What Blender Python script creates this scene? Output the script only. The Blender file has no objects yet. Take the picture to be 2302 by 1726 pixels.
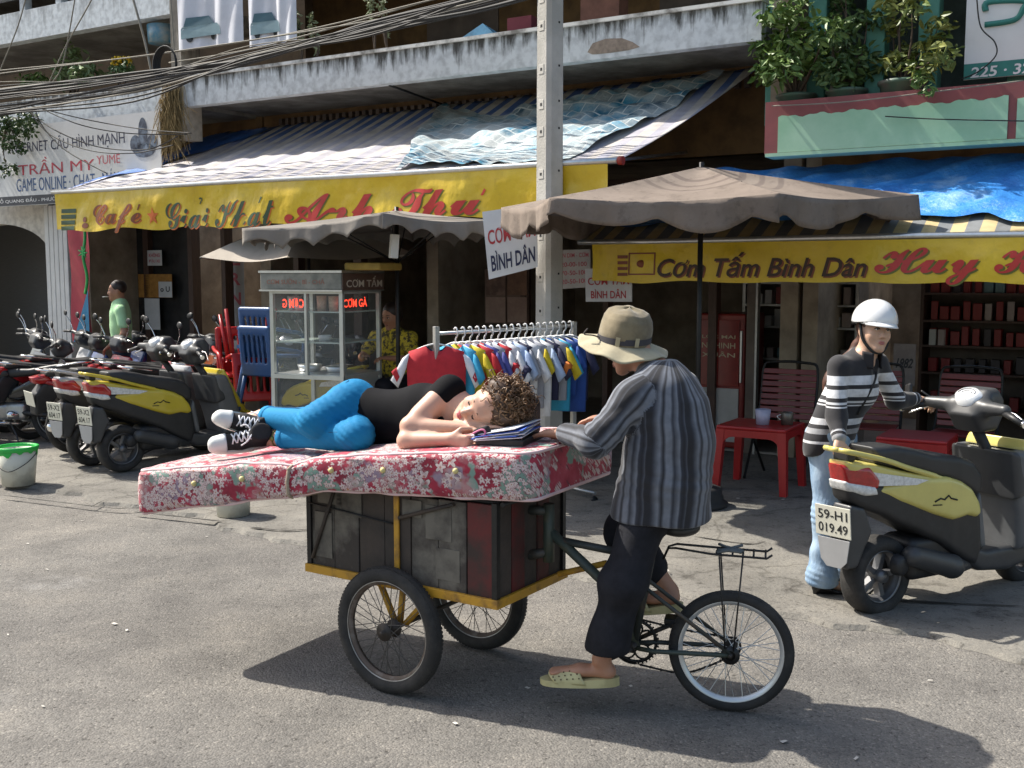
import bpy, bmesh, math, random
import numpy as np
from mathutils import Vector, Matrix
random.seed(7); rng = np.random.default_rng(7)
scene = bpy.context.scene
COL = scene.collection

# ---------------------------------------------------------------- camera, sky, sun, exposure
CAM_H = 1.72
FPX = 2400.0                       # focal length in pixels of the 2302 px wide photograph
PITCH = math.atan(243 / FPX)
cam_data = bpy.data.cameras.new('camera')
cam_data.sensor_width = 36.0
cam_data.lens = FPX / 2302 * 36.0
cam_data.clip_end = 500
cam_data.clip_start = 0.05
cam = bpy.data.objects.new('camera', cam_data)
cam.location = (0, 0, CAM_H)
cam.rotation_euler = (math.pi / 2 - PITCH, 0, 0)
COL.objects.link(cam)
scene.camera = cam

SUN_AZ = math.atan2(-0.90, 0.43)   # where the sun stands, clockwise from +Y
SUN_EL = math.radians(50)
world = bpy.data.worlds.new('World'); scene.world = world; world.use_nodes = True
wn = world.node_tree.nodes; wl = world.node_tree.links
sky = wn.new('ShaderNodeTexSky'); sky.sky_type = 'NISHITA'; sky.sun_disc = False
sky.sun_elevation = SUN_EL; sky.sun_rotation = SUN_AZ
sky.air_density = 1.3; sky.dust_density = 3.0
wl.new(sky.outputs[0], wn['Background'].inputs[0]); wn['Background'].inputs[1].default_value = 0.13
sd = bpy.data.lights.new('sun', 'SUN'); sd.energy = 5.0; sd.angle = math.radians(0.6); sd.color = (1.0, 0.95, 0.86)
sun = bpy.data.objects.new('sun', sd); COL.objects.link(sun)
sv = Vector((math.sin(SUN_AZ) * math.cos(SUN_EL), math.cos(SUN_AZ) * math.cos(SUN_EL), math.sin(SUN_EL)))
sun.rotation_euler = (-sv).to_track_quat('-Z', 'Y').to_euler(); sun.location = (-8, 6, 12)
scene.view_settings.view_transform = 'Standard'; scene.view_settings.look = 'None'
scene.view_settings.gamma = 1; scene.view_settings.use_curve_mapping = False
scene.view_settings.exposure = 0.65
scene.cycles.max_bounces = 8
# ---------------------------------------------------------------- helpers: measuring
def ray(x, y):
    a = (x - 1151) / FPX; b = -(y - 863) / FPX
    return (a, math.cos(PITCH) + b * math.sin(PITCH), -math.sin(PITCH) + b * math.cos(PITCH))
def ground(x, y, z=0.0):
    r = ray(x, y); t = (z - CAM_H) / r[2]; return Vector((r[0] * t, r[1] * t, z))
def at(x, y, Y):
    r = ray(x, y); t = Y / r[1]; return Vector((r[0] * t, Y, CAM_H + r[2] * t))
FA = math.radians(31); W0 = Vector((.39, 11.2, 0))
FE = Vector((math.cos(FA), -math.sin(FA), 0)); FN = Vector((-math.sin(FA), -math.cos(FA), 0))
def fac(s, out, z):                      # facade frame: along the wall, out from it, up
    return W0 + FE * s + FN * out + Vector((0, 0, z))
def fpx(x, y, out):                      # (s, z) on the facade-parallel plane standing `out` from the wall
    r = Vector(ray(x, y)); t = (out + W0.dot(FN)) / r.dot(FN)
    P = r * t; return ((P - W0).dot(FE), CAM_H + r.z * t)

# ---------------------------------------------------------------- helpers: materials
MATS = {}
def node_mat(name):
    m = bpy.data.materials.new(name); m.use_nodes = True
    nt = m.node_tree; return m, nt, nt.nodes['Principled BSDF'], nt.links
def c4(c): return (c[0], c[1], c[2], 1.0)
def M(name, col=(.5, .5, .5), rough=.6, metal=0.0, var=.12, scale=6.0, col2=None, lo=.42, hi=.62, bump=0.0, bscale=60.0,
      alpha=1.0, trans=0.0, spec=.5, coat=0.0, emit=0.0, stretch=None, sheen=0.0):
    if name in MATS: return MATS[name]
    m, nt, b, L = node_mat(name); N = nt.nodes
    tc = N.new('ShaderNodeTexCoord'); src = tc.outputs['Object']
    if stretch:
        mp = N.new('ShaderNodeMapping'); mp.inputs['Scale'].default_value = stretch; L.new(src, mp.inputs[0]); src = mp.outputs[0]
    no = N.new('ShaderNodeTexNoise'); no.inputs['Scale'].default_value = scale; no.inputs['Detail'].default_value = 7; no.inputs['Roughness'].default_value = .62
    L.new(src, no.inputs['Vector'])
    cr = N.new('ShaderNodeValToRGB'); L.new(no.outputs['Fac'], cr.inputs[0])
    if col2 is None:
        a = [min(1, c * (1 - var)) for c in col]; d = [min(1, c * (1 + var)) for c in col]
        cr.color_ramp.elements[0].position = .3; cr.color_ramp.elements[1].position = .7
    else:
        a, d = col, col2
        cr.color_ramp.elements[0].position = lo; cr.color_ramp.elements[1].position = hi
    cr.color_ramp.elements[0].color = c4(a); cr.color_ramp.elements[1].color = c4(d)
    L.new(cr.outputs[0], b.inputs['Base Color'])
    b.inputs['Roughness'].default_value = rough; b.inputs['Metallic'].default_value = metal
    b.inputs['Alpha'].default_value = alpha; b.inputs['Transmission Weight'].default_value = trans
    b.inputs['Specular IOR Level'].default_value = spec; b.inputs['Coat Weight'].default_value = coat
    b.inputs['Sheen Weight'].default_value = sheen
    if emit: L.new(cr.outputs[0], b.inputs['Emission Color']); b.inputs['Emission Strength'].default_value = emit
    if bump:
        n2 = N.new('ShaderNodeTexNoise'); n2.inputs['Scale'].default_value = bscale; n2.inputs['Detail'].default_value = 5
        L.new(src, n2.inputs['Vector'])
        bp = N.new('ShaderNodeBump'); bp.inputs['Strength'].default_value = bump; bp.inputs['Distance'].default_value = .01
        L.new(n2.outputs['Fac'], bp.inputs['Height']); L.new(bp.outputs[0], b.inputs['Normal'])
    MATS[name] = m; return m

# ---------------------------------------------------------------- helpers: node shorthand
def nodes_mat(name, rough=.7): 
    m, nt, b, L = node_mat(name); b.inputs['Roughness'].default_value = rough; tc = nt.nodes.new('ShaderNodeTexCoord'); return m, nt.nodes, b, L, tc
def n_noise(N, L, src, sc, det=6, rough=.6, stretch=None):
    if stretch: mp = N.new('ShaderNodeMapping'); mp.inputs['Scale'].default_value = stretch; L.new(src, mp.inputs[0]); src = mp.outputs[0]
    n = N.new('ShaderNodeTexNoise'); n.inputs['Scale'].default_value = sc; n.inputs['Detail'].default_value = det; n.inputs['Roughness'].default_value = rough; L.new(src, n.inputs['Vector']); return n.outputs['Fac']
def n_ramp(N, L, s_, stops, interp_='LINEAR'):
    r = N.new('ShaderNodeValToRGB'); r.color_ramp.interpolation = interp_; L.new(s_, r.inputs[0]); e = r.color_ramp.elements
    e[0].position, e[0].color = stops[0][0], c4(stops[0][1]); e[1].position, e[1].color = stops[-1][0], c4(stops[-1][1])
    for p, c in stops[1:-1]: q = e.new(p); q.color = c4(c)
    return r.outputs[0]
def n_mix(N, L, f, a, c, mode='MIX'):
    x = N.new('ShaderNodeMix'); x.data_type = 'RGBA'; x.blend_type = mode
    if isinstance(f, (int, float)): x.inputs[0].default_value = f
    else: L.new(f, x.inputs[0])
    for i, v in ((6, a), (7, c)):
        if isinstance(v, tuple): x.inputs[i].default_value = c4(v)
        else: L.new(v, x.inputs[i])
    return x.outputs[2]
def n_math(N, L, op, a, b_=0.0):
    x = N.new('ShaderNodeMath'); x.operation = op
    for i, v in ((0, a), (1, b_)):
        if isinstance(v, (int, float)): x.inputs[i].default_value = v
        else: L.new(v, x.inputs[i])
    return x.outputs[0]
def n_bump(N, L, b, h, s=.4, d=.01): bp = N.new('ShaderNodeBump'); bp.inputs['Strength'].default_value = s; bp.inputs['Distance'].default_value = d; L.new(h, bp.inputs['Height']); L.new(bp.outputs[0], b.inputs['Normal'])

# ---------------------------------------------------------------- helpers: meshes
class MB:
    """collects shapes; build() links them as one mesh object"""
    def __init__(s): s.v = []; s.f = []; s.smooth = []
    def add(s, vs, fs, smooth=False):
        o = len(s.v); s.v += [tuple(p) for p in vs]; s.f += [tuple(i + o for i in q) for q in fs]; s.smooth += [smooth] * len(fs); return s
    def hexa(s, c):                       # eight corners, bottom ring then top ring
        return s.add(c, [(3, 2, 1, 0), (4, 5, 6, 7), (0, 1, 5, 4), (1, 2, 6, 5), (2, 3, 7, 6), (3, 0, 4, 7)])
    def box(s, lo, hi, mtx=None, bev=0.0):
        if bev > 0:
            x0, y0, z0 = lo; x1, y1, z1 = hi; b = min(bev, (x1 - x0) * .45, (y1 - y0) * .45, (z1 - z0) * .45)
            bm = bmesh.new(); bmesh.ops.create_cube(bm, size=1)
            for v in bm.verts: v.co = Vector(((x0 + x1) / 2 + v.co.x * (x1 - x0), (y0 + y1) / 2 + v.co.y * (y1 - y0), (z0 + z1) / 2 + v.co.z * (z1 - z0)))
            bmesh.ops.bevel(bm, geom=bm.edges[:], offset=b, segments=2, profile=.5, affect='EDGES')
            vs = [v.co.copy() for v in bm.verts]; bm.verts.index_update(); fs = [[v.index for v in f.verts] for f in bm.faces]; bm.free()
            if mtx is not None: vs = [mtx @ v for v in vs]
            return s.add(vs, fs)
        c = [Vector((x, y, z)) for z in (lo[2], hi[2]) for x, y in ((lo[0], lo[1]), (hi[0], lo[1]), (hi[0], hi[1]), (lo[0], hi[1]))]
        if mtx is not None: c = [mtx @ p for p in c]
        return s.hexa(c)
    def tube(s, path, r, n=8, cap=True, closed=False, r2=None):
        P = [Vector(p) for p in path]; k = len(P); vs = []; up = None
        rs = r if isinstance(r, (list, tuple)) else [r + ((r2 - r) * i / max(1, k - 1) if r2 is not None else 0) for i in range(k)]
        for i, p in enumerate(P):
            if closed: t = P[(i + 1) % k] - P[i - 1]
            else: t = P[min(i + 1, k - 1)] - P[max(i - 1, 0)]
            t.normalize()
            if up is None: up = Vector((0, 0, 1)) if abs(t.z) < .9 else Vector((1, 0, 0))
            x = t.cross(up)
            if x.length < 1e-5: x = t.cross(Vector((1, .3, .2)))
            x.normalize(); y = x.cross(t); y.normalize(); up = y
            for j in range(n):
                a = 2 * math.pi * j / n; vs.append(p + (x * math.cos(a) + y * math.sin(a)) * rs[i])
        fs = []
        for i in range(k if closed else k - 1):
            i2 = (i + 1) % k
            for j in range(n):
                j2 = (j + 1) % n; fs.append((i * n + j, i * n + j2, i2 * n + j2, i2 * n + j))
        s.add(vs, fs, True)
        if cap and not closed:
            s.add(vs[:n], [tuple(range(n))]); s.add(vs[-n:], [tuple(reversed(range(n)))])
        return s
    def lathe(s, prof, n=24, mtx=None, a0=0, a1=2 * math.pi, smooth=True):
        full = abs(a1 - a0 - 2 * math.pi) < 1e-6; m = n if full else n + 1; vs = []
        for r, z in prof:
            for j in range(m):
                a = a0 + (a1 - a0) * j / n; p = Vector((r * math.cos(a), r * math.sin(a), z)); vs.append(mtx @ p if mtx is not None else p)
        fs = []
        for i in range(len(prof) - 1):
            for j in range(n):
                j2 = (j + 1) % m if full else j + 1
                fs.append((i * m + j, i * m + j2, (i + 1) * m + j2, (i + 1) * m + j))
        return s.add(vs, fs, smooth)
    def grid(s, fn, nu, nv, thick=0.0, smooth=True):
        vs = [Vector(fn(i / nu, j / nv)) for j in range(nv + 1) for i in range(nu + 1)]; w = nu + 1
        fs = [(j * w + i, j * w + i + 1, (j + 1) * w + i + 1, (j + 1) * w + i) for j in range(nv) for i in range(nu)]
        return s.add(vs, fs, smooth)
    def prism(s, poly, y0, y1, mtx=None):  # polygon in xz, extruded along y
        k = len(poly); vs = [Vector((p[0], y0, p[1])) for p in poly] + [Vector((p[0], y1, p[1])) for p in poly]
        if mtx is not None: vs = [mtx @ v for v in vs]
        return s.add(vs, [tuple(range(k)), tuple(reversed(range(k, 2 * k)))] + [(i, k + i, k + (i + 1) % k, (i + 1) % k) for i in range(k)])
    def ball(s, c, r, n=10, mtx=None):
        c = Vector(c); rx, ry, rz = (r, r, r) if not isinstance(r, (tuple, list)) else r
        prof = [(max(1e-4, math.sin(math.pi * i / n)), -math.cos(math.pi * i / n)) for i in range(n + 1)]
        T = Matrix.Translation(c) @ Matrix.Diagonal((rx, ry, rz, 1)); 
        return s.lathe(prof, n + 4, (mtx @ T) if mtx is not None else T)
    def build(s, name, mat, parent=None, world=False):
        me = bpy.data.meshes.new(name); vs = s.v
        if world and parent is not None:
            inv = parent_matrix(parent).inverted(); vs = [inv @ Vector(p) for p in vs]
        me.from_pydata([tuple(p) for p in vs], [], s.f)
        me.polygons.foreach_set('use_smooth', s.smooth); me.materials.append(mat)
        bm = bmesh.new(); bm.from_mesh(me); bmesh.ops.remove_doubles(bm, verts=bm.verts, dist=1e-6); bmesh.ops.recalc_face_normals(bm, faces=bm.faces); bm.to_mesh(me); bm.free()
        return link(name, me, parent)
def parent_matrix(o):
    m = Matrix.Translation(o.location) @ o.rotation_euler.to_matrix().to_4x4() @ Matrix.Diagonal((*o.scale, 1))
    return parent_matrix(o.parent) @ m if o.parent else m
def link(name, me, parent=None):
    o = bpy.data.objects.new(name, me); COL.objects.link(o)
    if parent is not None: o.parent = parent
    return o
def tag(o, label, cat, group=None):
    o['label'] = label; o['category'] = cat
    if group: o['group'] = group
    return o
def thing(name, label, cat, loc=(0, 0, 0), rz=0.0, group=None):
    o = bpy.data.objects.new(name, None); COL.objects.link(o); o.location = loc; o.rotation_euler = (0, 0, rz)
    o.empty_display_size = .1
    return tag(o, label, cat, group)
def struct(o): o['kind'] = 'structure'; return o
def copy_tree(o, parent=None):
    c = o.copy(); COL.objects.link(c)
    if parent is not None: c.parent = parent
    for ch in list(o.children): copy_tree(ch, c)
    return c
def rotm(z=0, y=0, x=0): return Matrix.Rotation(z, 4, 'Z') @ Matrix.Rotation(y, 4, 'Y') @ Matrix.Rotation(x, 4, 'X')
def frame(o, ex, ey, ez):
    m = Matrix((ex, ey, ez)).transposed().to_4x4(); m.translation = o; return m
def bez(pts, n=12):
    """smooth curve through points"""
    P = [Vector(p) for p in pts]; out = []
    for i in range(len(P) - 1):
        p0 = P[max(0, i - 1)]; p1 = P[i]; p2 = P[i + 1]; p3 = P[min(len(P) - 1, i + 2)]
        for j in range(n):
            t = j / n; out.append(.5 * ((2 * p1) + (p2 - p0) * t + (2 * p0 - 5 * p1 + 4 * p2 - p3) * t * t + (3 * p1 - p0 - 3 * p2 + p3) * t ** 3))
    out.append(P[-1]); return out

# ---------------------------------------------------------------- helpers: lettering
def text2d(body, shear=0.0, bold=0.0):
    cu = bpy.data.curves.new('lettering', 'FONT'); cu.body = body; cu.shear = shear; cu.offset = bold; cu.resolution_u = 3; cu.size = 1
    o = bpy.data.objects.new('lettering', cu); COL.objects.link(o)
    dg = bpy.context.evaluated_depsgraph_get(); dg.update()
    me = o.evaluated_get(dg).to_mesh(); vs = [tuple(v.co) for v in me.vertices]; fs = [tuple(p.vertices) for p in me.polygons]
    o.evaluated_get(dg).to_mesh_clear(); bpy.data.objects.remove(o); bpy.data.curves.remove(cu)
    return vs, fs
def lettering(body, fn, box, mat, parent, shear=0.0, bold=0.0, cuts=0, name='lettering', keep=False, flip=False):
    """lay text into box (u0,v0,u1,v1) of the surface fn(u,v) -> point; fn already stands proud of the surface"""
    vs, fs = text2d(body, shear, bold)
    if not vs: return None
    bm = bmesh.new(); bv = [bm.verts.new(v) for v in vs]
    for f in fs:
        try: bm.faces.new([bv[i] for i in f])
        except ValueError: pass
    xs = [v[0] for v in vs]; ys = [v[1] for v in vs]; x0, x1, y0, y1 = min(xs), max(xs), min(ys), max(ys)
    for i in range(1, cuts):
        bmesh.ops.bisect_plane(bm, geom=bm.verts[:] + bm.edges[:] + bm.faces[:], plane_co=(x0 + (x1 - x0) * i / cuts, 0, 0), plane_no=(1, 0, 0))
    u0, v0, u1, v1 = box
    for v in bm.verts:
        a = (v.co.x - x0) / (x1 - x0); c = (v.co.y - y0) / (y1 - y0)
        if flip: a = 1 - a
        v.co = Vector(fn(u0 + (u1 - u0) * a, v0 + (v1 - v0) * c))
    me = bpy.data.meshes.new(name); bm.to_mesh(me); bm.free(); me.materials.append(mat)
    if parent is not None:
        me.transform(parent_matrix(parent).inverted())
    return link(name, me, parent)

# ---------------------------------------------------------------- helpers: implicit surfaces (one continuous skin)
def surfnet(F, org, vox):
    S = F < 0; nx, ny, nz = F.shape
    def cn(A, i, j, k): return A[i:nx - 1 + i, j:ny - 1 + j, k:nz - 1 + k]
    cor = [(i, j, k) for i in (0, 1) for j in (0, 1) for k in (0, 1)]
    cnt = np.zeros((nx - 1, ny - 1, nz - 1), np.int8)
    for c in cor: cnt += cn(S, *c)
    act = (cnt > 0) & (cnt < 8); I = np.argwhere(act); idx = -np.ones(act.shape, np.int64); idx[act] = np.arange(len(I))
    V = np.stack([F[I[:, 0] + c[0], I[:, 1] + c[1], I[:, 2] + c[2]] for c in cor], 1)
    acc = np.zeros((len(I), 3)); num = np.zeros(len(I))
    for a in range(8):
        for b in range(a + 1, 8):
            d = np.array(cor[b]) - np.array(cor[a])
            if np.abs(d).sum() != 1: continue
            va, vb = V[:, a], V[:, b]; m = (va < 0) != (vb < 0)
            t = np.where(m, va / np.where(m, va - vb, 1), 0)
            acc += np.where(m[:, None], np.array(cor[a])[None] + t[:, None] * d[None], 0); num += m
    P = (I + acc / num[:, None]) * vox + org
    quads = []
    for ax in range(3):
        sl0 = [slice(None)] * 3; sl1 = [slice(None)] * 3; sl0[ax] = slice(0, -1); sl1[ax] = slice(1, None)
        A, B = S[tuple(sl0)], S[tuple(sl1)]; E = np.argwhere(A != B)
        o1, o2 = [(1, 2), (2, 0), (0, 1)][ax]
        ok = (E[:, o1] > 0) & (E[:, o2] > 0) & (E[:, o1] < F.shape[o1] - 1) & (E[:, o2] < F.shape[o2] - 1); E = E[ok]
        ins = A[E[:, 0], E[:, 1], E[:, 2]]
        def cell(a, b):
            Q = E.copy(); Q[:, o1] -= a; Q[:, o2] -= b; return idx[Q[:, 0], Q[:, 1], Q[:, 2]]
        q = np.stack([cell(1, 1), cell(0, 1), cell(0, 0), cell(1, 0)], 1); q[~ins] = q[~ins][:, ::-1]; quads.append(q)
    return P, np.concatenate(quads)
class SD:
    def __init__(s, lo, hi, vox):
        s.lo = np.array(lo, float); s.vox = vox; s.n = np.ceil((np.array(hi) - s.lo) / vox).astype(int) + 1
        s.F = np.full(s.n, 9.0, np.float32)
    def region(s, lo, hi):
        a = np.clip(np.floor((np.array(lo) - s.lo) / s.vox).astype(int), 0, s.n); b = np.clip(np.ceil((np.array(hi) - s.lo) / s.vox).astype(int) + 1, 0, s.n)
        sl = tuple(slice(a[i], b[i]) for i in range(3))
        g = np.meshgrid(*[(s.lo[i] + np.arange(a[i], b[i]) * s.vox).astype(np.float32) for i in range(3)], indexing='ij')
        return sl, g
    def comb(s, sl, d, k, op='u'):
        f = s.F[sl]
        if op == 's': a, b = -f, d; m = s.smin(a, b, k); s.F[sl] = -m
        else: s.F[sl] = s.smin(f, d, k)
    @staticmethod
    def smin(a, b, k):
        if k <= 0: return np.minimum(a, b)
        h = np.maximum(k - np.abs(a - b), 0) / k; return np.minimum(a, b) - h * h * k * .25
    def cone(s, a, b, r1, r2=None, k=.03, flat=None, op='u'):
        """tapered capsule; flat=(axis, factor) squashes its section along axis"""
        if r2 is None: r2 = r1
        a = np.array(a, float); b = np.array(b, float); r = max(r1, r2) * (max(1, flat[1]) if flat else 1) + k + 3 * s.vox
        sl, g = s.region(np.minimum(a, b) - r, np.maximum(a, b) + r)
        if g[0].size == 0: return s
        p = [g[i] - a[i] for i in range(3)]; d = b - a; L = max((d * d).sum(), 1e-9)
        t = np.clip((p[0] * d[0] + p[1] * d[1] + p[2] * d[2]) / L, 0, 1)
        e = [p[i] - t * d[i] for i in range(3)]
        if flat:
            w = np.array(flat[0], float); w /= np.linalg.norm(w); c = (e[0] * w[0] + e[1] * w[1] + e[2] * w[2]) * (1 / flat[1] - 1)
            e = [e[i] + c * w[i] for i in range(3)]
        D = np.sqrt(e[0] ** 2 + e[1] ** 2 + e[2] ** 2) - (r1 + (r2 - r1) * t)
        s.comb(sl, D, k, op); return s
    def chain(s, pts, rs, k=.03, flat=None):
        for i in range(len(pts) - 1): s.cone(pts[i], pts[i + 1], rs[i], rs[i + 1], k, flat)
        return s
    def ell(s, c, r, k=.03, rot=None, op='u'):
        c = np.array(c, float); r = np.array(r, float); m = r.max() + k + 3 * s.vox
        sl, g = s.region(c - m, c + m)
        if g[0].size == 0: return s
        p = [g[i] - c[i] for i in range(3)]
        if rot is not None:
            R = np.array(rot, float)[:3, :3]; p = [R[0, i] * p[0] + R[1, i] * p[1] + R[2, i] * p[2] for i in range(3)]
        k0 = np.sqrt(sum((p[i] / r[i]) ** 2 for i in range(3))); k1 = np.sqrt(sum((p[i] / r[i] ** 2) ** 2 for i in range(3)))
        s.comb(sl, k0 * (k0 - 1) / np.maximum(k1, 1e-6), k, op); return s
    def rbox(s, c, half, rad=.01, k=0.0, rot=None, op='u'):
        c = np.array(c, float); hf = np.array(half, float) - rad; m = np.linalg.norm(half) + k + 3 * s.vox
        sl, g = s.region(c - m, c + m)
        if g[0].size == 0: return s
        p = [g[i] - c[i] for i in range(3)]
        if rot is not None:
            R = np.array(rot, float)[:3, :3]; p = [R[0, i] * p[0] + R[1, i] * p[1] + R[2, i] * p[2] for i in range(3)]
        q = [np.abs(p[i]) - hf[i] for i in range(3)]
        D = np.sqrt(sum(np.maximum(x, 0) ** 2 for x in q)) + np.minimum(np.maximum(np.maximum(q[0], q[1]), q[2]), 0) - rad
        s.comb(sl, D, k, op); return s
    def profile(s, poly, wfn, rad=.02, k=0.0, op='u', y0=0.0):
        """side outline in xz, half width wfn(x,z) along y, edges rounded"""
        pl = np.array(poly, float); lo = pl.min(0); hi = pl.max(0); m = 3 * s.vox + k + rad
        sl, g = s.region((lo[0] - m, -9, lo[1] - m), (hi[0] + m, 9, hi[1] + m))
        X = g[0][:, 0, :]; Z = g[2][:, 0, :]; D2 = np.full(X.shape, 9e9); ins = np.zeros(X.shape, bool)
        for i in range(len(pl)):
            a = pl[i]; b = pl[(i + 1) % len(pl)]; e = b - a
            t = np.clip(((X - a[0]) * e[0] + (Z - a[1]) * e[1]) / max((e * e).sum(), 1e-12), 0, 1)
            D2 = np.minimum(D2, (X - a[0] - t * e[0]) ** 2 + (Z - a[1] - t * e[1]) ** 2)
            c = ((a[1] > Z) != (b[1] > Z)) & (X < (b[0] - a[0]) * (Z - a[1]) / ((b[1] - a[1]) if b[1] != a[1] else 1e-9) + a[0]); ins ^= c
        d2 = np.where(ins, -np.sqrt(D2), np.sqrt(D2))
        W = wfn(X, Z) if callable(wfn) else np.full(X.shape, wfn)
        qa = (d2 + rad)[:, None, :]; qb = np.abs(g[1] - y0) - W[:, None, :] + rad
        D = np.sqrt(np.maximum(qa, 0) ** 2 + np.maximum(qb, 0) ** 2) + np.minimum(np.maximum(qa, qb), 0) - rad
        s.comb(sl, D.astype(np.float32), k, op); return s
    def cut(s, p, nrm, k=.004):
        """keep the side nrm points away from"""
        n = np.array(nrm, float); n /= np.linalg.norm(n); sl, g = s.region(s.lo, s.lo + s.n * s.vox)
        D = (g[0] - p[0]) * n[0] + (g[1] - p[1]) * n[1] + (g[2] - p[2]) * n[2]
        s.F = -s.smin(-s.F, -D.astype(np.float32), k); return s
    def warp(s, fn):
        sl, g = s.region(s.lo, s.lo + s.n * s.vox); s.F = s.F + fn(*g).astype(np.float32); return s
    def mesh(s, name, mat, parent=None, attr=None, smooth=2, world=True, mats=None, matfn=None):
        s.F[0], s.F[-1] = 9, 9; s.F[:, 0], s.F[:, -1] = 9, 9; s.F[:, :, 0], s.F[:, :, -1] = 9, 9
        P, Q = surfnet(s.F, s.lo, s.vox)
        for _ in range(smooth):
            A = np.zeros_like(P); C = np.zeros(len(P))
            for a, b in ((0, 1), (1, 2), (2, 3), (3, 0)):
                np.add.at(A, Q[:, a], P[Q[:, b]]); np.add.at(C, Q[:, a], 1); np.add.at(A, Q[:, b], P[Q[:, a]]); np.add.at(C, Q[:, b], 1)
            P = P * .5 + A / C[:, None] * .5
        o = mesh_np(name, P, Q, mat, parent, world)
        if attr:
            for nm, fn in attr.items():
                at_ = o.data.attributes.new(nm, 'FLOAT', 'POINT'); at_.data.foreach_set('value', np.asarray(fn(P[:, 0], P[:, 1], P[:, 2]), np.float32))
        if mats:
            for mm in mats: o.data.materials.append(mm)
            cen = P[Q].mean(1); o.data.polygons.foreach_set('material_index', matfn(cen).astype(np.int32))
        return o
def mesh_np(name, P, Q, mat, parent=None, world=True):
    me = bpy.data.meshes.new(name); V = P
    if world and parent is not None:
        inv = np.array(parent_matrix(parent).inverted()); V = P @ inv[:3, :3].T + inv[:3, 3]
    me.vertices.add(len(V)); me.vertices.foreach_set('co', V.astype(np.float32).ravel())
    me.loops.add(Q.size); me.loops.foreach_set('vertex_index', Q.astype(np.int32).ravel())
    me.polygons.add(len(Q)); me.polygons.foreach_set('loop_start', np.arange(0, Q.size, 4, dtype=np.int32))
    me.update(calc_edges=True); me.validate()
    me.polygons.foreach_set('use_smooth', np.ones(len(me.polygons), bool)); me.materials.append(mat)
    return link(name, me, parent)
# ---------------------------------------------------------------- ground
FM = frame(W0, FE, -FN, Vector((0, 0, 1)))
def fbox(mb, s0, s1, o0, o1, z0, z1, bev=0.0): return mb.box((s0, -o1, z0), (s1, -o0, z1), FM, bev)

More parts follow.
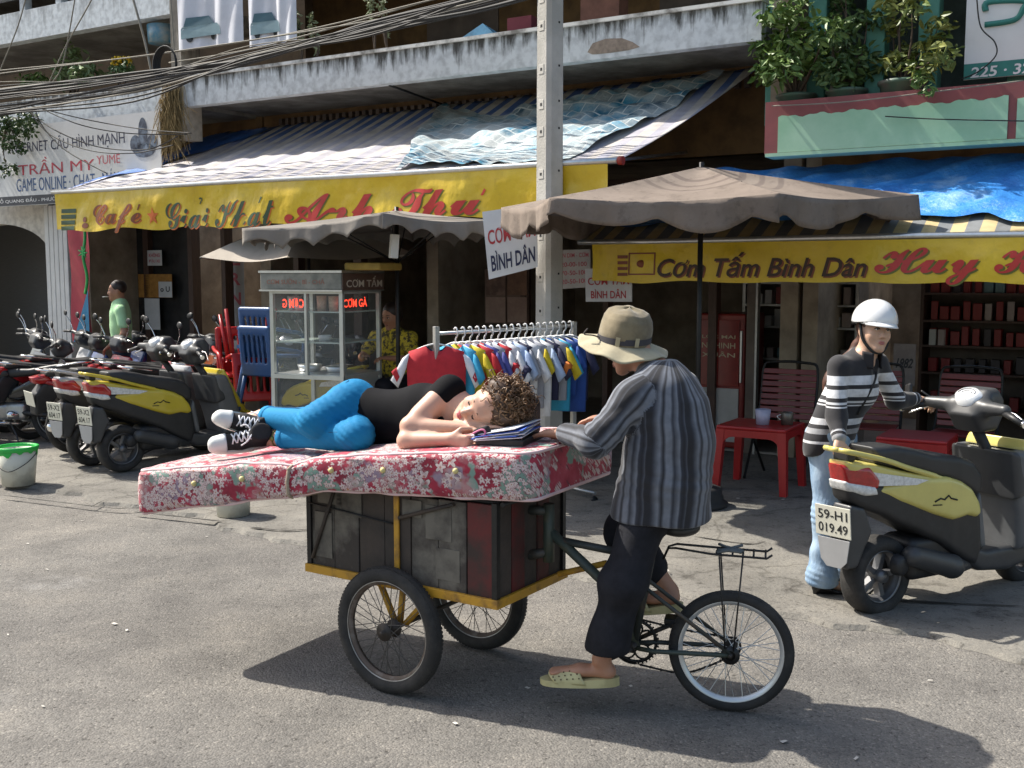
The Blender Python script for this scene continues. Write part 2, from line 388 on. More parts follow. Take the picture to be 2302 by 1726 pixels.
def asphalt_mat():
    m, nt, b, L = node_mat('asphalt'); N = nt.nodes
    tc = N.new('ShaderNodeTexCoord')
    def noise(sc, det=6, rough=.6):
        n = N.new('ShaderNodeTexNoise'); n.inputs['Scale'].default_value = sc; n.inputs['Detail'].default_value = det; n.inputs['Roughness'].default_value = rough
        L.new(tc.outputs['Object'], n.inputs['Vector']); return n.outputs['Fac']
    def ramp(src, stops):
        r = N.new('ShaderNodeValToRGB'); L.new(src, r.inputs[0]); e = r.color_ramp.elements
        e[0].position, e[0].color = stops[0][0], c4(stops[0][1]); e[1].position, e[1].color = stops[-1][0], c4(stops[-1][1])
        for p, c in stops[1:-1]:
            q = e.new(p); q.color = c4(c)
        return r.outputs[0]
    def mix(f, a, c, mode='MIX'):
        x = N.new('ShaderNodeMix'); x.data_type = 'RGBA'; x.blend_type = mode
        if isinstance(f, float): x.inputs[0].default_value = f
        else: L.new(f, x.inputs[0])
        L.new(a, x.inputs[6]); L.new(c, x.inputs[7]); return x.outputs[2]
    base = ramp(noise(.9, 5), [(.3, (.138, .132, .123)), (.55, (.168, .161, .150)), (.75, (.200, .191, .176))])
    vo = N.new('ShaderNodeTexVoronoi'); vo.inputs['Scale'].default_value = 110; L.new(tc.outputs['Object'], vo.inputs['Vector'])
    hs = N.new('ShaderNodeSeparateColor'); L.new(vo.outputs['Color'], hs.inputs[0])
    stones = ramp(hs.outputs[0], [(.0, (.6, .58, .56)), (.25, (.86, .84, .82)), (.8, (1.05, 1.03, 1.0)), (.95, (1.3, 1.27, 1.22)), (1.0, (1.9, 1.85, 1.75))])
    c1 = mix(.6, base, stones, 'MULTIPLY')
    pits = ramp(noise(38, 5, .7), [(.33, (.22, .21, .20)), (.44, (1, 1, 1)), (.66, (1, 1, 1)), (.76, (1.5, 1.48, 1.42))]); c2 = mix(.85, c1, pits, 'MULTIPLY')
    fine = ramp(noise(190, 3), [(.35, (.7, .7, .7)), (.68, (1.3, 1.28, 1.24))]); c2 = mix(.5, c2, fine, 'MULTIPLY')
    wear = ramp(noise(2.6, 8, .7), [(.35, (.74, .74, .75)), (.52, (1, 1, 1)), (.68, (1.22, 1.2, 1.17))]); c3 = mix(.8, c2, wear, 'MULTIPLY'); c3 = mix(.9, c3, ramp(noise(.33, 4, .55), [(.35, (.80, .80, .81)), (.5, (1, 1, 1)), (.66, (1.12, 1.10, 1.07))]), 'MULTIPLY'); c3 = mix(ramp(noise(.62, 8, .72), [(.60, (0, 0, 0)), (.74, (.55, .55, .55))]), c3, ramp(noise(60, 3), [(.35, (.26, .25, .235)), (.65, (.42, .41, .39))])); c3 = mix(ramp(noise(1.1, 7, .7), [(.66, (0, 0, 0)), (.74, (.5, .5, .5))]), c3, ramp(noise(30, 3), [(.3, (.05, .048, .045)), (.7, (.10, .095, .09))]))
    L.new(c3, b.inputs['Base Color']); b.inputs['Roughness'].default_value = .92; b.inputs['Specular IOR Level'].default_value = .25
    bp = N.new('ShaderNodeBump'); bp.inputs['Strength'].default_value = .5; bp.inputs['Distance'].default_value = .010
    ad = N.new('ShaderNodeMath'); ad.operation = 'ADD'; L.new(noise(42, 4), ad.inputs[0]); 
    v2 = N.new('ShaderNodeMath'); v2.operation = 'MULTIPLY'; v2.inputs[1].default_value = -.8; L.new(vo.outputs['Distance'], v2.inputs[0]); L.new(v2.outputs[0], ad.inputs[1])
    L.new(ad.outputs[0], bp.inputs['Height']); L.new(bp.outputs[0], b.inputs['Normal'])
    return m
def concrete_mat():
    """trodden concrete: pale screed with grime blotches, drips and pits"""
    m, N, b, L, tc = nodes_mat('pavement_concrete', .92); src = tc.outputs['Object']; b.inputs['Specular IOR Level'].default_value = .25
    c = n_ramp(N, L, n_noise(N, L, src, 1.3, 7, .66), [(.3, (.135, .127, .114)), (.5, (.195, .184, .165)), (.72, (.25, .236, .21))])
    c = n_mix(N, L, .9, c, n_ramp(N, L, n_noise(N, L, src, 4.3, 8, .72), [(.34, (.45, .44, .43)), (.46, (.92, .92, .92)), (.7, (1.12, 1.11, 1.08))]), 'MULTIPLY')
    c = n_mix(N, L, .8, c, n_ramp(N, L, n_noise(N, L, src, 34, 5, .7), [(.33, (.35, .34, .33)), (.44, (1, 1, 1)), (.7, (1, 1, 1)), (.8, (1.4, 1.38, 1.34))]), 'MULTIPLY')
    c = n_mix(N, L, .6, c, n_ramp(N, L, n_noise(N, L, src, 150, 3), [(.35, (.7, .7, .7)), (.68, (1.25, 1.24, 1.2))]), 'MULTIPLY')
    vo = N.new('ShaderNodeTexVoronoi'); vo.feature = 'DISTANCE_TO_EDGE'; vo.inputs['Scale'].default_value = .75; nz = N.new('ShaderNodeTexNoise'); nz.inputs['Scale'].default_value = 3; nz.inputs['Detail'].default_value = 6; L.new(src, nz.inputs['Vector']); mx = N.new('ShaderNodeMix'); mx.data_type = 'VECTOR'; mx.inputs[0].default_value = .22; L.new(src, mx.inputs[4]); L.new(nz.outputs['Color'], mx.inputs[5]); L.new(mx.outputs[1], vo.inputs['Vector'])
    c = n_mix(N, L, .5, c, n_ramp(N, L, vo.outputs['Distance'], [(.001, (.25, .24, .22)), (.006, (1, 1, 1))]), 'MULTIPLY')
    L.new(c, b.inputs['Base Color']); n_bump(N, L, b, n_noise(N, L, src, 45, 5), .7, .01); return m
mb = MB(); mb.add([(-60, -25, 0), (60, -25, 0), (60, 70, 0), (-60, 70, 0)], [(0, 1, 2, 3)])
struct(mb.build('road', asphalt_mat()))
# the pavement: a worn concrete apron with a broken edge, poured in slabs
def edge_out(s): return 4.6 + .10 * math.sin(s * 1.3 + .4) + .06 * math.sin(s * 3.7) + .035 * math.sin(s * 9.1 + 1) + .02 * math.sin(s * 23)
cuts = [-30, -5.15, 30]; pc = concrete_mat()
pav = None
for i in range(len(cuts) - 1):
    a, c = cuts[i], cuts[i + 1]; mb = MB(); n = max(8, int((c - a) / .07)); n = min(n, 600)
    j0 = .018 + .006 * (i % 2); ss = [a + .007 + (c - a - .014) * k / n for k in range(n + 1)]
    vs = []; 
    for s in ss:
        vs += [fac(s, -6, j0), fac(s, 2.2, j0 + .012), fac(s, edge_out(s), j0), fac(s, edge_out(s) + .025, .001)]
    fs = [(k * 4 + r, k * 4 + r + 1, k * 4 + r + 5, k * 4 + r + 4) for k in range(n) for r in range(3)]
    mb.add(vs, fs, False)
    o = mb.build('pavement' if pav is None else 'slab', pc, pav, world=pav is not None)
    if pav is None: pav = struct(o)
# dark joint bed under the slabs and a few open cracks
mb = MB()
for cpts in ([(0, 1112), (130, 1128), (255, 1142), (330, 1140)], [(205, 1139), (240, 1122), (275, 1116), (330, 1112)], [(300, 1150), (420, 1163), (500, 1172)], [(560, 1184), (640, 1192), (705, 1188)], [(1640, 1140), (1700, 1146), (1790, 1152)], [(1560, 1205), (1680, 1222), (1720, 1216)], [(1820, 1300), (1990, 1345), (2302, 1362)]):
    P = [ground(x, y, .034) for x, y in cpts]; path = bez(P, 6); vs = []; fs = []
    for k, p in enumerate(path):
        w = .014 * (.35 + random.random()) * (1 if 0 < k < len(path) - 1 else .1); vs += [p + FN * w, p - FN * w]
        if k: fs.append((2 * k - 2, 2 * k - 1, 2 * k + 1, 2 * k))
    mb.add(vs, fs)
o = mb.build('crack_pattern', M('crack_dirt', (.03, .027, .022), rough=1), pav, world=True)

# ---------------------------------------------------------------- buildings
def stained_paint(name, col, dirt=(.05, .047, .04), amount=.5, zt=3.9, span=.3):
    """weather-beaten paint: black mould that runs down from the top edge (local z) in streaks"""
    m, nt, b, L = node_mat(name); N = nt.nodes; tc = N.new('ShaderNodeTexCoord')
    mp = N.new('ShaderNodeMapping'); mp.inputs['Scale'].default_value = (9, 9, 1.3); L.new(tc.outputs['Object'], mp.inputs[0])
    n1 = N.new('ShaderNodeTexNoise'); n1.inputs['Scale'].default_value = 1.0; n1.inputs['Detail'].default_value = 8; n1.inputs['Roughness'].default_value = .7; L.new(mp.outputs[0], n1.inputs['Vector'])
    n2 = N.new('ShaderNodeTexNoise'); n2.inputs['Scale'].default_value = 14; n2.inputs['Detail'].default_value = 6; L.new(tc.outputs['Object'], n2.inputs['Vector'])
    sx = N.new('ShaderNodeSeparateXYZ'); L.new(tc.outputs['Object'], sx.inputs[0])
    mr = N.new('ShaderNodeMapRange'); mr.inputs[1].default_value = zt - span; mr.inputs[2].default_value = zt; mr.inputs[3].default_value = -.16; mr.inputs[4].default_value = .16; L.new(sx.outputs[2], mr.inputs[0])
    a1 = N.new('ShaderNodeMath'); a1.operation = 'ADD'; L.new(n1.outputs['Fac'], a1.inputs[0]); L.new(mr.outputs[0], a1.inputs[1])
    r1 = N.new('ShaderNodeValToRGB'); r1.color_ramp.elements[0].position = .47; r1.color_ramp.elements[1].position = .63; L.new(a1.outputs[0], r1.inputs[0])
    r2 = N.new('ShaderNodeValToRGB'); r2.color_ramp.elements[0].color = c4([c * .8 for c in col]); r2.color_ramp.elements[1].color = c4([min(1, c * 1.1) for c in col]); r2.color_ramp.elements[0].position = .35; r2.color_ramp.elements[1].position = .6; L.new(n2.outputs['Fac'], r2.inputs[0])
    f = N.new('ShaderNodeMath'); f.operation = 'MULTIPLY'; f.inputs[1].default_value = amount; L.new(r1.outputs[0], f.inputs[0])
    mx = N.new('ShaderNodeMix'); mx.data_type = 'RGBA'; L.new(f.outputs[0], mx.inputs[0]); L.new(r2.outputs[0], mx.inputs[6]); mx.inputs[7].default_value = c4(dirt)
    L.new(mx.outputs[2], b.inputs['Base Color']); b.inputs['Roughness'].default_value = .85
    bp = N.new('ShaderNodeBump'); bp.inputs['Strength'].default_value = .25; bp.inputs['Distance'].default_value = .01; L.new(n2.outputs['Fac'], bp.inputs['Height']); L.new(bp.outputs[0], b.inputs['Normal'])
    return m
m_fasc = stained_paint('old_white_fascia', (.62, .65, .66), amount=.95, zt=3.98, span=.34)
m_white = stained_paint('old_white_wall', (.66, .69, .70), amount=.35, zt=5.2, span=.7)
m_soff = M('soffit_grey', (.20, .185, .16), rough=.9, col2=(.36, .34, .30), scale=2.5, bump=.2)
m_dark = M('shop_dark_wall', (.34, .28, .21), rough=.85, var=.4, scale=3)
m_dark2 = M('shop_dark_panel', (.13, .10, .08), rough=.6, var=.4, scale=3)
m_ochre = M('ochre_plaster', (.20, .115, .045), rough=.85, col2=(.12, .07, .03), scale=4)
m_brown = M('brown_wood', (.075, .04, .028), rough=.55, var=.3, scale=9, stretch=(6, 6, 1))
m_floor = M('shop_floor', (.26, .24, .21), rough=.5, var=.2)
m_alu = M('aluminium', (.62, .63, .62), rough=.32, metal=.85, var=.1, scale=20)
m_steel = M('dull_steel', (.42, .42, .41), rough=.42, metal=.8, var=.15, scale=20)
RZ = -FA
def building(name, label, s): return thing(name, label, 'building', fac(s, 0, 0), RZ)

# middle building
bB = building('shop_house', 'old shop house with a mould-streaked white balcony slab above the striped awning', -.7)
sL, sR = -4.02, 2.62
mb = MB(); fbox(mb, sL, sR, 1.12, 1.24, 3.60, 3.905); 
fas = mb.build('balcony_fascia', m_fasc, bB, True)
mb = MB(); fbox(mb, sL - .02, sR + .01, 1.09, 1.27, 3.905, 3.935); mb.build('fascia_cap', M('sunlit_cap', (.72, .71, .67), rough=.8, col2=(.2, .19, .17), lo=.45, hi=.66, scale=5), bB, True)  # cap paler than the fascia: bright sunlit top edge put into its colour
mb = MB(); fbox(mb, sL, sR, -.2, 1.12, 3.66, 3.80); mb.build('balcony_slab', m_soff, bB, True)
mb = MB()  # exposed brick patch where the render broke off
ps, pz = fpx(1372, 107, 1.24); pts = [(-.26, -.02), (-.2, .07), (-.05, .1), (.13, .085), (.25, .03), (.33, -.03), (.2, -.05), (0, -.055), (-.2, -.05)]
mb.add([fac(ps + x * .85, 1.2425, pz + z * .8) for x, z in pts], [tuple(range(len(pts)))]); mb.build('bare_plaster_patch', M('bare_plaster', (.30, .24, .19), rough=.95, var=.3, scale=18, bump=.5), bB, True)
mb = MB(); fbox(mb, sL, sR, -.25, -.05, 2.86, 3.66); mb.build('lintel_wall', m_ochre, bB, True)
mb = MB(); fbox(mb, sL, sR, -1.15, -.95, 3.80, 5.75); mb.build('upper_wall', m_ochre, bB, True)
mb = MB(); fbox(mb, sL, sR + .02, -1.2, 1.25, 5.35, 5.75); mb.build('upper_slab', m_soff, bB, True)  # unseen slab above the view, added to shade the balcony recess
mb = MB(); fbox(mb, sL, sR, -3.4, -3.25, 0, 2.86); mb.build('back_wall', m_dark, bB, True)
mb = MB(); fbox(mb, sL, sR, -3.3, -.1, 2.86, 2.96); mb.build('shop_ceiling', m_dark, bB, True)
mb = MB(); fbox(mb, sL - .1, sR, -3.3, 0, .04, .06); mb.build('shop_floor', m_floor, bB, True)
for s0, s1 in ((sL - .05, sL + .12), (-1.55, -1.4), (sR - .16, sR)):
    mb = MB(); fbox(mb, s0, s1, -3.3, 0.02, 0.03, 2.86); mb.build('party_wall', m_dark, bB, True)
for s0, s1, zt in ((-3.55, -3.47, 2.6), (-2.62, -2.5, 2.6), (-.35, -.29, 2.6), (.02, .08, 2.5), (.62, .68, 2.5), (1.75, 1.83, 2.6)):
    mb = MB(); fbox(mb, s0, s1, -.12, .0, .04, zt); mb.build('door_post', m_brown, bB, True)
mb = MB(); fbox(mb, sL + .12, sR - .16, -.16, -.03, 2.5, 2.68); mb.build('door_head', m_brown, bB, True)
mb = MB()   # perforated vent blocks under the slab: a dark strip with real gaps
for k in range(64):
    s = sL + .3 + k * .098
    if s < sR - .1: fbox(mb, s, s + .05, -.06, .015, 3.46, 3.60)
mb.build('vent_block_row', m_dark2, bB, True)
for k, s in enumerate((-2.2, .8, 2.0)):
    mb = MB(); fbox(mb, s, s + 1.0, -1.2, -.93, 3.8, 4.9); mb.build('balcony_door', m_dark2, bB, True)
mb = MB(); fbox(mb, sL - .13, sL + .03, .98, 1.26, 3.25, 5.6); mb.build('corner_pier', stained_paint('pier_paint', (.45, .40, .33), amount=.7, zt=4.6, span=1.2), bB, True)

# left building
bA = building('corner_building', 'white building with two plain balcony bands, an arch and a game shop board', -6.5)
sA = -4.16
mb = MB(); fbox(mb, -16, sA, 1.1, 1.22, 3.58, 3.92); mb.build('balcony_fascia', m_fasc, bA, True)
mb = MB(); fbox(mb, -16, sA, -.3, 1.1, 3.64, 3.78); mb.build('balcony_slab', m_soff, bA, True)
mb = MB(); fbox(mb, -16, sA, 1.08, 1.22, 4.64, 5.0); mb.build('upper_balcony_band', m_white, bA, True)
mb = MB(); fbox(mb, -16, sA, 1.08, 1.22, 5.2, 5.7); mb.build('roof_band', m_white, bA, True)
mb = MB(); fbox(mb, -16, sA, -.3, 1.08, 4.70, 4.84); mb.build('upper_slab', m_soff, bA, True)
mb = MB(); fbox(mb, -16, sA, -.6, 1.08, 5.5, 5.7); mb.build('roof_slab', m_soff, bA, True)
mb = MB(); fbox(mb, -16, sA, .55, .6, 5.0, 5.2); mb.build('recess_panel', M('maroon_panel', (.09, .03, .03), rough=.8, var=.4), bA, True)
for s in (-6.9, -6.2, -5.5, -4.5):
    mb = MB(); fbox(mb, s, s + .1, 1.1, 1.2, 5.0, 5.2); mb.build('balcony_stub', m_white, bA, True)
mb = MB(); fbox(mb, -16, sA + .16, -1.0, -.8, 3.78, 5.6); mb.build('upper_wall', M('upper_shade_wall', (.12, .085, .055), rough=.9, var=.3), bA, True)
for s0 in (-9.5, -7.4, -6.0):
    mb = MB(); fbox(mb, s0, s0 + .85, -.86, -.78, 3.8, 4.62); mb.build('balcony_door', m_dark2, bA, True)
# ground floor front at out .9 with an arch
oa = .9
s_col0 = fpx(112, 600, oa)[0]; s_col1 = fpx(166, 600, oa)[0]
mb = MB(); z_spring = 2.0; s_arc = s_col0 - 1.15; R = 1.15
poly = [(s_col0, 0.03), (s_col0, z_spring)]
for k in range(1, 16): a = math.pi * k / 16; poly.append((s_arc + R * math.cos(a), z_spring + .42 * math.sin(a)))
poly += [(s_arc - R, z_spring), (s_arc - R, .03), (s_arc - R - 4, .03), (s_arc - R - 4, 3.6), (s_col0 + .02, 3.6), (s_col0 + .02, .03)]
mb.prism(poly, -oa, -oa + .25, FM); mb.build('arched_wall', stained_paint('arch_paint', (.55, .52, .46), amount=.3, zt=3.4, span=1), bA, True)
mb = MB()
for k in range(5): fbox(mb, s_col0 + .022 + k * (s_col1 - s_col0 - .03) / 5, s_col0 + .022 + (k + .86) * (s_col1 - s_col0 - .03) / 5, oa - .15, oa + .07, .03, 2.62, .006)
fbox(mb, s_col0 + .03, s_col1 - .02, oa - .2, oa + .05, .03, 2.6); mb.build('fluted_pilaster', M('pilaster_white', (.66, .65, .62), rough=.8, var=.08), bA, True)
mb = MB(); fbox(mb, s_col1, sL - .04, -.25, -.05, 2.7, 3.66); mb.build('lintel_wall', m_ochre, bA, True)
mb = MB(); fbox(mb, -16, sL - .1, -3.4, -3.2, 0, 3.64); mb.build('back_wall', m_dark, bA, True)
mb = MB(); fbox(mb, s_col0 - .1, s_col1 + .05, -3.3, oa - .2, 0.02, 3.64); mb.build('party_wall', m_dark, bA, True)
mb = MB(); fbox(mb, -16, s_col0 - .1, -.6, -.5, .02, 3.6); mb.build('roller_shutter', M('shutter_grey', (.14, .14, .14), rough=.6, var=.2, stretch=(1, 1, 30)), bA, True)
for s0, s1 in ((-6.95, -6.86), (-6.2, -6.1), (-5.35, -5.27), (-4.75, -4.68)):
    mb = MB(); fbox(mb, s0, s1, -.12, .02, .04, 2.7); mb.build('door_post', m_brown, bA, True)
mb = MB(); fbox(mb, -6.86, -6.2, -.09, -.06, .3, 2.6); mb.build('door_leaf', M('smoked_glass', (.03, .03, .03), rough=.12, var=.3), bA, True)
mb = MB(); fbox(mb, -6.1, -5.35, -.09, -.06, .3, 2.6); mb.build('door_leaf', MATS['smoked_glass'], bA, True)

# right building
bC = building('shop_house', 'shop house with a dull pink and mint green band and green upstairs columns', 4.6)
sC, sD = 2.66, 11.0
m_pink = M('dull_pink_paint', (.27, .075, .075), rough=.75, col2=(.19, .06, .062), scale=3, lo=.35, hi=.7)
m_mint = M('mint_paint', (.27, .48, .32), rough=.75, col2=(.36, .56, .40), scale=2)
mb = MB(); fbox(mb, sC, sD, 1.06, 1.22, 2.70, 3.11); mb.build('balcony_band', m_pink, bC, True)
def mint_panel(s0, s1):
    mb = MB(); top = []; n = 60
    for k in range(n + 1): t = k / n; top.append((s0 + (s1 - s0) * t, 2.985 + .008 * math.sin(t * 40) + .006 * math.sin(t * 97) + .02 * t))
    poly = [(s0, 2.705), (s1, 2.705)] + top[::-1]
    mb.prism(poly, -1.228, -1.215, FM); return mb.build('painted_panel', m_mint, bC, True)
sp1 = fpx(2264, 300, 1.22)[0]; sp2 = fpx(2284, 300, 1.22)[0]
mint_panel(sC + .11, sp1); mint_panel(sp2, sD - .2)
mb = MB(); fbox(mb, sC + .01, sD, 1.0, 1.232, 2.675, 2.702); mb.build('band_drip', m_mint, bC, True)
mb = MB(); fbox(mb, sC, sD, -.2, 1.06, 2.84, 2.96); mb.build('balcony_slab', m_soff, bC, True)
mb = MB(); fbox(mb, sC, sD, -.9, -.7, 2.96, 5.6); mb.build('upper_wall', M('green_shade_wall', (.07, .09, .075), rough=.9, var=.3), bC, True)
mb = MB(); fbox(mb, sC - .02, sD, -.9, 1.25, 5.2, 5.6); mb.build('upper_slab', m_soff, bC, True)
mb = MB(); fbox(mb, sC - .03, sC + .1, -.7, 1.0, 2.96, 5.3); mb.build('side_wall', m_dark, bC, True)
m_grn = M('green_column', (.075, .235, .175), rough=.7, col2=(.11, .30, .23), scale=4)
for px in (1745, 1838, 1968, 2086, 2290, 2420):
    s = fpx(px, 200, .85)[0]
    mb = MB(); fbox(mb, s - .075, s + .075, .74, .92, 2.96, 5.2, .012); mb.build('column', m_grn, bC, True)
mb = MB(); fbox(mb, sC, sD, -3.4, -3.2, 0, 2.84); mb.build('back_wall', m_dark, bC, True)
mb = MB(); fbox(mb, sC, sD, -3.3, 0, .04, .06); mb.build('shop_floor', m_floor, bC, True)
mb = MB(); fbox(mb, sC, sC + .14, -3.3, 0, .03, 2.84); mb.build('party_wall', m_dark, bC, True)
mb = MB(); fbox(mb, 6.6, 6.7, -3.3, 0, .03, 2.84); mb.build('party_wall', m_dark, bC, True)
mb = MB(); fbox(mb, sC + .14, sD, -.15, .0, 2.5, 2.84); mb.build('shop_lintel', m_ochre, bC, True)
# ---------------------------------------------------------------- cargo tricycle
m_tyre = M('tyre_rubber', (.022, .021, .020), rough=.85, col2=(.055, .05, .045), scale=9, lo=.45, hi=.75, bump=.3, bscale=120)
m_rim = M('worn_rim', (.42, .42, .41), rough=.38, metal=.8, col2=(.22, .19, .16), scale=14, lo=.45, hi=.7)
m_rimrust = M('rusty_rim', (.10, .075, .06), rough=.6, metal=.4, col2=(.22, .2, .18), scale=16, lo=.5, hi=.75)
m_hub = M('greasy_hub', (.05, .042, .036), rough=.6, metal=.4, var=.4, scale=30)
m_spoke = M('spoke_wire', (.10, .095, .09), rough=.45, metal=.7)
m_spoke2 = M('bright_spoke_wire', (.62, .62, .60), rough=.35, metal=.8)
m_frame = M('frame_paint', (.035, .04, .036), rough=.5, col2=(.09, .06, .04), scale=11, lo=.5, hi=.7)
m_frame2 = M('green_frame_paint', (.045, .06, .048), rough=.5, col2=(.10, .09, .05), scale=9, lo=.5, hi=.72)
m_yel = M('yellow_iron', (.52, .27, .02), rough=.6, col2=(.16, .08, .025), scale=12, lo=.5, hi=.72)
m_black = M('black_metal', (.02, .02, .02), rough=.45, metal=.4, var=.3, scale=20)

def torus_prof(R, r, n=14, squash=1.0): return [(R + r * math.cos(2 * math.pi * i / n), r * squash * math.sin(2 * math.pi * i / n)) for i in range(n + 1)]
def spoked_wheel(parent, c, d, R, rt, mrim, mspoke, rim_w=.016, n_sp=36, hub_l=.05, hub_r=.026, wr=.0017):
    c = Vector(c); d = Vector(d).normalized(); up = Vector((0, 0, 1)); T = frame(c, d, up, d.cross(up))
    Rr = R - 2 * rt + .004
    mb = MB(); mb.lathe([(Rr, -rim_w), (Rr + .004, -rim_w - .003), (Rr + .006, -rim_w), (Rr - .012, -rim_w * .4), (Rr - .012, rim_w * .4), (Rr + .006, rim_w), (Rr + .004, rim_w + .003), (Rr, rim_w)], 64, T)
    mb.lathe([(Rr - .0125, -rim_w * .4), (Rr - .003, -rim_w - .001), (Rr + .006, -rim_w - .002)], 64, T)
    mb.lathe([(Rr - .0125, rim_w * .4), (Rr - .003, rim_w + .001), (Rr + .006, rim_w + .002)], 64, T)
    w = mb.build('wheel', mrim, parent, True)
    mb = MB(); mb.lathe(torus_prof(R - rt, rt, 14), 72, T)
    for k in range(96):   # tread blocks
        a = 2 * math.pi * k / 96
        for sgn in (-1, 1):
            A = T @ Matrix.Rotation(a, 4, 'Z') @ Matrix.Translation((R - .0045, sgn * 0, sgn * rt * .42))
            mb.box((-.002, -.0055, -.006), (.005 - .004, .0055, .006), A)
    mb.build('tyre', m_tyre, w, True)
    mb = MB(); mb.lathe([(1e-4, -hub_l - .02), (.008, -hub_l - .02), (.008, -hub_l), (hub_r, -hub_l), (hub_r, -hub_l + .006), (.014, -hub_l + .01), (.014, hub_l - .01), (hub_r, hub_l - .006), (hub_r, hub_l), (.008, hub_l), (.008, hub_l + .02), (1e-4, hub_l + .02)], 18, T)
    mb.build('hub', m_hub, w, True)
    mb = MB()
    for k in range(n_sp):
        a = 2 * math.pi * (k + .5) / n_sp; sgn = 1 if k % 2 else -1; b = a + (1 if (k // 2) % 2 else -1) * .95
        p = T @ Vector((hub_r * .9 * math.cos(b), hub_r * .9 * math.sin(b), sgn * (hub_l - .003))); q = T @ Vector(((Rr - .008) * math.cos(a), (Rr - .008) * math.sin(a), 0))
        mb.tube([p, q], wr, 5, False)
    mb.build('spokes', mspoke, w, True)
    if mrim is m_rimrust:
        mb = MB()
        for sg in (-1, 1): mb.tube([T @ Vector(((Rr + .004) * math.cos(a), (Rr + .004) * math.sin(a), sg * (rim_w + .004))) for a in [2 * math.pi * i / 64 for i in range(64)]], .0028, 6, closed=True)
        mb.build('rim_edge', m_rim, w, True)
    return w, T

BU = Vector((-.839, .545, 0)).normalized(); BV = Vector((-BU.y, BU.x, 0))       # forward, and to its left (towards the street side)
BC = Vector((-.335, 4.55, 0)); BM = frame(BC, BU, BV, Vector((0, 0, 1)))
TP0 = Vector((.865, 4.094, 0)); TD = Vector((-.972, .233, 0)).normalized(); TN = Vector((-TD.y, TD.x, 0))
if TN.y > 0: TN = -TN
def tp(q, z, off=0.0): return TP0 + TD * q + TN * off + Vector((0, 0, z))
trike = thing('cargo_tricycle', 'rusty pedal cargo tricycle with a patched dark box between two front wheels', 'tricycle', (.1, 4.35, 0))
# box
m_rust = M('rusty_sheet', (.062, .046, .036), rough=.75, col2=(.026, .022, .019), scale=7, lo=.35, hi=.7, bump=.25)
m_rust2 = M('patched_sheet', (.045, .036, .030), rough=.75, col2=(.15, .135, .11), scale=4.3, lo=.50, hi=.66, bump=.2)
m_redp = M('red_sheet', (.115, .014, .013), rough=.7, col2=(.035, .02, .016), scale=6, lo=.36, hi=.62)
hx, hy, zb, zt = .49, .255, .452, .832
cb = MB(); cb.box((-hx + .02, -hy + .02, zb + .004), (hx - .02, hy - .02, zb + .02), BM); box = cb.build('cargo_box', m_rust, trike, True)
def board(x0, x1, y0, y1, z0, z1, m, nm='board'):
    b = MB(); b.box((x0, y0, z0), (x1, y1, z1), BM, .003); return b.build(nm, m, box, True)
n = 7; near_m = [m_redp, m_rust2, m_rust2, m_rust, m_rust, m_rust2, m_rust2]
for k in range(n):
    x0 = -hx + 2 * hx * k / n; x1 = -hx + 2 * hx * (k + 1) / n - .004; j = .003 * (k % 2)
    board(x0, x1, hy - .014 + j, hy + j, zb, zt - .004 * (k % 3), near_m[k])
    board(x0, x1, -hy - j, -hy + .014 - j, zb, zt, m_rust)
for k in range(5):
    y0 = -hy + .016 + (2 * hy - .032) * k / 5; y1 = y0 + (2 * hy - .032) / 5 - .004; j = .003 * (k % 2)
    board(-hx - j, -hx + .014 - j, y0, y1, zb, zt, [m_rust2, m_redp, m_rust, m_redp, m_rust][k])
    board(hx - .014 + j, hx + j, y0, y1, zb, zt, m_rust)
# pale tin patches riveted on the near side
for (x0, x1, z0, z1) in ((.36, .46, .50, .70), (.19, .33, .70, .84), (.30, .44, .74, .85), (-.28, -.15, .66, .80), (-.13, -.03, .74, .81), (-.32, -.2, .50, .63)):
    board(x0, x1, hy + .0035, hy + .0055, z0, z1, M('tin_patch', (.15, .135, .11), rough=.75, col2=(.045, .038, .032), scale=7, lo=.42, hi=.68), 'tin_patch')
for (x0, x1, y0, y1) in ((-hx - .02, hx + .02, hy + .002, hy + .02), (-hx - .02, hx + .02, -hy - .02, -hy - .002)):
    board(x0, x1, y0, y1, .425, .462, m_yel, 'bottom_rail')
for (x0, x1) in ((-hx - .02, -hx - .004), (hx + .004, hx + .02)):
    board(x0, x1, -hy - .002, hy + .002, .425, .462, m_yel, 'bottom_rail')
for sx in (-1, 1):
    for sy in (-1, 1):
        b = MB(); b.box((sx * hx - .012, sy * hy - .012, .44), (sx * hx + .012, sy * hy + .012, .842), BM); b.build('corner_post', m_black, box, True)
def rod(a, b_, r, m, nm, par=box, n=8):
    t = MB(); t.tube([BM @ Vector(a), BM @ Vector(b_)], r, n); return t.build(nm, m, par, True)
board(-.018, .008, hy + .006, hy + .016, .46, .84, m_yel, 'upright_strip')
rod((.47, hy + .012, .49), (.33, hy + .012, .82), .008, m_rust, 'brace'); rod((-.02, hy + .015, .73), (-.30, hy + .015, .82), .008, m_rust, 'brace')
rod((.49, hy + .01, .735), (.02, hy + .01, .70), .004, m_black, 'brace')
for sy in (-1, 1): rod((-hx - .01, sy * (hy - .02), .84), (hx, sy * (hy - .02), .84), .010, m_black, 'top_rail')
rod((-hx - .03, -hy, .84), (-hx - .03, hy, .84), .010, m_black, 'top_rail')
for sx in (-.3, 0, .3): rod((sx, -hy, .84), (sx, hy, .84), .009, m_black, 'cross_bar')
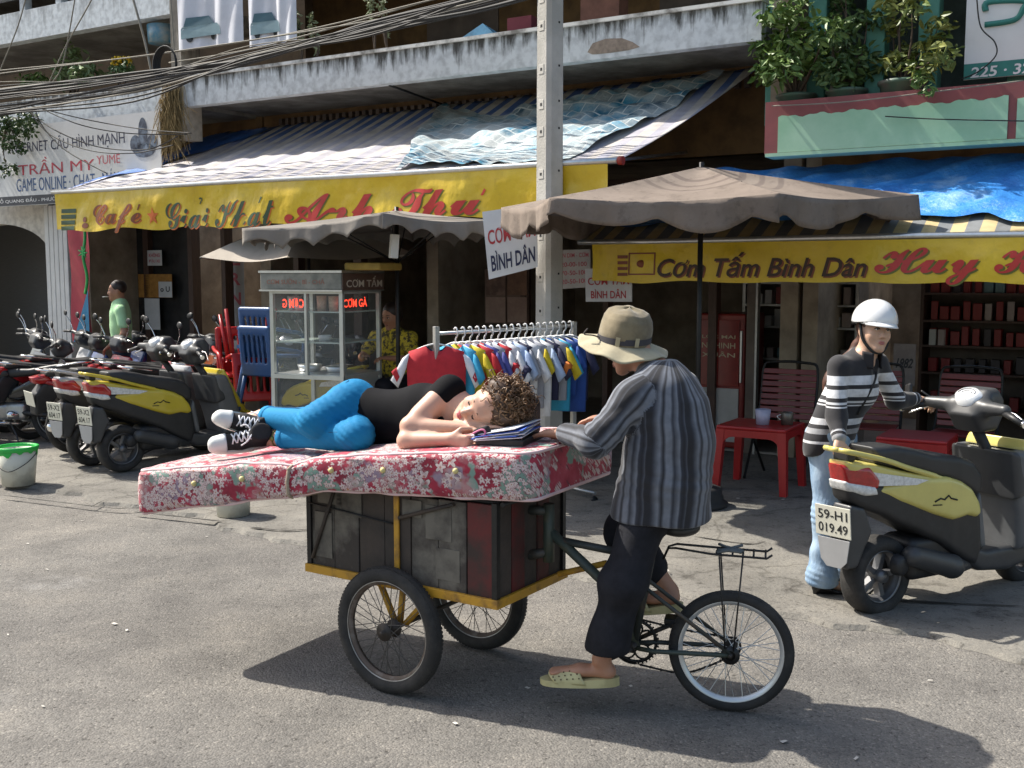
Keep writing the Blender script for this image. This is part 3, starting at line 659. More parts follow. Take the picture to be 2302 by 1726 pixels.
# front axle
yw = hy + .062
rod((0, -yw - .05, .265), (0, yw + .05, .265), .011, m_hub, 'axle', trike)
for sy in (-1, 1):
    for (x, y0) in ((.11, hy - .03), (-.02, hy - .03), (-.17, hy - .06)):
        t = MB(); t.tube([BM @ Vector((x, sy * (y0 + .02), .44)), BM @ Vector((x * .18, sy * (hy - .005), .275))], .014, 8); t.build('axle_strut', m_yel, trike, True)
    spoked_wheel(trike, BM @ Vector((0, sy * yw, .265)), BU, .268, .034, m_rimrust, m_spoke, hub_l=.035, hub_r=.038)
# rear end
WR = .245
rw, _ = spoked_wheel(trike, tp(0, WR), TD, WR, .024, M('pale_rim', (.60, .61, .60), rough=.35, metal=.55, var=.1), m_spoke2, rim_w=.015, n_sp=36, hub_r=.03)
BBp = (.385, .237)
def ft(pts, r, m, nm, n=10):
    t = MB(); t.tube([tp(*p) for p in pts], r, n); return t.build(nm, m, trike, True)
for o in (-.055, .055):
    ft([(BBp[0], BBp[1], o * .5), (.30, .237, o), (0, WR, o)], .0095, m_frame2 if o > 0 else m_frame, 'chain_stay')
    ft([(.39, .535, o * .3), (.33, .49, o), (0, WR + .006, o)], .0085, m_frame, 'seat_stay')
ft([(BBp[0], BBp[1] - .01), (.30, .70)], .0155, m_frame, 'seat_tube')
ft([(BBp[0] - .01, BBp[1] - .01), (.47, .455), (.735, .69)], .021, m_frame2, 'down_tube')
ft([(.33, .60), (.72, .655)], .016, m_frame, 'top_tube')
ft([(.735, .56), (.735, .80)], .024, m_frame2, 'steering_post')
ft([(.735, .60), (.82, .58)], .02, m_frame, 'pivot_arm'); ft([(.735, .77), (.82, .77)], .02, m_frame, 'pivot_arm')
ft([(.70, .50, -.03), (.50, .56, -.03)], .013, m_yel, 'yellow_strut')
t = MB(); T = frame(tp(BBp[0], BBp[1]), TD, Vector((0, 0, 1)), TD.cross(Vector((0, 0, 1)))); t.lathe([(.02, -.04), (.02, .04)], 14, T); t.lathe([(1e-4, .04), (.02, .04)], 14, T); t.lathe([(1e-4, -.04), (.02, -.04)], 14, T); t.build('bottom_bracket', m_hub, trike, True)
# chainring with teeth and cut-outs, on the far side
zc = -.05 if (T @ Vector((0, 0, .05))).y < (T @ Vector((0, 0, -.05))).y else .05
t = MB(); t.lathe([(.080, zc - .003), (.092, zc - .003), (.092, zc + .003), (.080, zc + .003), (.080, zc - .003)], 40, T)
for k in range(36):
    a = 2 * math.pi * k / 36; A = T @ Matrix.Rotation(a, 4, 'Z'); t.box((.091, -.0035, zc - .002), (.099, .0035, zc + .002), A)
for k in range(5):
    a = 2 * math.pi * k / 5 + .3; pts = [T @ Vector((.052 * math.cos(a) + .031 * math.cos(b), .052 * math.sin(a) + .031 * math.sin(b), zc)) for b in [2 * math.pi * i / 14 for i in range(14)]]
    t.tube(pts, .0045, 5, closed=True)
t.build('chainring', m_black, trike, True)
t = MB(); s2 = MB(); pth = []
for k in range(19): a = math.pi * (.5 + k / 18); pth.append((BBp[0] + .081 * -math.cos(a) * -1 * -1, BBp[1] + .081 * math.sin(a)))
# chain: top run, round the ring, bottom run (slack), round the sprocket
ring = [(BBp[0] + .095 * math.cos(math.radians(a)), BBp[1] + .095 * math.sin(math.radians(a))) for a in range(-90, 91, 12)]
low = [(.20, .118), (.08, .160)]; spr = [(.036 * math.cos(math.radians(a)), WR + .036 * math.sin(math.radians(a))) for a in range(270, 89, -20)]
loop = ring + [(.2, .30)] + spr[::-1] + low[::-1]
P = [tp(q, z, -.052) for q, z in loop]; P = bez(P + [P[0]], 5)[:-1]
t.tube(P, .0042, 6, closed=True)
for k in range(0, len(P), 1): t.box((-.004, -.004, -.005), (.004, .004, .005), frame(P[k], TD, Vector((0, 0, 1)), TD.cross(Vector((0, 0, 1)))))
t.build('chain', m_black, trike, True)
t = MB(); t.lathe([(.02, -.06), (.037, -.056), (.037, -.05), (.02, -.046)], 20, frame(tp(0, WR), TD, Vector((0, 0, 1)), TD.cross(Vector((0, 0, 1))))); t.build('sprocket', m_black, trike, True)
PED = ((.545, .152, .085), (.225, .322, -.10))
for i, (q, z, o) in enumerate(PED):
    so = .05 if o > 0 else -.062
    ft([(BBp[0], BBp[1], so), (q, z, so)], .0095, m_hub, 'crank_arm')
    pd = MB(); pd.box((-.045, -.04, -.012), (.045, .04, .012), frame(tp(q, z, o), TD, TN, Vector((0, 0, 1))), .005); pd.build('pedal', m_black, trike, True)
# saddle
sdl = SD((-.16, -.12, -.07), (.17, .12, .06), .008)
sdl.cone((-.07, 0, 0), (.12, 0, .005), .075, .028, 0, flat=((0, 0, 1), .4)); sdl.ell((-.07, 0, 0), (.08, .1, .035), .03)
so_ = sdl.mesh('saddle', M('saddle_vinyl', (.02, .02, .02), rough=.5), trike, world=False); so_.matrix_local = Matrix.Translation(Vector(tp(.28, .735)) - trike.location) @ frame(Vector((0, 0, 0)), TD, TN, Vector((0, 0, 1)))
# carrier
for o in (-.055, .055): ft([(.27, .60, 0), (.25, .648, o * .3), (.22, .655, o * .6), (.08, .645, o), (-.13, .640, o), (-.15, .655, o)], .0048, m_black, 'carrier_rail', 6)
for q in (.06, .0, -.04, -.08, -.125): ft([(q, .644, -.058), (q, .644, .058)], .004, m_black, 'carrier_bar', 6)
for o in (-.06, .06):
    ft([(.05, .64, o), (.02, WR + .02, o)], .0034, m_black, 'carrier_stay', 6); ft([(-.04, .64, o), (-.012, WR + .02, o)], .0034, m_black, 'carrier_stay', 6)
pth = [(0.01 + .05 * math.sin(i * 1.7), .655 + .008 * math.cos(i * 2.3), .05 * math.cos(i * 1.1)) for i in range(14)]
t = MB(); t.tube(bez([tp(*p) for p in pth], 4), .006, 6); t.build('elastic_strap', M('strap_grey', (.10, .11, .11), rough=.7), trike, True)

# ---------------------------------------------------------------- mattress
def floral_mat():
    """printed ticking: five-petalled blossoms in two sizes, leaves and crimson, drawn in the plane of the cloth"""
    m, N, b, L, tc = nodes_mat('floral_ticking', .78); src = tc.outputs['Object']; b.inputs['Sheen Weight'].default_value = .15
    def vm(op, *ins):
        x = N.new('ShaderNodeVectorMath'); x.operation = op
        for i, v in enumerate(ins):
            if isinstance(v, (tuple, Vector)): x.inputs[i].default_value = tuple(v)
            elif isinstance(v, float): x.inputs['Scale'].default_value = v
            else: L.new(v, x.inputs[i])
        return x.outputs['Value'] if op == 'DOT_PRODUCT' else x.outputs[0]
    mth = lambda op, a, c=0.0: n_math(N, L, op, a, c)
    def off(o): mp = N.new('ShaderNodeMapping'); mp.inputs['Location'].default_value = (o, o * .7, o * 1.3); L.new(src, mp.inputs[0]); return mp.outputs[0]
    red = n_ramp(N, L, n_noise(N, L, src, 7, 4), [(.3, (.15, .006, .022)), (.5, (.34, .014, .04)), (.75, (.48, .07, .11))])
    c = n_mix(N, L, n_ramp(N, L, n_noise(N, L, off(3), 6.5, 3), [(.55, (0, 0, 0)), (.58, (1, 1, 1))]), red, (.17, .27, .22))
    c = n_mix(N, L, n_ramp(N, L, n_noise(N, L, off(9), 5.2, 3), [(.58, (0, 0, 0)), (.61, (1, 1, 1))]), c, (.26, .19, .25))
    c = n_mix(N, L, n_ramp(N, L, n_noise(N, L, off(14), 5, 5), [(.55, (0, 0, 0)), (.64, (.7, .7, .7))]), c, (.46, .30, .29))
    U = Vector((-.925, .38, 0)); Wv = Vector((.38, .86, 1.0))
    def blossom(c, scale, R, petals, col_in, col_out, o, lo, hi, rot):
        s2 = off(o); vo = N.new('ShaderNodeTexVoronoi'); vo.inputs['Scale'].default_value = scale; L.new(s2, vo.inputs['Vector'])
        d = vm('SUBTRACT', s2, vo.outputs['Position']); a_ = vm('DOT_PRODUCT', d, U); b_ = vm('DOT_PRODUCT', d, Wv)
        r = mth('SQRT', mth('ADD', mth('MULTIPLY', a_, a_), mth('MULTIPLY', b_, b_))); hs = N.new('ShaderNodeSeparateColor'); L.new(vo.outputs['Color'], hs.inputs[0])
        th = mth('ADD', mth('ARCTAN2', b_, a_), mth('MULTIPLY', hs.outputs[0], 6.28)); lob = mth('ADD', .74, mth('MULTIPLY', mth('COSINE', mth('MULTIPLY', th, petals)), .26))
        q = mth('DIVIDE', r, mth('MULTIPLY', lob, mth('MULTIPLY', mth('ADD', .7, mth('MULTIPLY', hs.outputs[1], .5)), R)))
        clm = n_ramp(N, L, n_noise(N, L, off(o + 4), 4.6, 3), [(lo, (0, 0, 0)), (hi, (1, 1, 1))])
        edge = mth('MULTIPLY', n_ramp(N, L, q, [(1.0, (1, 1, 1)), (1.18, (0, 0, 0))]) if False else mth('LESS_THAN', q, 1.16), clm); c = n_mix(N, L, mth('MULTIPLY', edge, .75), c, (.11, .012, .03))
        msk = mth('MULTIPLY', mth('LESS_THAN', q, 1.0), clm); return n_mix(N, L, msk, c, n_ramp(N, L, q, [(0, (.42, .26, .06)), (.16, (.36, .12, .10)), (.30, col_in), (1.0, col_out)]))
    c = blossom(c, 15, .034, 5, (.58, .42, .40), (.60, .53, .49), 21, .50, .55, 0)
    c = blossom(c, 30, .0175, 5, (.60, .54, .50), (.52, .33, .34), 2, .45, .50, 0)
    c = blossom(c, 34, .015, 5, (.62, .57, .53), (.50, .30, .31), 31, .47, .52, 0)
    L.new(c, b.inputs['Base Color']); n_bump(N, L, b, n_noise(N, L, src, 9, 5), .35, .012)
    return m
MC = dict(nr=Vector((.065, 3.985, 0)), nl=Vector((-1.70, 4.70, 0)), fl=Vector((-1.32, 5.35, 0)), fr=Vector((.46, 4.64, 0)))
MLEN = (MC['nl'] - MC['nr']).length
ML = (MC['nl'] - MC['nr']).normalized(); MW = (MC['fr'] - MC['nr']).normalized()
def interp(x, tab):
    for (a, va), (b, vb) in zip(tab, tab[1:]):
        if x <= b: t = max(0, (x - a) / (b - a)); t = t * t * (3 - 2 * t) * .5 + t * .5; return va + (vb - va) * t
    return tab[-1][1]
ZB = [(0, .862), (.35, .852), (.9, .838), (1.02, .808), (1.07, .798), (1.15, .785), (1.5, .722), (1.95, .645)]
ZT = [(0, 1.052), (.25, 1.044), (.6, 1.012), (.95, .975), (1.03, .945), (1.07, .930), (1.12, .938), (1.3, .928), (1.6, .890), (1.95, .848)]
def mat_top(q): return interp(q, ZT)
def mattress_pt(q, b):    # plan position, q metres from the near right corner towards the foot, b metres across
    t = q / MLEN; n_ = MC['nr'].lerp(MC['nl'], t); f_ = MC['fr'].lerp(MC['fl'], t); d = (f_ - n_); return n_ + d.normalized() * b
mattress = thing('mattress', 'thick red and pink floral mattress laid across the tricycle box', 'mattress', (-.6, 4.6, .85))
W = (MC['fr'] - MC['nr']).length
def ring_pt(q, k, K, inset=0.0, shrink=0.0):
    zb_, zt_ = interp(q, ZB), interp(q, ZT); h2 = (zt_ - zb_) / 2 - shrink; zc_ = (zt_ + zb_) / 2; w2 = W / 2 - inset
    a = 2 * math.pi * k / K; ca, sa = math.cos(a), math.sin(a); e = .16
    x = math.copysign(abs(ca) ** e, ca); y = math.copysign(abs(sa) ** e, sa)
    side = .010 * (1 - y * y) * math.copysign(1, x) if abs(x) > .9 else 0
    dome = .014 * (1 - x * x) * (1 if y > 0 else .2)
    wob = .004 * math.sin(q * 23 + k * .9) + .003 * math.sin(q * 41 + k * 1.7)
    b = W / 2 + w2 * x + side + wob * .5; P = mattress_pt(q, b); P.z = zc_ + h2 * y + dome * math.copysign(1, y) + wob * .4
    return P
K = 64; st = []; r0 = .075; nq = 64
for i in range(9): a = math.pi / 2 * i / 8; st.append((r0 * (1 - math.sin(a)) if False else r0 * (1 - math.cos(a)), r0 * (1 - math.sin(a))))
sec = [(x, ins) for x, ins in st]
for i in range(1, nq): sec.append((r0 + (MLEN - 2 * r0) * i / nq, 0))
sec += [(MLEN - x, ins) for x, ins in reversed(st)]
vs = []; fs = []
for (q, ins) in sec:
    for k in range(K): vs.append(ring_pt(q, k, K, ins))
for i in range(len(sec) - 1):
    for k in range(K): fs.append((i * K + k, i * K + (k + 1) % K, (i + 1) * K + (k + 1) % K, (i + 1) * K + k))
mb = MB(); mb.add(vs, fs, True)
for i in (0, len(sec) - 1):
    r = vs[i * K:(i + 1) * K]; h = K // 2
    mb.add(r, [(k, (k + 1), (K - 2 - k) % K, (K - 1 - k) % K) for k in range(0, h - 1)] )
mbody = mb.build('ticking', floral_mat(), mattress, True)
def piping(kidx, nm):
    path = [ring_pt(q, kidx, K, ins) for q, ins in sec]; path2 = [ring_pt(q, (K // 2 - kidx) % K, K, ins) for q, ins in reversed(sec)]
    t = MB(); t.tube(path + path2, .0075, 6, closed=True); return t.build(nm, M('pink_piping', (.66, .47, .47), rough=.8), mattress, True)
kt = min(range(K // 4), key=lambda k: abs(math.cos(2 * math.pi * k / K) - math.sin(2 * math.pi * k / K)))
kn = K // 2 - kt   # near side is x = -1
piping(kt, 'top_piping'); piping(K - kt, 'bottom_piping')
t = MB(); t.tube([ring_pt(1.07, k, K) + (ring_pt(1.07, k, K) - (mattress_pt(1.07, W / 2) + Vector((0, 0, .89)))).normalized() * .004 for k in range(K)], .008, 6, closed=True); t.build('tie_rope', M('rope', (.36, .29, .21), rough=.9, var=.3, scale=60), mattress, True)
for q in (.30, .62, .86, 1.30, 1.55):
    p = mattress_pt(q, -.012); p.z = (interp(q, ZB) + interp(q, ZT)) / 2 + .02; t = MB(); t.ball(p, (.012, .012, .012), 8); t.build('button', M('button_yellow', (.62, .52, .22), rough=.5), mattress, True)
# ---------------------------------------------------------------- people: shared builders
def skin_mat(name, col, col2):
    m = M(name, col, rough=.5, col2=col2, scale=5, lo=.35, hi=.7); b = m.node_tree.nodes['Principled BSDF']
    b.inputs['Subsurface Weight'].default_value = .12; b.inputs['Subsurface Radius'].default_value = (.012, .005, .003); b.inputs['Subsurface Scale'].default_value = .6
    return m
def V3(*a): return Vector(a)
class Head:
    """head frame: x = the person's right-to-left, y = forward, z = up; metres"""
    def __init__(s, C, fwd, up, k=1.0):
        f = Vector(fwd).normalized(); u = Vector(up); u = (u - f * u.dot(f)).normalized(); s.k = k; s.M = frame(Vector(C), f.cross(u) * -1, f, u)
        s.R = np.array(s.M.to_3x3())
    def p(s, x, y, z): return s.M @ (Vector((x, y, z)) * s.k)
    def carve(s, sd, neck=None, ears=True, open_eyes=True):
        k = s.k
        def E(x, y, z, r, kk=.02, op='u'): sd.ell(s.p(x, y, z), [a * k for a in r], kk, s.R, op)
        def Cn(a, b, r1, r2, kk=.012, op='u'): sd.cone(s.p(*a), s.p(*b), r1 * k, r2 * k, kk, None, op)
        E(0, -.012, .035, (.075, .094, .086)); E(0, .022, -.028, (.060, .062, .086), .03)
        for g in (-1, 1): Cn((g * .050, .0, -.045), (g * .012, .062, -.098), .026, .018, .025)
        E(0, .062, -.098, (.022, .018, .017), .02)
        Cn((-.032, .072, .026), (.032, .072, .026), .014, .014, .02)
        for g in (-1, 1): E(g * .040, .056, -.026, (.024, .022, .024), .03)
        for g in (-1, 1): E(g * .031, .092, .006, (.018, .013, .012), .012, 's')
        for g in (-1, 1): E(g * .031, .068, .006, (.0165, .0155, .0135), .004)
        Cn((0, .082, .010), (0, .103, -.030), .0085, .0125, .012)
        for g in (-1, 1): E(g * .012, .090, -.036, (.009, .011, .008), .008)
        Cn((-.019, .078, -.066), (.019, .078, -.066), .0085, .0085, .01)
        Cn((0, .084, -.0625), (0, .084, -.0725), .0075, .009, .008)
        if ears:
            for g in (-1, 1): E(g * .077, -.008, -.004, (.011, .021, .033), .008)
        if neck is not None: sd.cone(s.p(0, -.025, -.045), neck, .054 * k, .062 * k, .03)
    def face(s, parent, lips, brow, lid, closed=False, iris=(.03, .018, .012)):
        k = s.k
        t = MB()
        for zz, rr, w in ((-.0625, .0042, .020), (-.0725, .0052, .018)):
            t.tube([s.p(-w, .0825, -.067), s.p(-w * .5, .0905, zz), s.p(0, .0925, zz - .0005), s.p(w * .5, .0905, zz), s.p(w, .0825, -.067)], [.0012 * k, rr * k, rr * 1.05 * k, rr * k, .0012 * k], 8)
        t.build('lips', lips, parent, True)
        for g in (-1, 1):
            t = MB(); t.tube([s.p(g * .013, .0855, .026), s.p(g * .026, .0860, .031), s.p(g * .040, .0785, .030), s.p(g * .050, .0660, .024)], [.002 * k, .0032 * k, .0028 * k, .0012 * k], 6); t.build('eyebrow', brow, parent, True)
            t = MB()
            if closed:
                t.tube([s.p(g * .016, .0785, .002), s.p(g * .024, .0835, -.004), s.p(g * .033, .0840, -.006), s.p(g * .046, .0720, .001)], [.0012 * k, .0022 * k, .0024 * k, .0014 * k], 6); t.build('eyelash', lid, parent, True)
            else:
                t.ball(s.p(g * .031, .0745, .005), (.0118 * k, .0118 * k, .0085 * k), 8, None); e = t.build('eye', M('eye_white', (.62, .58, .54), rough=.2), parent, True)
                t = MB(); t.ball(s.p(g * .031, .0835, .005), .0052 * k, 8); t.build('iris', M('iris_dark', iris, rough=.15), e, True)
                t = MB(); t.tube([s.p(g * .016, .0795, .004), s.p(g * .024, .0870, .0125), s.p(g * .034, .0870, .013), s.p(g * .046, .0750, .006)], .0024 * k, 6); t.build('eyelash', lid, parent, True)
def hand(sd, wrist, d, n, side, curl=.5, k=1.0, thumb=.6, spread=.04):
    """d = along the hand, n = where the palm faces, side = where the thumb is"""
    w = Vector(wrist); d = Vector(d).normalized(); n = Vector(n); n = (n - d * n.dot(d)).normalized(); s = Vector(side); s = (s - d * s.dot(d) - n * s.dot(n)).normalized()
    sd.cone(w, w + d * .04 * k, .026 * k, .030 * k, .015, (n, .62))
    for x in (-.024, -.008, .008, .024): sd.cone(w + d * .03 * k + s * x * .7 * k, w + d * .085 * k + s * x * 1.05 * k, .017 * k, .0125 * k, .008)
    L = {.027: (.042, .026, .022), .0095: (.046, .030, .024), -.0085: (.044, .028, .022), -.026: (.034, .022, .019)}
    for x, seg in L.items():
        p = w + d * .086 * k + s * x * 1.12 * k; a = 0.0
        dd = (d + s * x * spread * 40 * .06).normalized()
        for i, l in enumerate(seg):
            a += curl * (.75, 1.0, .75)[i]; v = dd * math.cos(a) + n * math.sin(a); q = p + v * l * k
            sd.cone(p, q, (.0096 - .0008 * i) * k, (.0090 - .0008 * i) * k, .002); p = q
    p = w + d * .022 * k + s * .026 * k; v = (d * .55 + s * .75 + n * thumb * .5).normalized(); q = p + v * .038 * k
    sd.cone(p, q, .0155 * k, .0115 * k, .01); v2 = (d * .95 + s * .15 + n * thumb).normalized(); q2 = q + v2 * .032 * k; sd.cone(q, q2, .0112 * k, .0098 * k, .004); sd.cone(q2, q2 + (v2 + n * .2).normalized() * .02 * k, .0098 * k, .0085 * k, .003)
def folds(amp, f=38.0, seed=0.0, ax=None):
    a = Vector(ax) if ax is not None else Vector((.3, .2, 1))
    def fn(x, y, z):
        u = x * a.x + y * a.y + z * a.z; r = np.sin(u * f + 1.7 * np.sin(x * 11 + seed) + 1.3 * np.sin(y * 13 - seed) + 1.2 * np.sin(z * 9 + seed * 2))
        r2 = np.sin(u * f * .47 + 2.2 * np.sin(x * 7 - seed) + 1.7 * np.sin(z * 8 + seed))
        return amp * (.55 * r + .75 * r2)
    return fn
def seg_dist(x, y, z, a, b):
    d = np.array(b) - np.array(a); L = (d * d).sum(); t = np.clip(((x - a[0]) * d[0] + (y - a[1]) * d[1] + (z - a[2]) * d[2]) / L, 0, 1)
    return np.sqrt((x - a[0] - t * d[0]) ** 2 + (y - a[1] - t * d[1]) ** 2 + (z - a[2] - t * d[2]) ** 2), t
def band_mat(name, attr, stops, scale=1.0, off=0.0, rough=.8, interp_='CONSTANT', wrap=False, sheen=.2, fuzz=.12):
    """cloth whose woven bands follow a stored coordinate; stops in 0..1 of (attr*scale+off)"""
    m, nt, b, L = node_mat(name); N = nt.nodes; a = N.new('ShaderNodeAttribute'); a.attribute_name = attr
    ma = N.new('ShaderNodeMath'); ma.operation = 'MULTIPLY_ADD'; ma.inputs[1].default_value = scale; ma.inputs[2].default_value = off; L.new(a.outputs['Fac'], ma.inputs[0]); src = ma.outputs[0]
    if wrap:
        fr = N.new('ShaderNodeMath'); fr.operation = 'FRACT'; L.new(src, fr.inputs[0]); src = fr.outputs[0]
    r = N.new('ShaderNodeValToRGB'); r.color_ramp.interpolation = interp_; e = r.color_ramp.elements; L.new(src, r.inputs[0])
    e[0].position, e[0].color = stops[0][0], c4(stops[0][1]); e[1].position, e[1].color = stops[-1][0], c4(stops[-1][1])
    for p, c in stops[1:-1]: q = e.new(p); q.color = c4(c)
    tc = N.new('ShaderNodeTexCoord'); no = N.new('ShaderNodeTexNoise'); no.inputs['Scale'].default_value = 30; no.inputs['Detail'].default_value = 6; L.new(tc.outputs['Object'], no.inputs['Vector'])
    r2 = N.new('ShaderNodeValToRGB'); r2.color_ramp.elements[0].color = c4([1 - fuzz * 2] * 3); r2.color_ramp.elements[1].color = c4([1 + fuzz] * 3); r2.color_ramp.elements[0].position = .3; r2.color_ramp.elements[1].position = .7; L.new(no.outputs['Fac'], r2.inputs[0])
    mx = N.new('ShaderNodeMix'); mx.data_type = 'RGBA'; mx.blend_type = 'MULTIPLY'; mx.inputs[0].default_value = 1; L.new(r.outputs[0], mx.inputs[6]); L.new(r2.outputs[0], mx.inputs[7])
    L.new(mx.outputs[2], b.inputs['Base Color']); b.inputs['Roughness'].default_value = rough; b.inputs['Sheen Weight'].default_value = sheen
    return m

# ---------------------------------------------------------------- the rider
RO = Vector((.597, 4.165, 0)); RF = Vector((-.75, .66, 0)).normalized(); RL = Vector((-RF.y, RF.x, 0))
if RL.y > 0: RL = -RL
def rb(f, l, z): return RO + RF * f + RL * l + Vector((0, 0, z))
rider = thing('person', 'person in striped grey shirt and cloth hat pedalling the cargo tricycle', 'person', (.55, 4.17, 0))
m_tan = skin_mat('tanned_skin', (.36, .17, .10), (.46, .24, .15))
sh_l, sh_r = rb(.025, .158, 1.262), rb(.02, -.155, 1.268)
el_l, wr_l = V3(.315, 4.03, 1.085), V3(.205, 4.205, 1.098)
el_r, wr_r = V3(.66, 4.44, 1.07), V3(.42, 4.52, 1.115)
hip_l, kn_l, an_l = V3(.545, 4.11, .83), V3(.425, 4.03, .535), V3(.350, 4.055, .225)
hip_r, kn_r, an_r = V3(.655, 4.235, .83), V3(.475, 4.345, .67), V3(.650, 4.285, .43)
hd = Head(V3(.465, 4.265, 1.452), V3(-.80, .52, -.34), V3(-.25, .2, 1), .95)
sd = SD((-.05, 3.88, .03), (.95, 4.68, 1.62), .0068)
hd.carve(sd, neck=rb(.03, 0, 1.33))
sd.chain([rb(0, 0, .86), rb(-.02, 0, 1.03), rb(0, 0, 1.2), rb(.02, 0, 1.30)], [.125, .12, .135, .08], .05, (RF, .75))
for s_, e_, w_ in ((sh_l, el_l, wr_l), (sh_r, el_r, wr_r)):
    sd.cone(rb(.02, 0, 1.3), s_, .055, .05, .05); sd.chain([s_, e_, w_], [.047, .038, .026], .03)
hand(sd, wr_l, V3(-.85, .42, -.06), V3(-.1, .1, -1), V3(.4, .8, 0), .40, 1.0); hand(sd, wr_r, V3(-.8, .3, -.05), V3(0, 0, -1), V3(-.3, -.8, 0), .45, .98)
for h_, k_, a_ in ((hip_l, kn_l, an_l), (hip_r, kn_r, an_r)): sd.chain([h_, k_, a_], [.08, .052, .034], .04)
# feet
ft_l = [V3(.375, 4.055, .176), V3(.27, 4.075, .175), V3(.175, 4.095, .165)]; ft_r = [V3(.655, 4.27, .405), V3(.58, 4.29, .40), V3(.50, 4.31, .385)]
for an, ft_, in ((an_l, ft_l), (an_r, ft_r)):
    sd.cone(an, ft_[0], .032, .030, .02); sd.cone(ft_[0], ft_[1], .030, .033, .02, (V3(0, 0, 1), .8)); sd.cone(ft_[1], ft_[2], .034, .024, .02, (V3(0, 0, 1), .6))
    dx = (ft_[2] - ft_[0]).normalized(); sx = Vector((-dx.y, dx.x, 0))
    for j, o in enumerate((-.022, -.010, .002, .013, .024)): sd.cone(ft_[2] + sx * o - dx * .01, ft_[2] + sx * o * 1.1 + dx * (.024 - abs(o - -.008) * .25) - Vector((0, 0, .004)), .0095, .0085, .004)
body = sd.mesh('body', m_tan, rider)
hd.face(rider, M('lips_tan', (.30, .12, .09), rough=.4), M('brow_grey', (.05, .045, .04), rough=.8), M('lash', (.015, .012, .01), rough=.8))
# shirt
sd = SD((.02, 3.86, .70), (.95, 4.68, 1.40), .0068)
sd.chain([rb(.0, 0, .66), rb(.0, 0, .80), rb(-.015, 0, .95), rb(-.03, 0, 1.08), rb(-.015, 0, 1.2), rb(.015, 0, 1.29)], [.212, .208, .194, .188, .178, .115], .04, (RF, .82)); sd.cone(rb(.05, .03, .66), rb(.03, .02, .86), .175, .14, .05)
sd.cone(rb(-.06, .02, .92), rb(-.07, 0, 1.12), .13, .12, .08)
for s_, e_, w_, r3 in ((sh_l, el_l, wr_l, .046), (sh_r, el_r, wr_r, .046)):
    sd.cone(rb(.015, 0, 1.305), s_, .056, .058, .05); sd.chain([s_, e_, w_ + (e_ - w_).normalized() * .03], [.072, .062, r3], .03)
sd.cone(rb(.0, 0, 1.335), rb(.045, 0, 1.365), .066, .064, .02)
sd.cut(rb(0, 0, .768), (0.0, 0, -1)); sd.cut(rb(.06, 0, 1.375), (RF.x * .5, RF.y * .5, 1))
sd.warp(folds(.0075, 30, 1.0, (.5, .3, .8))); sd.warp(lambda x, y, z: -.010 * np.exp(-((x - el_l.x - .02) ** 2 + (y - el_l.y - .03) ** 2 + (z - el_l.z - .03) ** 2) / .010) * np.abs(np.sin((x * .9 + z * .6 - y * .2) * 75)) - .009 * np.exp(-((x - sh_l.x) ** 2 + (y - sh_l.y) ** 2 + (z - sh_l.z + .10) ** 2) / .012) * np.abs(np.sin((x * .5 - z * .9) * 70)) - .007 * np.exp(-((z - .93) / .06) ** 2) * np.abs(np.sin(z * 60 + x * 9)))
def rider_stripe(x, y, z):
    fx = (x - RO.x) * RF.x + (y - RO.y) * RF.y; lx = (x - RO.x) * RL.x + (y - RO.y) * RL.y; th = np.arctan2(fx + .02, lx) * .185
    for a, e_, w_ in ((sh_l, el_l, wr_l), (sh_r, el_r, wr_r)):
        d1, t1 = seg_dist(x, y, z, a, e_); d2, t2 = seg_dist(x, y, z, e_, w_); m = (np.minimum(d1, d2) < .088) & (np.abs(lx) > .115)
        ax = np.array((e_ - a).normalized()); bx = np.array((w_ - e_).normalized()); q = np.where((d1 < d2)[:, None], ax[None], bx[None])
        rf = np.array((.2, -.3, 1.0))[None] - q * (q @ np.array((.2, -.3, 1.0)))[:, None]; rf /= np.linalg.norm(rf, axis=1)[:, None]; sf = np.cross(q, rf)
        c = np.where((d1 < d2)[:, None], np.array(a)[None], np.array(e_)[None]); v = np.stack([x, y, z], 1) - c
        an = np.arctan2((v * sf).sum(1), (v * rf).sum(1)) * .075; th = np.where(m, an, th)
    return th + .0035 * np.sin(z * 15 + x * 9) + .0015 * np.sin(z * 47 + y * 30)
dk, md, lt, bl = (.010, .010, .014), (.058, .062, .076), (.15, .162, .19), (.025, .027, .038)
m_stripe = band_mat('striped_shirt_cloth', 'stripe', [(0, dk), (.12, dk), (.15, md), (.18, bl), (.22, dk), (.30, bl), (.34, lt), (.44, md), (.47, bl), (.50, md), (.54, lt), (.66, lt), (.70, md), (.73, dk), (.77, md), (.82, lt), (.92, md), (.96, bl), (1.0, dk)], 6.4, .3, .85, 'LINEAR', True)
shirt = sd.mesh('shirt', m_stripe, rider, {'stripe': rider_stripe})
m_cuff = M('shirt_cuff', (.30, .29, .27), rough=.85, col2=(.05, .05, .055), scale=45, lo=.42, hi=.58)
d_ = (wr_l - el_l).normalized(); t = MB(); t.tube([wr_l - d_ * .055, wr_l - d_ * .03, wr_l - d_ * .008], [.043, .045, .039], 18); t.build('cuff', m_cuff, rider, True)
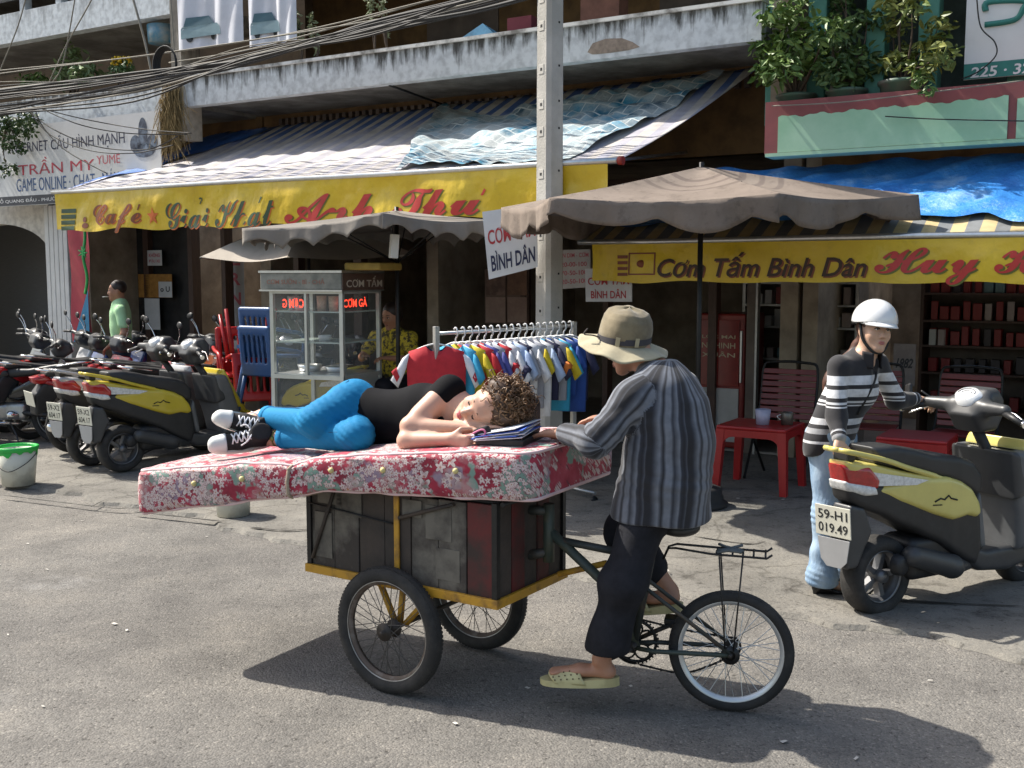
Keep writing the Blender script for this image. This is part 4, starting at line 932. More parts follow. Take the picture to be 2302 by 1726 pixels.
# trousers
m_trou = M('black_trousers', (.016, .016, .020), rough=.9, var=.35, scale=14, bump=.25, bscale=30, spec=.25)
sd = SD((.2, 3.86, .15), (.9, 4.6, .95), .0068)
sd.chain([rb(0, 0, .84), rb(0, 0, .90)], [.14, .12], .05, (RF, .85))
cf_l = kn_l.lerp(an_l, .86); sd.chain([hip_l, kn_l, cf_l - Vector((0, 0, .05))], [.092, .082, .086], .05); sd.cut((0, 0, .268), (0, .0, -1))
cf_r = kn_r.lerp(an_r, .62); sd.chain([hip_r, kn_r, cf_r], [.105, .082, .068], .05)
sd.warp(folds(.0075, 26, 4.0, (.4, .3, .9))); sd.mesh('trousers', m_trou, rider)
# slippers
m_slip = M('yellow_plastic_slipper', (.52, .47, .24), rough=.5, col2=(.40, .35, .17), scale=12)
for ft_ in (ft_l, ft_r):
    dx = (ft_[2] - ft_[0]); L_ = dx.length; dx.normalize(); sx = Vector((-dx.y, dx.x, 0)).normalized(); up = sx.cross(dx) * (1 if sx.cross(dx).z > 0 else -1)
    A = frame(ft_[0] - up * .042, dx, sx, up)
    def sole(u, v):
        x = -.045 + u * .315; w = .036 + .012 * math.sin(max(0, min(1, (u - .1))) * math.pi * .9); e = 1 - abs(2 * u - 1) ** 6
        return A @ Vector((x, (v - .5) * 2 * w * math.sqrt(max(.001, e)), .007 * (1 if u < .35 else .4)))
    mb = MB(); n_ = 24; top = []
    for k in range(n_ + 1):
        u = k / n_; x = -.045 + u * .315; w = (.036 + .011 * math.sin(u * math.pi * .95 - .2)) * math.sqrt(max(.02, 1 - abs(2 * u - 1) ** 5)); hgt = .022 if u < .3 else .022 - .010 * min(1, (u - .3) / .3)
        top.append((x, w, hgt))
    vs = []
    for x, w, hg in top: vs += [A @ Vector((x, -w, -.012)), A @ Vector((x, w, -.012)), A @ Vector((x, w, hg)), A @ Vector((x, -w, hg))]
    fs = [(4 * k + a, 4 * k + (a + 1) % 4, 4 * k + 4 + (a + 1) % 4, 4 * k + 4 + a) for k in range(n_) for a in range(4)] + [(0, 1, 2, 3), (4 * n_, 4 * n_ + 3, 4 * n_ + 2, 4 * n_ + 1)]
    mb.add(vs, fs); slp = mb.build('slipper', m_slip, rider, True)
    mb = MB()
    def strap(u, v):
        a = math.pi * (u * 1.06 - .03); x = .085 + .12 * v + .03 * math.sin(a); r = .048 - .004 * v; return A @ Vector((x, -math.cos(a) * r * 1.02, .006 + math.sin(a) * (.062 - .030 * v)))
    mb.grid(strap, 22, 10); o = mb.build('strap', m_slip, slp, True); so2 = o.modifiers.new('thick', 'SOLIDIFY'); so2.thickness = .004
    mb = MB()
    for i in range(3, 20, 2):
        for j in range(1, 10, 2):
            p = strap(i / 22, j / 10); c_ = strap(i / 22 + .01, j / 10); nrm = (p - A @ Vector((.085 + .012 * j, 0, .006))).normalized(); mb.ball(p + nrm * .0012, .0032, 5)
    mb.build('perforations', M('hole_dark', (.10, .08, .04), rough=.9), slp, True)
# hat
m_hat = M('khaki_cotton', (.215, .175, .105), rough=.92, col2=(.13, .105, .065), scale=9, bump=.3, bscale=25, sheen=.2)
m_hat2 = M('pale_khaki_brim', (.40, .35, .23), rough=.92, col2=(.31, .265, .17), scale=9, sheen=.2)
HC = at(1402, 768, 4.27); HA = frame(HC, Vector((1, 0, 0)), Vector((0, 1, 0)), Vector((0, 0, 1))) @ Matrix.Rotation(math.radians(8), 4, 'Y') @ Matrix.Rotation(math.radians(10), 4, 'X')
hat = None
t = MB()
def crown(u, v):
    a = 2 * math.pi * u; prof = [(.104, 0), (.106, .03), (.104, .066), (.097, .098), (.082, .122), (.055, .135), (.025, .139), (.0005, .139)]
    i = min(int(v * 7), 6); f_ = v * 7 - i; r = prof[i][0] + (prof[i + 1][0] - prof[i][0]) * f_; z = prof[i][1] + (prof[i + 1][1] - prof[i][1]) * f_
    r *= 1 + .025 * math.sin(3 * a + 1) * (v * (1 - v)) * 4 + .012 * math.sin(7 * a + v * 9); return HA @ Vector((r * 1.0 * math.cos(a), r * 1.08 * math.sin(a), z + .006 * math.sin(4 * a + 2) * v))
t.grid(crown, 56, 28); hat = t.build('hat', m_hat, rider, True)
t = MB()
def brim(u, v):
    a = 2 * math.pi * u; r = .103 + .079 * v; return HA @ Vector((r * math.cos(a), r * 1.05 * math.sin(a), .004 - .030 * v ** 1.3 + v * (.010 * math.sin(2 * a + 2.4) + .006 * math.sin(5 * a) + .004 * math.sin(9 * a + 1))))
t.grid(brim, 64, 10); o = t.build('brim', m_hat2, hat, True); mo = o.modifiers.new('thick', 'SOLIDIFY'); mo.thickness = .004
t = MB()
t.grid(lambda u, v: HA @ Vector(((.1085 - .001 * v) * math.cos(2 * math.pi * u), (.1085 - .001 * v) * 1.08 * math.sin(2 * math.pi * u), .006 + .024 * v + .010 * math.sin(2 * math.pi * u + 2))), 48, 4); t.build('hat_band', M('dark_band', (.045, .042, .05), rough=.8, var=.3), hat, True)
for a in (-1.9, -1.2, .4, 2.4):
    t = MB(); t.grid(lambda u, v: HA @ Vector(((.1105 + .001) * math.cos(a + (u - .5) * .16), (.1105 + .001) * 1.08 * math.sin(a + (u - .5) * .16), .002 + .036 * v + .010 * math.sin(a + 2))), 4, 3); t.build('belt_loop', m_hat2, hat, True)
t = MB(); t.tube(bez([HA @ Vector(p) for p in ((-.10, -.03, .01), (-.13, -.06, .022), (-.165, -.05, .02), (-.155, -.055, .045))], 6), .003, 6); t.build('cord_end', M('cord_dark', (.05, .045, .04), rough=.8), hat, True)
t = MB(); t.tube(bez([hd.p(-.07, 0, .0), hd.p(-.06, .02, -.07), hd.p(0, .03, -.115), hd.p(.06, .02, -.07), hd.p(.07, 0, 0)], 6), .003, 6); t.build('chin_cord', MATS['cord_dark'], hat, True)

# ---------------------------------------------------------------- the sleeper
def gp(px, py, b):
    """a point of the upright plane that stands b metres in from the mattress's near edge"""
    P0 = mattress_pt(0, b + .085); n = Vector((-ML.y, ML.x, 0)); r = Vector(ray(px, py)); t_ = P0.dot(n) / r.dot(n); return Vector((r.x * t_, r.y * t_, CAM_H + r.z * t_))
girl = thing('person', 'person in black top and bright blue trousers asleep on the floral mattress', 'person', (-.5, 4.5, 1.0))
m_fair = skin_mat('fair_skin', (.50, .275, .19), (.60, .37, .27))
g_hip = gp(803, 936, .31); g_wst = gp(880, 948, .30); g_ch = gp(960, 938, .28); g_nb = gp(1024, 918, .25)
g_shr = gp(1012, 876, .25); g_elr = gp(921, 958, .085); g_wrr = gp(1052, 962, .12)
g_shl = gp(1000, 978, .22); g_ell = gp(914, 990, .055); g_wrl = gp(1012, 987, .045)
hpr, knr, anr = gp(795, 902, .30), gp(712, 948, .11), gp(590, 938, .27)
hpl, knl, anl = gp(812, 964, .28), gp(800, 981, .10), gp(618, 984, .20)
Lr = -ML; gz = Vector((0, 0, 1))
ghd = Head(gp(1092, 920, .185), -MW * .96 + ML * .22 + gz * .06, Lr * .93 + gz * .34, 1.0)
lo = Vector((-1.75, 4.0, .8)); hi = Vector((.25, 5.1, 1.42))
sd = SD(lo, hi, .0062)
ghd.carve(sd, neck=g_nb)
sd.chain([g_hip, g_wst, g_ch, g_nb], [.13, .095, .125, .06], .05, (MW, .72))
sd.cone(g_nb, g_shr, .055, .05, .04); sd.cone(g_nb, g_shl, .055, .05, .04)
sd.chain([g_shr, g_elr, g_wrr], [.050, .038, .025], .02); sd.cone(g_shr.lerp(g_elr, .35), g_shr.lerp(g_elr, .7), .047, .042, .03)
sd.chain([g_shl, g_ell, g_wrl], [.046, .037, .026], .02)
hand(sd, g_wrr, Lr + gz * .12 + MW * .25, -gz - MW * .1, -MW, .12, .9)
hand(sd, g_wrl, Lr * .9 - gz * .12 - MW * .1, MW, gz, 1.15, .9, thumb=.9)
for h_, k_, a_ in ((hpr, knr, anr), (hpl, knl, anl)): sd.chain([h_, k_, a_], [.085, .055, .034], .03)
for a_, ftip in ((anr, gp(520, 948, .26)), (anl, gp(520, 995, .18))): sd.cone(a_, a_.lerp(ftip, .5), .034, .03, .02)
gbody = sd.mesh('body', m_fair, girl)
ghd.face(girl, M('lips_rose', (.50, .13, .14), rough=.35), M('brow_brown', (.12, .07, .045), rough=.8), M('lash', rough=.8), closed=True)
# top
m_top = M('black_jersey', (.0035, .0035, .005), rough=.85, var=.3, scale=10, spec=.15)
sd = SD(lo, hi, .0062)
sd.chain([g_hip.lerp(g_wst, .12), g_wst, g_ch, g_ch.lerp(g_nb, .55)], [.138, .110, .138, .10], .05, (MW, .78))
sd.cone(g_ch.lerp(g_nb, .5), g_shr, .070, .060, .05); sd.cone(g_shr, g_shr.lerp(g_elr, .22), .058, .056, .03); sd.cone(g_ch.lerp(g_nb, .5), g_shl, .08, .060, .05)
sd.cone(g_ch, g_hip, .10, .12, .05, (MW, .8))
sd.ell(gp(1052, 938, .10), (.085, .075, .055), .02, None, 's')
sd.cut(gp(797, 935, .2), ML + gz * .12); sd.warp(folds(.003, 34, 2.0, (.6, .2, .6))); sd.mesh('top', m_top, girl)
# trousers
m_cyan = M('cyan_denim', (.006, .165, .35), rough=.8, col2=(.008, .20, .41), scale=5, spec=.25, bump=.2, bscale=60)
sd = SD(lo, hi, .0062)
sd.cone(g_hip, g_hip.lerp(g_wst, .28), .136, .124, .04, (MW, .80)); sd.cut(gp(806, 930, .2), Lr - gz * .12)
cr, cl = anr.lerp(knr, .12), anl.lerp(knl, .13)
sd.chain([hpr, knr, cr], [.100, .064, .048], .03); sd.cone(hpr.lerp(knr, .3), knr, .090, .066, .03)
sd2 = SD(lo, hi, .0062); sd2.chain([hpl, knl, cl], [.088, .062, .043], .03)
sd.F = np.minimum(sd.F, sd2.F)
kn_fold = lambda x, y, z: sum(-.007 * np.exp(-((x - k_.x) ** 2 + (y - k_.y) ** 2 + (z - k_.z) ** 2) / .011) * np.abs(np.sin(((x - k_.x) * .8 + (z - k_.z) * 1.1) * 95)) for k_ in (knr + V3(-.02, -.02, .03), knl, hpr + V3(-.03, -.09, -.02), hpl + V3(0, -.08, 0)))
sd.warp(folds(.0034, 36, 3.0, (.9, .3, .5))); sd.warp(kn_fold); sd.mesh('trousers', m_cyan, girl)
for a_, k_, r_ in ((anr, knr, .0535), (anl, knl, .0485)):
    d = (k_ - a_).normalized(); c_ = a_.lerp(k_, .12); t = MB(); t.tube([c_ - d * .005, c_ - d * .008, c_ + d * .022, c_ + d * .026], [r_ - .006, r_ + .002, r_ + .002, r_ - .005], 20); t.build('turn_up', m_cyan, girl, True)
m_seam = M('denim_seam', (.003, .075, .17), rough=.85)
for (h_, k_, a_), rs, up_ in (((hpr, knr, cr), (.100, .066, .049), gz * .96 - MW * .3), ((hpl, knl, cl), (.088, .063, .044), gz * .45 - MW * .9)):
    pts = [h_ + up_.normalized() * rs[0] * 1.0, h_.lerp(k_, .5) + up_.normalized() * (rs[0] + rs[1]) / 2 * 1.04, k_ + up_.normalized() * rs[1] * 1.03, k_.lerp(a_, .5) + up_.normalized() * (rs[1] + rs[2]) / 2 * 1.03, a_ + up_.normalized() * rs[2] * 1.02]
    t = MB(); t.tube(bez(pts, 8), .0022, 5); t.build('seam', m_seam, girl, True)
# sneakers
m_canvas = M('black_canvas', (.014, .013, .014), rough=.9, var=.3, scale=60); m_rub = M('white_rubber', (.62, .63, .60), rough=.55, var=.1); m_lace = M('white_lace', (.66, .66, .68), rough=.8)
def sneaker(heel, toe, upv):
    x = (toe - heel).normalized(); z = (upv - x * upv.dot(x)).normalized(); A = frame(heel, x, z.cross(x), z); L_ = .235
    R = np.array(A.to_3x3()); s = SD(np.array(heel) - .3, np.array(heel) + .3, .006)
    def P(*a): return A @ Vector(a)
    s.cone(P(.0, 0, .045), P(.10, 0, .040), .040, .040, .02); s.cone(P(.10, 0, .036), P(.20, 0, .026), .040, .033, .02); s.cone(P(-.005, 0, .05), P(.0, 0, .115), .039, .038, .02); s.cone(P(.03, 0, .07), P(.02, 0, .115), .036, .034, .03)
    s.cut(P(0, 0, .012), -z); s.cut(P(0, 0, .118), z)
    sh = s.mesh('sneaker', m_canvas, girl)
    s = SD(np.array(heel) - .3, np.array(heel) + .3, .006); s.cone(P(.160, 0, .030), P(.203, 0, .027), .0445, .0385, .02); s.cut(P(.158, 0, 0), -x); s.cut(P(0, 0, .01), -z); s.mesh('toe_cap', m_rub, sh)
    mb = MB(); n_ = 40; vs = []
    for k in range(n_):
        a = 2 * math.pi * k / n_; px = .09 + .150 * math.copysign(abs(math.cos(a)) ** .8, math.cos(a)); py = (.0445 if px > .05 else .041) * math.copysign(abs(math.sin(a)) ** .75, math.sin(a))
        vs += [P(px, py, -.008), P(px, py, .022)]
    mb.add(vs, [(2 * k, 2 * ((k + 1) % n_), 2 * ((k + 1) % n_) + 1, 2 * k + 1) for k in range(n_)] + [tuple(2 * k for k in range(n_)), tuple(2 * k + 1 for k in range(n_))]); mb.build('sole', m_rub, sh, True)
    mb = MB()
    for i in range(5):
        u = i / 4; xx = .135 - .085 * u; zz = .073 + .030 * u
        for g in (-1, 1): mb.tube([P(xx, -g * .024, zz - .008), P(xx - .008, 0, zz + .006), P(xx - .018, g * .024, zz)], .0036, 6)
    mb.tube(bez([P(.045, 0, .112), P(.07, .035, .115), P(.10, .045, .09)], 5), .0032, 6); mb.tube(bez([P(.045, 0, .112), P(.065, -.04, .11), P(.09, -.05, .085)], 5), .0032, 6)
    mb.build('laces', m_lace, sh, True)
    mb = MB(); mb.ball(P(.0, -.040, .085), .019, 8); 
    return sh
sneaker(gp(594, 962, .27), gp(516, 945, .16), -MW * .8 + Lr * .55 + gz * .25)
sneaker(gp(590, 990, .22), gp(512, 1000, .12), -MW * .75 + Lr * .5 + gz * .45)
t = MB(); c_ = anl.lerp(knl, .04); d = (knl - anl).normalized(); t.tube([c_ + (gz.cross(d).normalized() * math.cos(a) + gz * math.sin(a)) * .037 for a in [2 * math.pi * i / 20 for i in range(20)]], .004, 6, closed=True); t.ball(c_ - MW * .038, (.012, .008, .012), 8); t.build('anklet', M('anklet_brass', (.22, .20, .06), rough=.4, metal=.6), girl, True)
# hair: a soft mass with many springy curls on it
m_hair = M('curly_hair', (.085, .042, .020), rough=.45, col2=(.27, .15, .07), scale=30, lo=.35, hi=.7)
sd = SD(lo + Vector((1.2, 0, .1)), hi, .007)
def hE(x, y, z, r): sd.ell(ghd.p(x, y, z), r, .03, ghd.R)
hE(0, -.055, .058, (.088, .075, .084)); hE(.0, -.015, .108, (.072, .074, .046)); hE(.03, -.07, .03, (.08, .06, .09)); hE(-.035, -.075, .055, (.08, .055, .09)); hE(-.055, -.01, .08, (.045, .05, .05)); hE(.055, -.01, .08, (.045, .05, .05))
sd.warp(folds(.006, 90, 1.3)); hair = sd.mesh('hair', M('hair_shade', (.06, .030, .015), rough=.6, var=.4, scale=40), girl)
R_ = random.Random(5); t = MB()
for i in range(520):
    while True:
        v = Vector((R_.gauss(0, 1), R_.gauss(-.3, 1), R_.gauss(.6, 1))).normalized()
        q_ = Vector((0, -.042, .062)) + Vector((v.x * .086, v.y * .088, v.z * .086))
        if (q_.y < .022 or q_.z > .115) and v.z > -.75: break
    c0 = Vector((0, -.042, .062)); p = c0 + Vector((v.x * .086, v.y * .088, v.z * .086)); tan = Vector((R_.gauss(0, 1), R_.gauss(-.5, .6), R_.gauss(-.3, .8))); tan = (tan - v * tan.dot(v) * .8).normalized()
    b1 = tan.cross(v).normalized(); L_ = R_.uniform(.08, .16); rr = R_.uniform(.006, .013); ph = R_.uniform(0, 6.28); turns = L_ / .040
    path = []
    for j in range(int(turns * 6) + 2):
        u = j / (turns * 6); q = p + tan * L_ * (u - .38) + v * (.002 + .010 * math.sin(u * 3)) + (b1 * math.cos(ph + u * turns * 6.28) + v * math.sin(ph + u * turns * 6.28)) * rr
        path.append(ghd.p(*q))
    t.tube(path, [.0042 * (1 - .6 * j_ / len(path)) for j_ in range(len(path))], 4, False)
t.build('curls', m_hair, hair, True)
# wrist guard held in the fist
A = frame(gp(1083, 974, .035), Lr, MW, gz) @ rotm(0, math.radians(-20), 0)
t = MB(); t.box((-.032, -.012, -.028), (.038, .014, .024), A, .01); gl = t.build('fingerless_glove', M('glove_black', (.014, .012, .014), rough=.8), girl, True)
t = MB(); t.tube(bez([A @ Vector(p) for p in ((-.028, -.0145, .010), (.01, -.0145, .014), (.024, -.0145, .006), (.02, -.0145, -.008), (-.005, -.0145, -.012))], 6), .004, 6); t.tube([A @ Vector((.0, -.0145, -.022)), A @ Vector((.034, -.0145, -.016))], .004, 6); t.build('glove_piping', M('glove_pink', (.62, .17, .30), rough=.6), gl, True)
# ---------------------------------------------------------------- scooters and motorbikes
# local frame: x forward from the rear axle, y to the left, z up
m_sy = M('scooter_yellow', (.56, .43, .03), rough=.28, var=.06, coat=.5)
m_sb = M('scooter_black_plastic', (.018, .018, .019), rough=.5, var=.3, scale=20)
m_sg = M('scooter_grey_plastic', (.115, .118, .122), rough=.42, var=.12, scale=12)
m_sg2 = M('scooter_dark_grey', (.045, .046, .048), rough=.42, var=.15, scale=12)
m_seat = M('seat_vinyl', (.022, .022, .023), rough=.48, var=.2)
m_red_l = M('tail_lamp_red', (.38, .012, .012), rough=.12, var=.3, scale=30, coat=1)
m_clr_l = M('lamp_clear', (.62, .62, .60), rough=.12, var=.25, scale=60, coat=1)
m_plate = M('number_plate_cream', (.62, .60, .50), rough=.5, var=.06)
m_ink = M('sign_ink_black', (.012, .012, .012), rough=.7)
m_chr = M('chrome', (.75, .75, .74), rough=.14, metal=1, var=.05)
m_alloy = M('alloy_wheel', (.16, .16, .165), rough=.4, metal=.6, var=.2)
m_dial = M('dial_face', (.72, .73, .74), rough=.2, var=.05, coat=1)

def moto_wheel(par, x, r, w, mr=None, spokes=5):
    T = Matrix.Translation((x, 0, r)) @ Matrix.Rotation(math.pi / 2, 4, 'X'); rr = r * .62
    t = MB(); t.lathe([(rr, -w * .42), (rr + .006, -w * .5), (rr + .010, -w * .42), (rr - .012, -w * .25), (rr - .012, w * .25), (rr + .010, w * .42), (rr + .006, w * .5), (rr, w * .42)], 40, T)
    for k in range(spokes):
        A = T @ Matrix.Rotation(2 * math.pi * k / spokes, 4, 'Z'); t.box((.02, -.014, -w * .22), (rr - .006, .014, w * .22), A, .004)
    t.lathe([(1e-4, -w * .6), (.03, -w * .6), (.035, -w * .3), (.035, w * .3), (.03, w * .6), (1e-4, w * .6)], 20, T)
    wh = t.build('wheel', mr or m_alloy, par)
    t = MB(); n = 16; pr = []
    for i in range(n + 1):
        a = 2 * math.pi * i / n; pr.append((r - (r - rr) / 2 + (r - rr) / 2 * math.copysign(abs(math.cos(a)) ** .7, math.cos(a)), w * .62 * math.copysign(abs(math.sin(a)) ** .8, math.sin(a))))
    t.lathe(pr, 48, T); t.build('tyre', m_tyre, wh)
    return wh
def lx(x0, x1, w0, w1): return lambda X, Z: np.clip(w0 + (w1 - w0) * (X - x0) / (x1 - x0), min(w0, w1), max(w0, w1))
YEL = [(-.10, .665), (-.02, .690), (.243, .715), (.40, .705), (.496, .675), (.58, .628), (.64, .555), (.660, .49), (.625, .468), (.555, .486), (.483, .476), (.443, .474), (.314, .515), (.158, .575), (.006, .628), (-.08, .648)]
def make_scooter(label, group=None, paint=None, plate_txt=None, hero=False, mirrors=True):
    paint = paint or m_sy; sc = thing('scooter', label, 'scooter', group=group); v = .0085 if hero else .013
    def S(lo, hi): return SD(lo, hi, v)
    moto_wheel(sc, .06, .205, .105); moto_wheel(sc, 1.21, .205, .09)
    # under-body and tail cowl (black)
    s = S((-.36, -.2, .12), (.75, .2, .72)); s.profile([(-.30, .70), (-.275, .625), (-.19, .58), (-.02, .53), (.195, .44), (.386, .35), (.553, .245), (.66, .20), (.70, .30), (.68, .47), (.60, .60), (.3, .66), (-.05, .70)], lx(-.3, .45, .065, .145), .035); s.mesh('tail_cowl', m_sb, sc, world=False)
    s = S((-.2, -.22, .4), (.75, .22, .78)); s.profile(YEL, lx(-.12, .4, .085, .165), .03); s.cut((0, 0, .72), (0, 0, 1)); s.mesh('side_panel', paint, sc, world=False)
    s = S((-.36, -.2, .6), (.05, .2, .84)); s.profile([(-.335, .805), (-.15, .79), (-.075, .72), (-.09, .672), (-.30, .700)], lx(-.3, -.1, .062, .112), .025); s.mesh('tail_lamp', m_red_l, sc, world=False)
    s = S((-.36, -.2, .6), (.05, .2, .84)); s.profile([(-.318, .725), (-.11, .690), (-.09, .645), (-.17, .642), (-.295, .672)], lx(-.3, -.1, .066, .116), .02); s.mesh('tail_lamp_lens', m_clr_l, sc, world=False)
    for g in (-1, 1):
        t = MB(); pl = [(-.135, .762), (.255, .700), (.18, .680), (-.085, .690)]; y = lambda x: g * (.088 + (x + .13) * .135 + .006)
        t.add([(x, y(x), z) for x, z in pl] + [(x, y(x) - g * .03, z) for x, z in pl], [(0, 1, 2, 3), (7, 6, 5, 4), (0, 4, 5, 1), (1, 5, 6, 2), (2, 6, 7, 3), (3, 7, 4, 0)]); t.build('indicator_lens', m_clr_l, sc)
    # rear deck and grab rail
    s = S((-.36, -.2, .64), (.5, .2, .92)); s.profile([(-.31, .82), (-.10, .80), (.2, .735), (.42, .69), (.42, .66), (-.05, .70), (-.30, .775)], lx(-.3, .3, .07, .14), .02); s.mesh('rear_deck', paint, sc, world=False)
    for g in (-1, 1):
        t = MB(); t.tube(bez([(-.34, g * .03, .876), (-.30, g * .085, .868), (-.034, g * .112, .815), (.177, g * .124, .755), (.334, g * .132, .708), (.43, g * .13, .675)], 6), [.013] * 4 + [.014] * 20 + [.011] * 7, 10); t.build('grab_rail', paint, sc)
    t = MB(); t.tube([(-.34, -.032, .876), (-.345, 0, .876), (-.34, .032, .876)], .013, 10); t.build('grab_rail', paint, sc)
    t = MB(); t.box((-.29, -.05, .815), (-.22, .05, .862), None, .01); t.build('rail_mount', m_sb, sc)
    # seat
    s = S((-.2, -.2, .55), (.72, .2, .93)); s.profile([(-.12, .882), (.05, .885), (.18, .862), (.30, .828), (.491, .80), (.60, .765), (.672, .69), (.672, .60), (.63, .575), (.546, .63), (.418, .685), (.2, .74), (-.1, .80)], lx(-.1, .5, .10, .15), .035); s.mesh('seat', m_seat, sc, world=False)
    # floor, leg shield, front
    s = S((.6, -.26, .12), (1.36, .26, .34)); s.profile([(.60, .22), (.70, .165), (.93, .140), (1.10, .17), (1.16, .23), (1.10, .275), (.74, .275), (.66, .30)], .135, .03); s.mesh('floorboard', m_sg2, sc, world=False)
    s = S((.55, -.28, .22), (1.36, .28, .86)); s.profile([(.96, .25), (1.12, .25), (1.13, .45), (1.05, .66), (.98, .80), (.86, .80), (.88, .60), (.93, .42)], lambda X, Z: .17 + .05 * np.clip((Z - .25) / .5, 0, 1), .04); s.profile([(.66, .52), (.70, .30), (.74, .275), (.76, .30), (.72, .50), (.70, .60)], .12, .02); s.mesh('leg_shield', m_sg, sc, world=False)
    s = S((.8, -.28, .5), (1.1, .28, .86)); s.profile([(.835, .80), (.96, .80), (.98, .56), (.875, .54)], .21, .035); s.mesh('glove_box', m_sg2, sc, world=False)
    s = S((.88, -.25, .30), (1.45, .25, .92)); s.profile([(.965, .86), (1.04, .74), (1.20, .52), (1.27, .44), (1.22, .42), (1.11, .50), (1.02, .66), (.94, .80)], lambda X, Z: .20 - .12 * np.clip((X - 1.0) / .25, 0, 1), .03); s.mesh('front_apron', paint, sc, world=False)
    s = S((1.0, -.1, .2), (1.5, .1, .5)); s.profile([(1.03, .34), (1.10, .435), (1.22, .46), (1.36, .41), (1.42, .30), (1.37, .33), (1.28, .405), (1.2, .42), (1.1, .39)], .06, .012); s.mesh('front_mudguard', paint, sc, world=False)
    for g in (-1, 1): t = MB(); t.tube([(1.21, g * .065, .205), (1.07, g * .065, .52)], .015, 8); t.build('fork_leg', m_sb, sc)
    t = MB(); t.tube([(1.08, 0, .5), (.78, 0, .92)], .03, 10); t.build('steering_column', m_sb, sc)
    # handlebar cover with dial (built, then set back with the steering column)
    before = set(sc.children)
    s = S((.70, -.34, .85), (1.15, .34, 1.22)); s.profile([(.865, .99), (.90, 1.06), (.97, 1.125), (1.05, 1.13), (1.10, 1.07), (1.10, .98), (1.05, .90), (.93, .895)], lambda X, Z: .105 + .0 * X, .045); s.cone((.93, -.10, 1.03), (.90, -.24, 1.035), .042, .030, .04); s.cone((.93, .10, 1.03), (.90, .24, 1.035), .042, .030, .04); s.mesh('handlebar_cover', m_sg2, sc, world=False)
    A = frame(Vector((.915, 0, 1.095)), Vector((0, -1, 0)), Vector((.80, 0, .60)).normalized(), Vector((-.60, 0, .80)).normalized())
    t = MB(); t.lathe([(1e-4, .012), (.55, .012), (.8, .008), (1, -.03)], 30, A @ Matrix.Diagonal((.085, .062, 1, 1))); d = t.build('dial', m_dial, sc)
    t = MB(); t.tube([A @ Vector((.05 * math.cos(a), .036 * math.sin(a) - .004, .0135)) for a in [math.pi * (i / 16) for i in range(17)]], .0022, 5); t.tube([A @ Vector((.03 * math.cos(a), .02 * math.sin(a) - .004, .0135)) for a in [math.pi * (i / 12) for i in range(13)]], .0016, 5); t.build('dial_markings', m_sg2, d)
    t = MB(); t.ball((1.09, 0, 1.04), (.03, .085, .05), 10); t.build('headlamp', m_clr_l, sc)
    for g in (-1, 1):
        t = MB(); t.tube([(.895, g * .23, 1.025), (.86, g * .37, .985)], .0165, 10); gr = t.build('grip', m_seat, sc)
        t = MB(); t.tube([(.86, g * .372, .985), (.855, g * .39, .981)], .019, 10); t.build('bar_end', m_chr, gr)
        t = MB(); t.tube(bez([(.955, g * .20, 1.02), (.96, g * .26, 1.01), (.915, g * .38, .955)], 5), .006, 6); t.build('brake_lever', m_chr, sc)
        if mirrors:
            t = MB(); t.tube(bez([(.92, g * .21, 1.06), (.92, g * .27, 1.15), (.90, g * .31, 1.23)], 5), .006, 6); mi = t.build('mirror', m_sb, sc)
            t = MB(); t.ball((.895, g * .33, 1.265), (.014, .055, .038), 10); t.build('mirror_shell', m_sb, mi)
    for c in [q for q in sc.children if q not in before]:
        c.data.transform(Matrix.Translation((-.21, 0, 0)))
        for g_ in c.children: g_.data.transform(Matrix.Translation((-.21, 0, 0)))
    # exhaust, engine, mudflap, plate, stand
    s = S((-.1, -.26, .08), (.75, .26, .44)); s.cone((.17, -.135, .318), (.47, -.130, .225), .054, .062, .02); s.cone((.47, -.13, .225), (.66, -.08, .2), .05, .03, .03); s.mesh('exhaust', m_sg2, sc, world=False)
    t = MB(); A2 = frame(Vector((.10, -.112, .275)), Vector((1, 0, 0)), Vector((0, 0, 1)), Vector((0, -1, 0))); t.lathe([(1e-4, .03), (.038, .03), (.05, .02), (.055, -.02)], 20, A2); t.build('crank_cover', m_sb, sc)
    s = S((.05, -.2, .1), (.75, .2, .45)); s.rbox((.42, 0, .28), (.22, .11, .11), .04); s.cone((0, .09, .205), (.4, .09, .26), .055, .07, .03); s.mesh('engine', m_sb, sc, world=False)
    for k in range(7): t = MB(); t.box((.50 + k * .014, -.125, .20), (.506 + k * .014, -.10, .32)); t.build('cooling_fin', m_sg2, sc)
    s = S((-.4, -.12, .2), (.05, .12, .6)); s.profile([(-.26, .60), (-.16, .58), (-.10, .46), (-.20, .28), (-.275, .275), (-.30, .44)], lx(-.3, -.1, .055, .085), .012); s.mesh('rear_mudguard', m_sg2, sc, world=False)
    t = MB(); Pm = frame(Vector((-.335, 0, .515)), Vector((.22, -1, 0)).normalized(), Vector((-.12, 0, 1)).normalized(), Vector((.22, -1, 0)).normalized().cross(Vector((-.12, 0, 1)).normalized()))
    t.box((-.102, -.078, -.003), (.102, .078, .003), Pm, .003); pl = t.build('number_plate', m_plate, sc)
    if plate_txt:
        fn = lambda u, v: Pm @ Vector((u, v, .0045))
        for i, tx in enumerate(plate_txt):
            lettering(tx, fn, (-.084, .010 - .068 * i, .084, .058 - .068 * i), m_ink, None, bold=.01).parent = pl
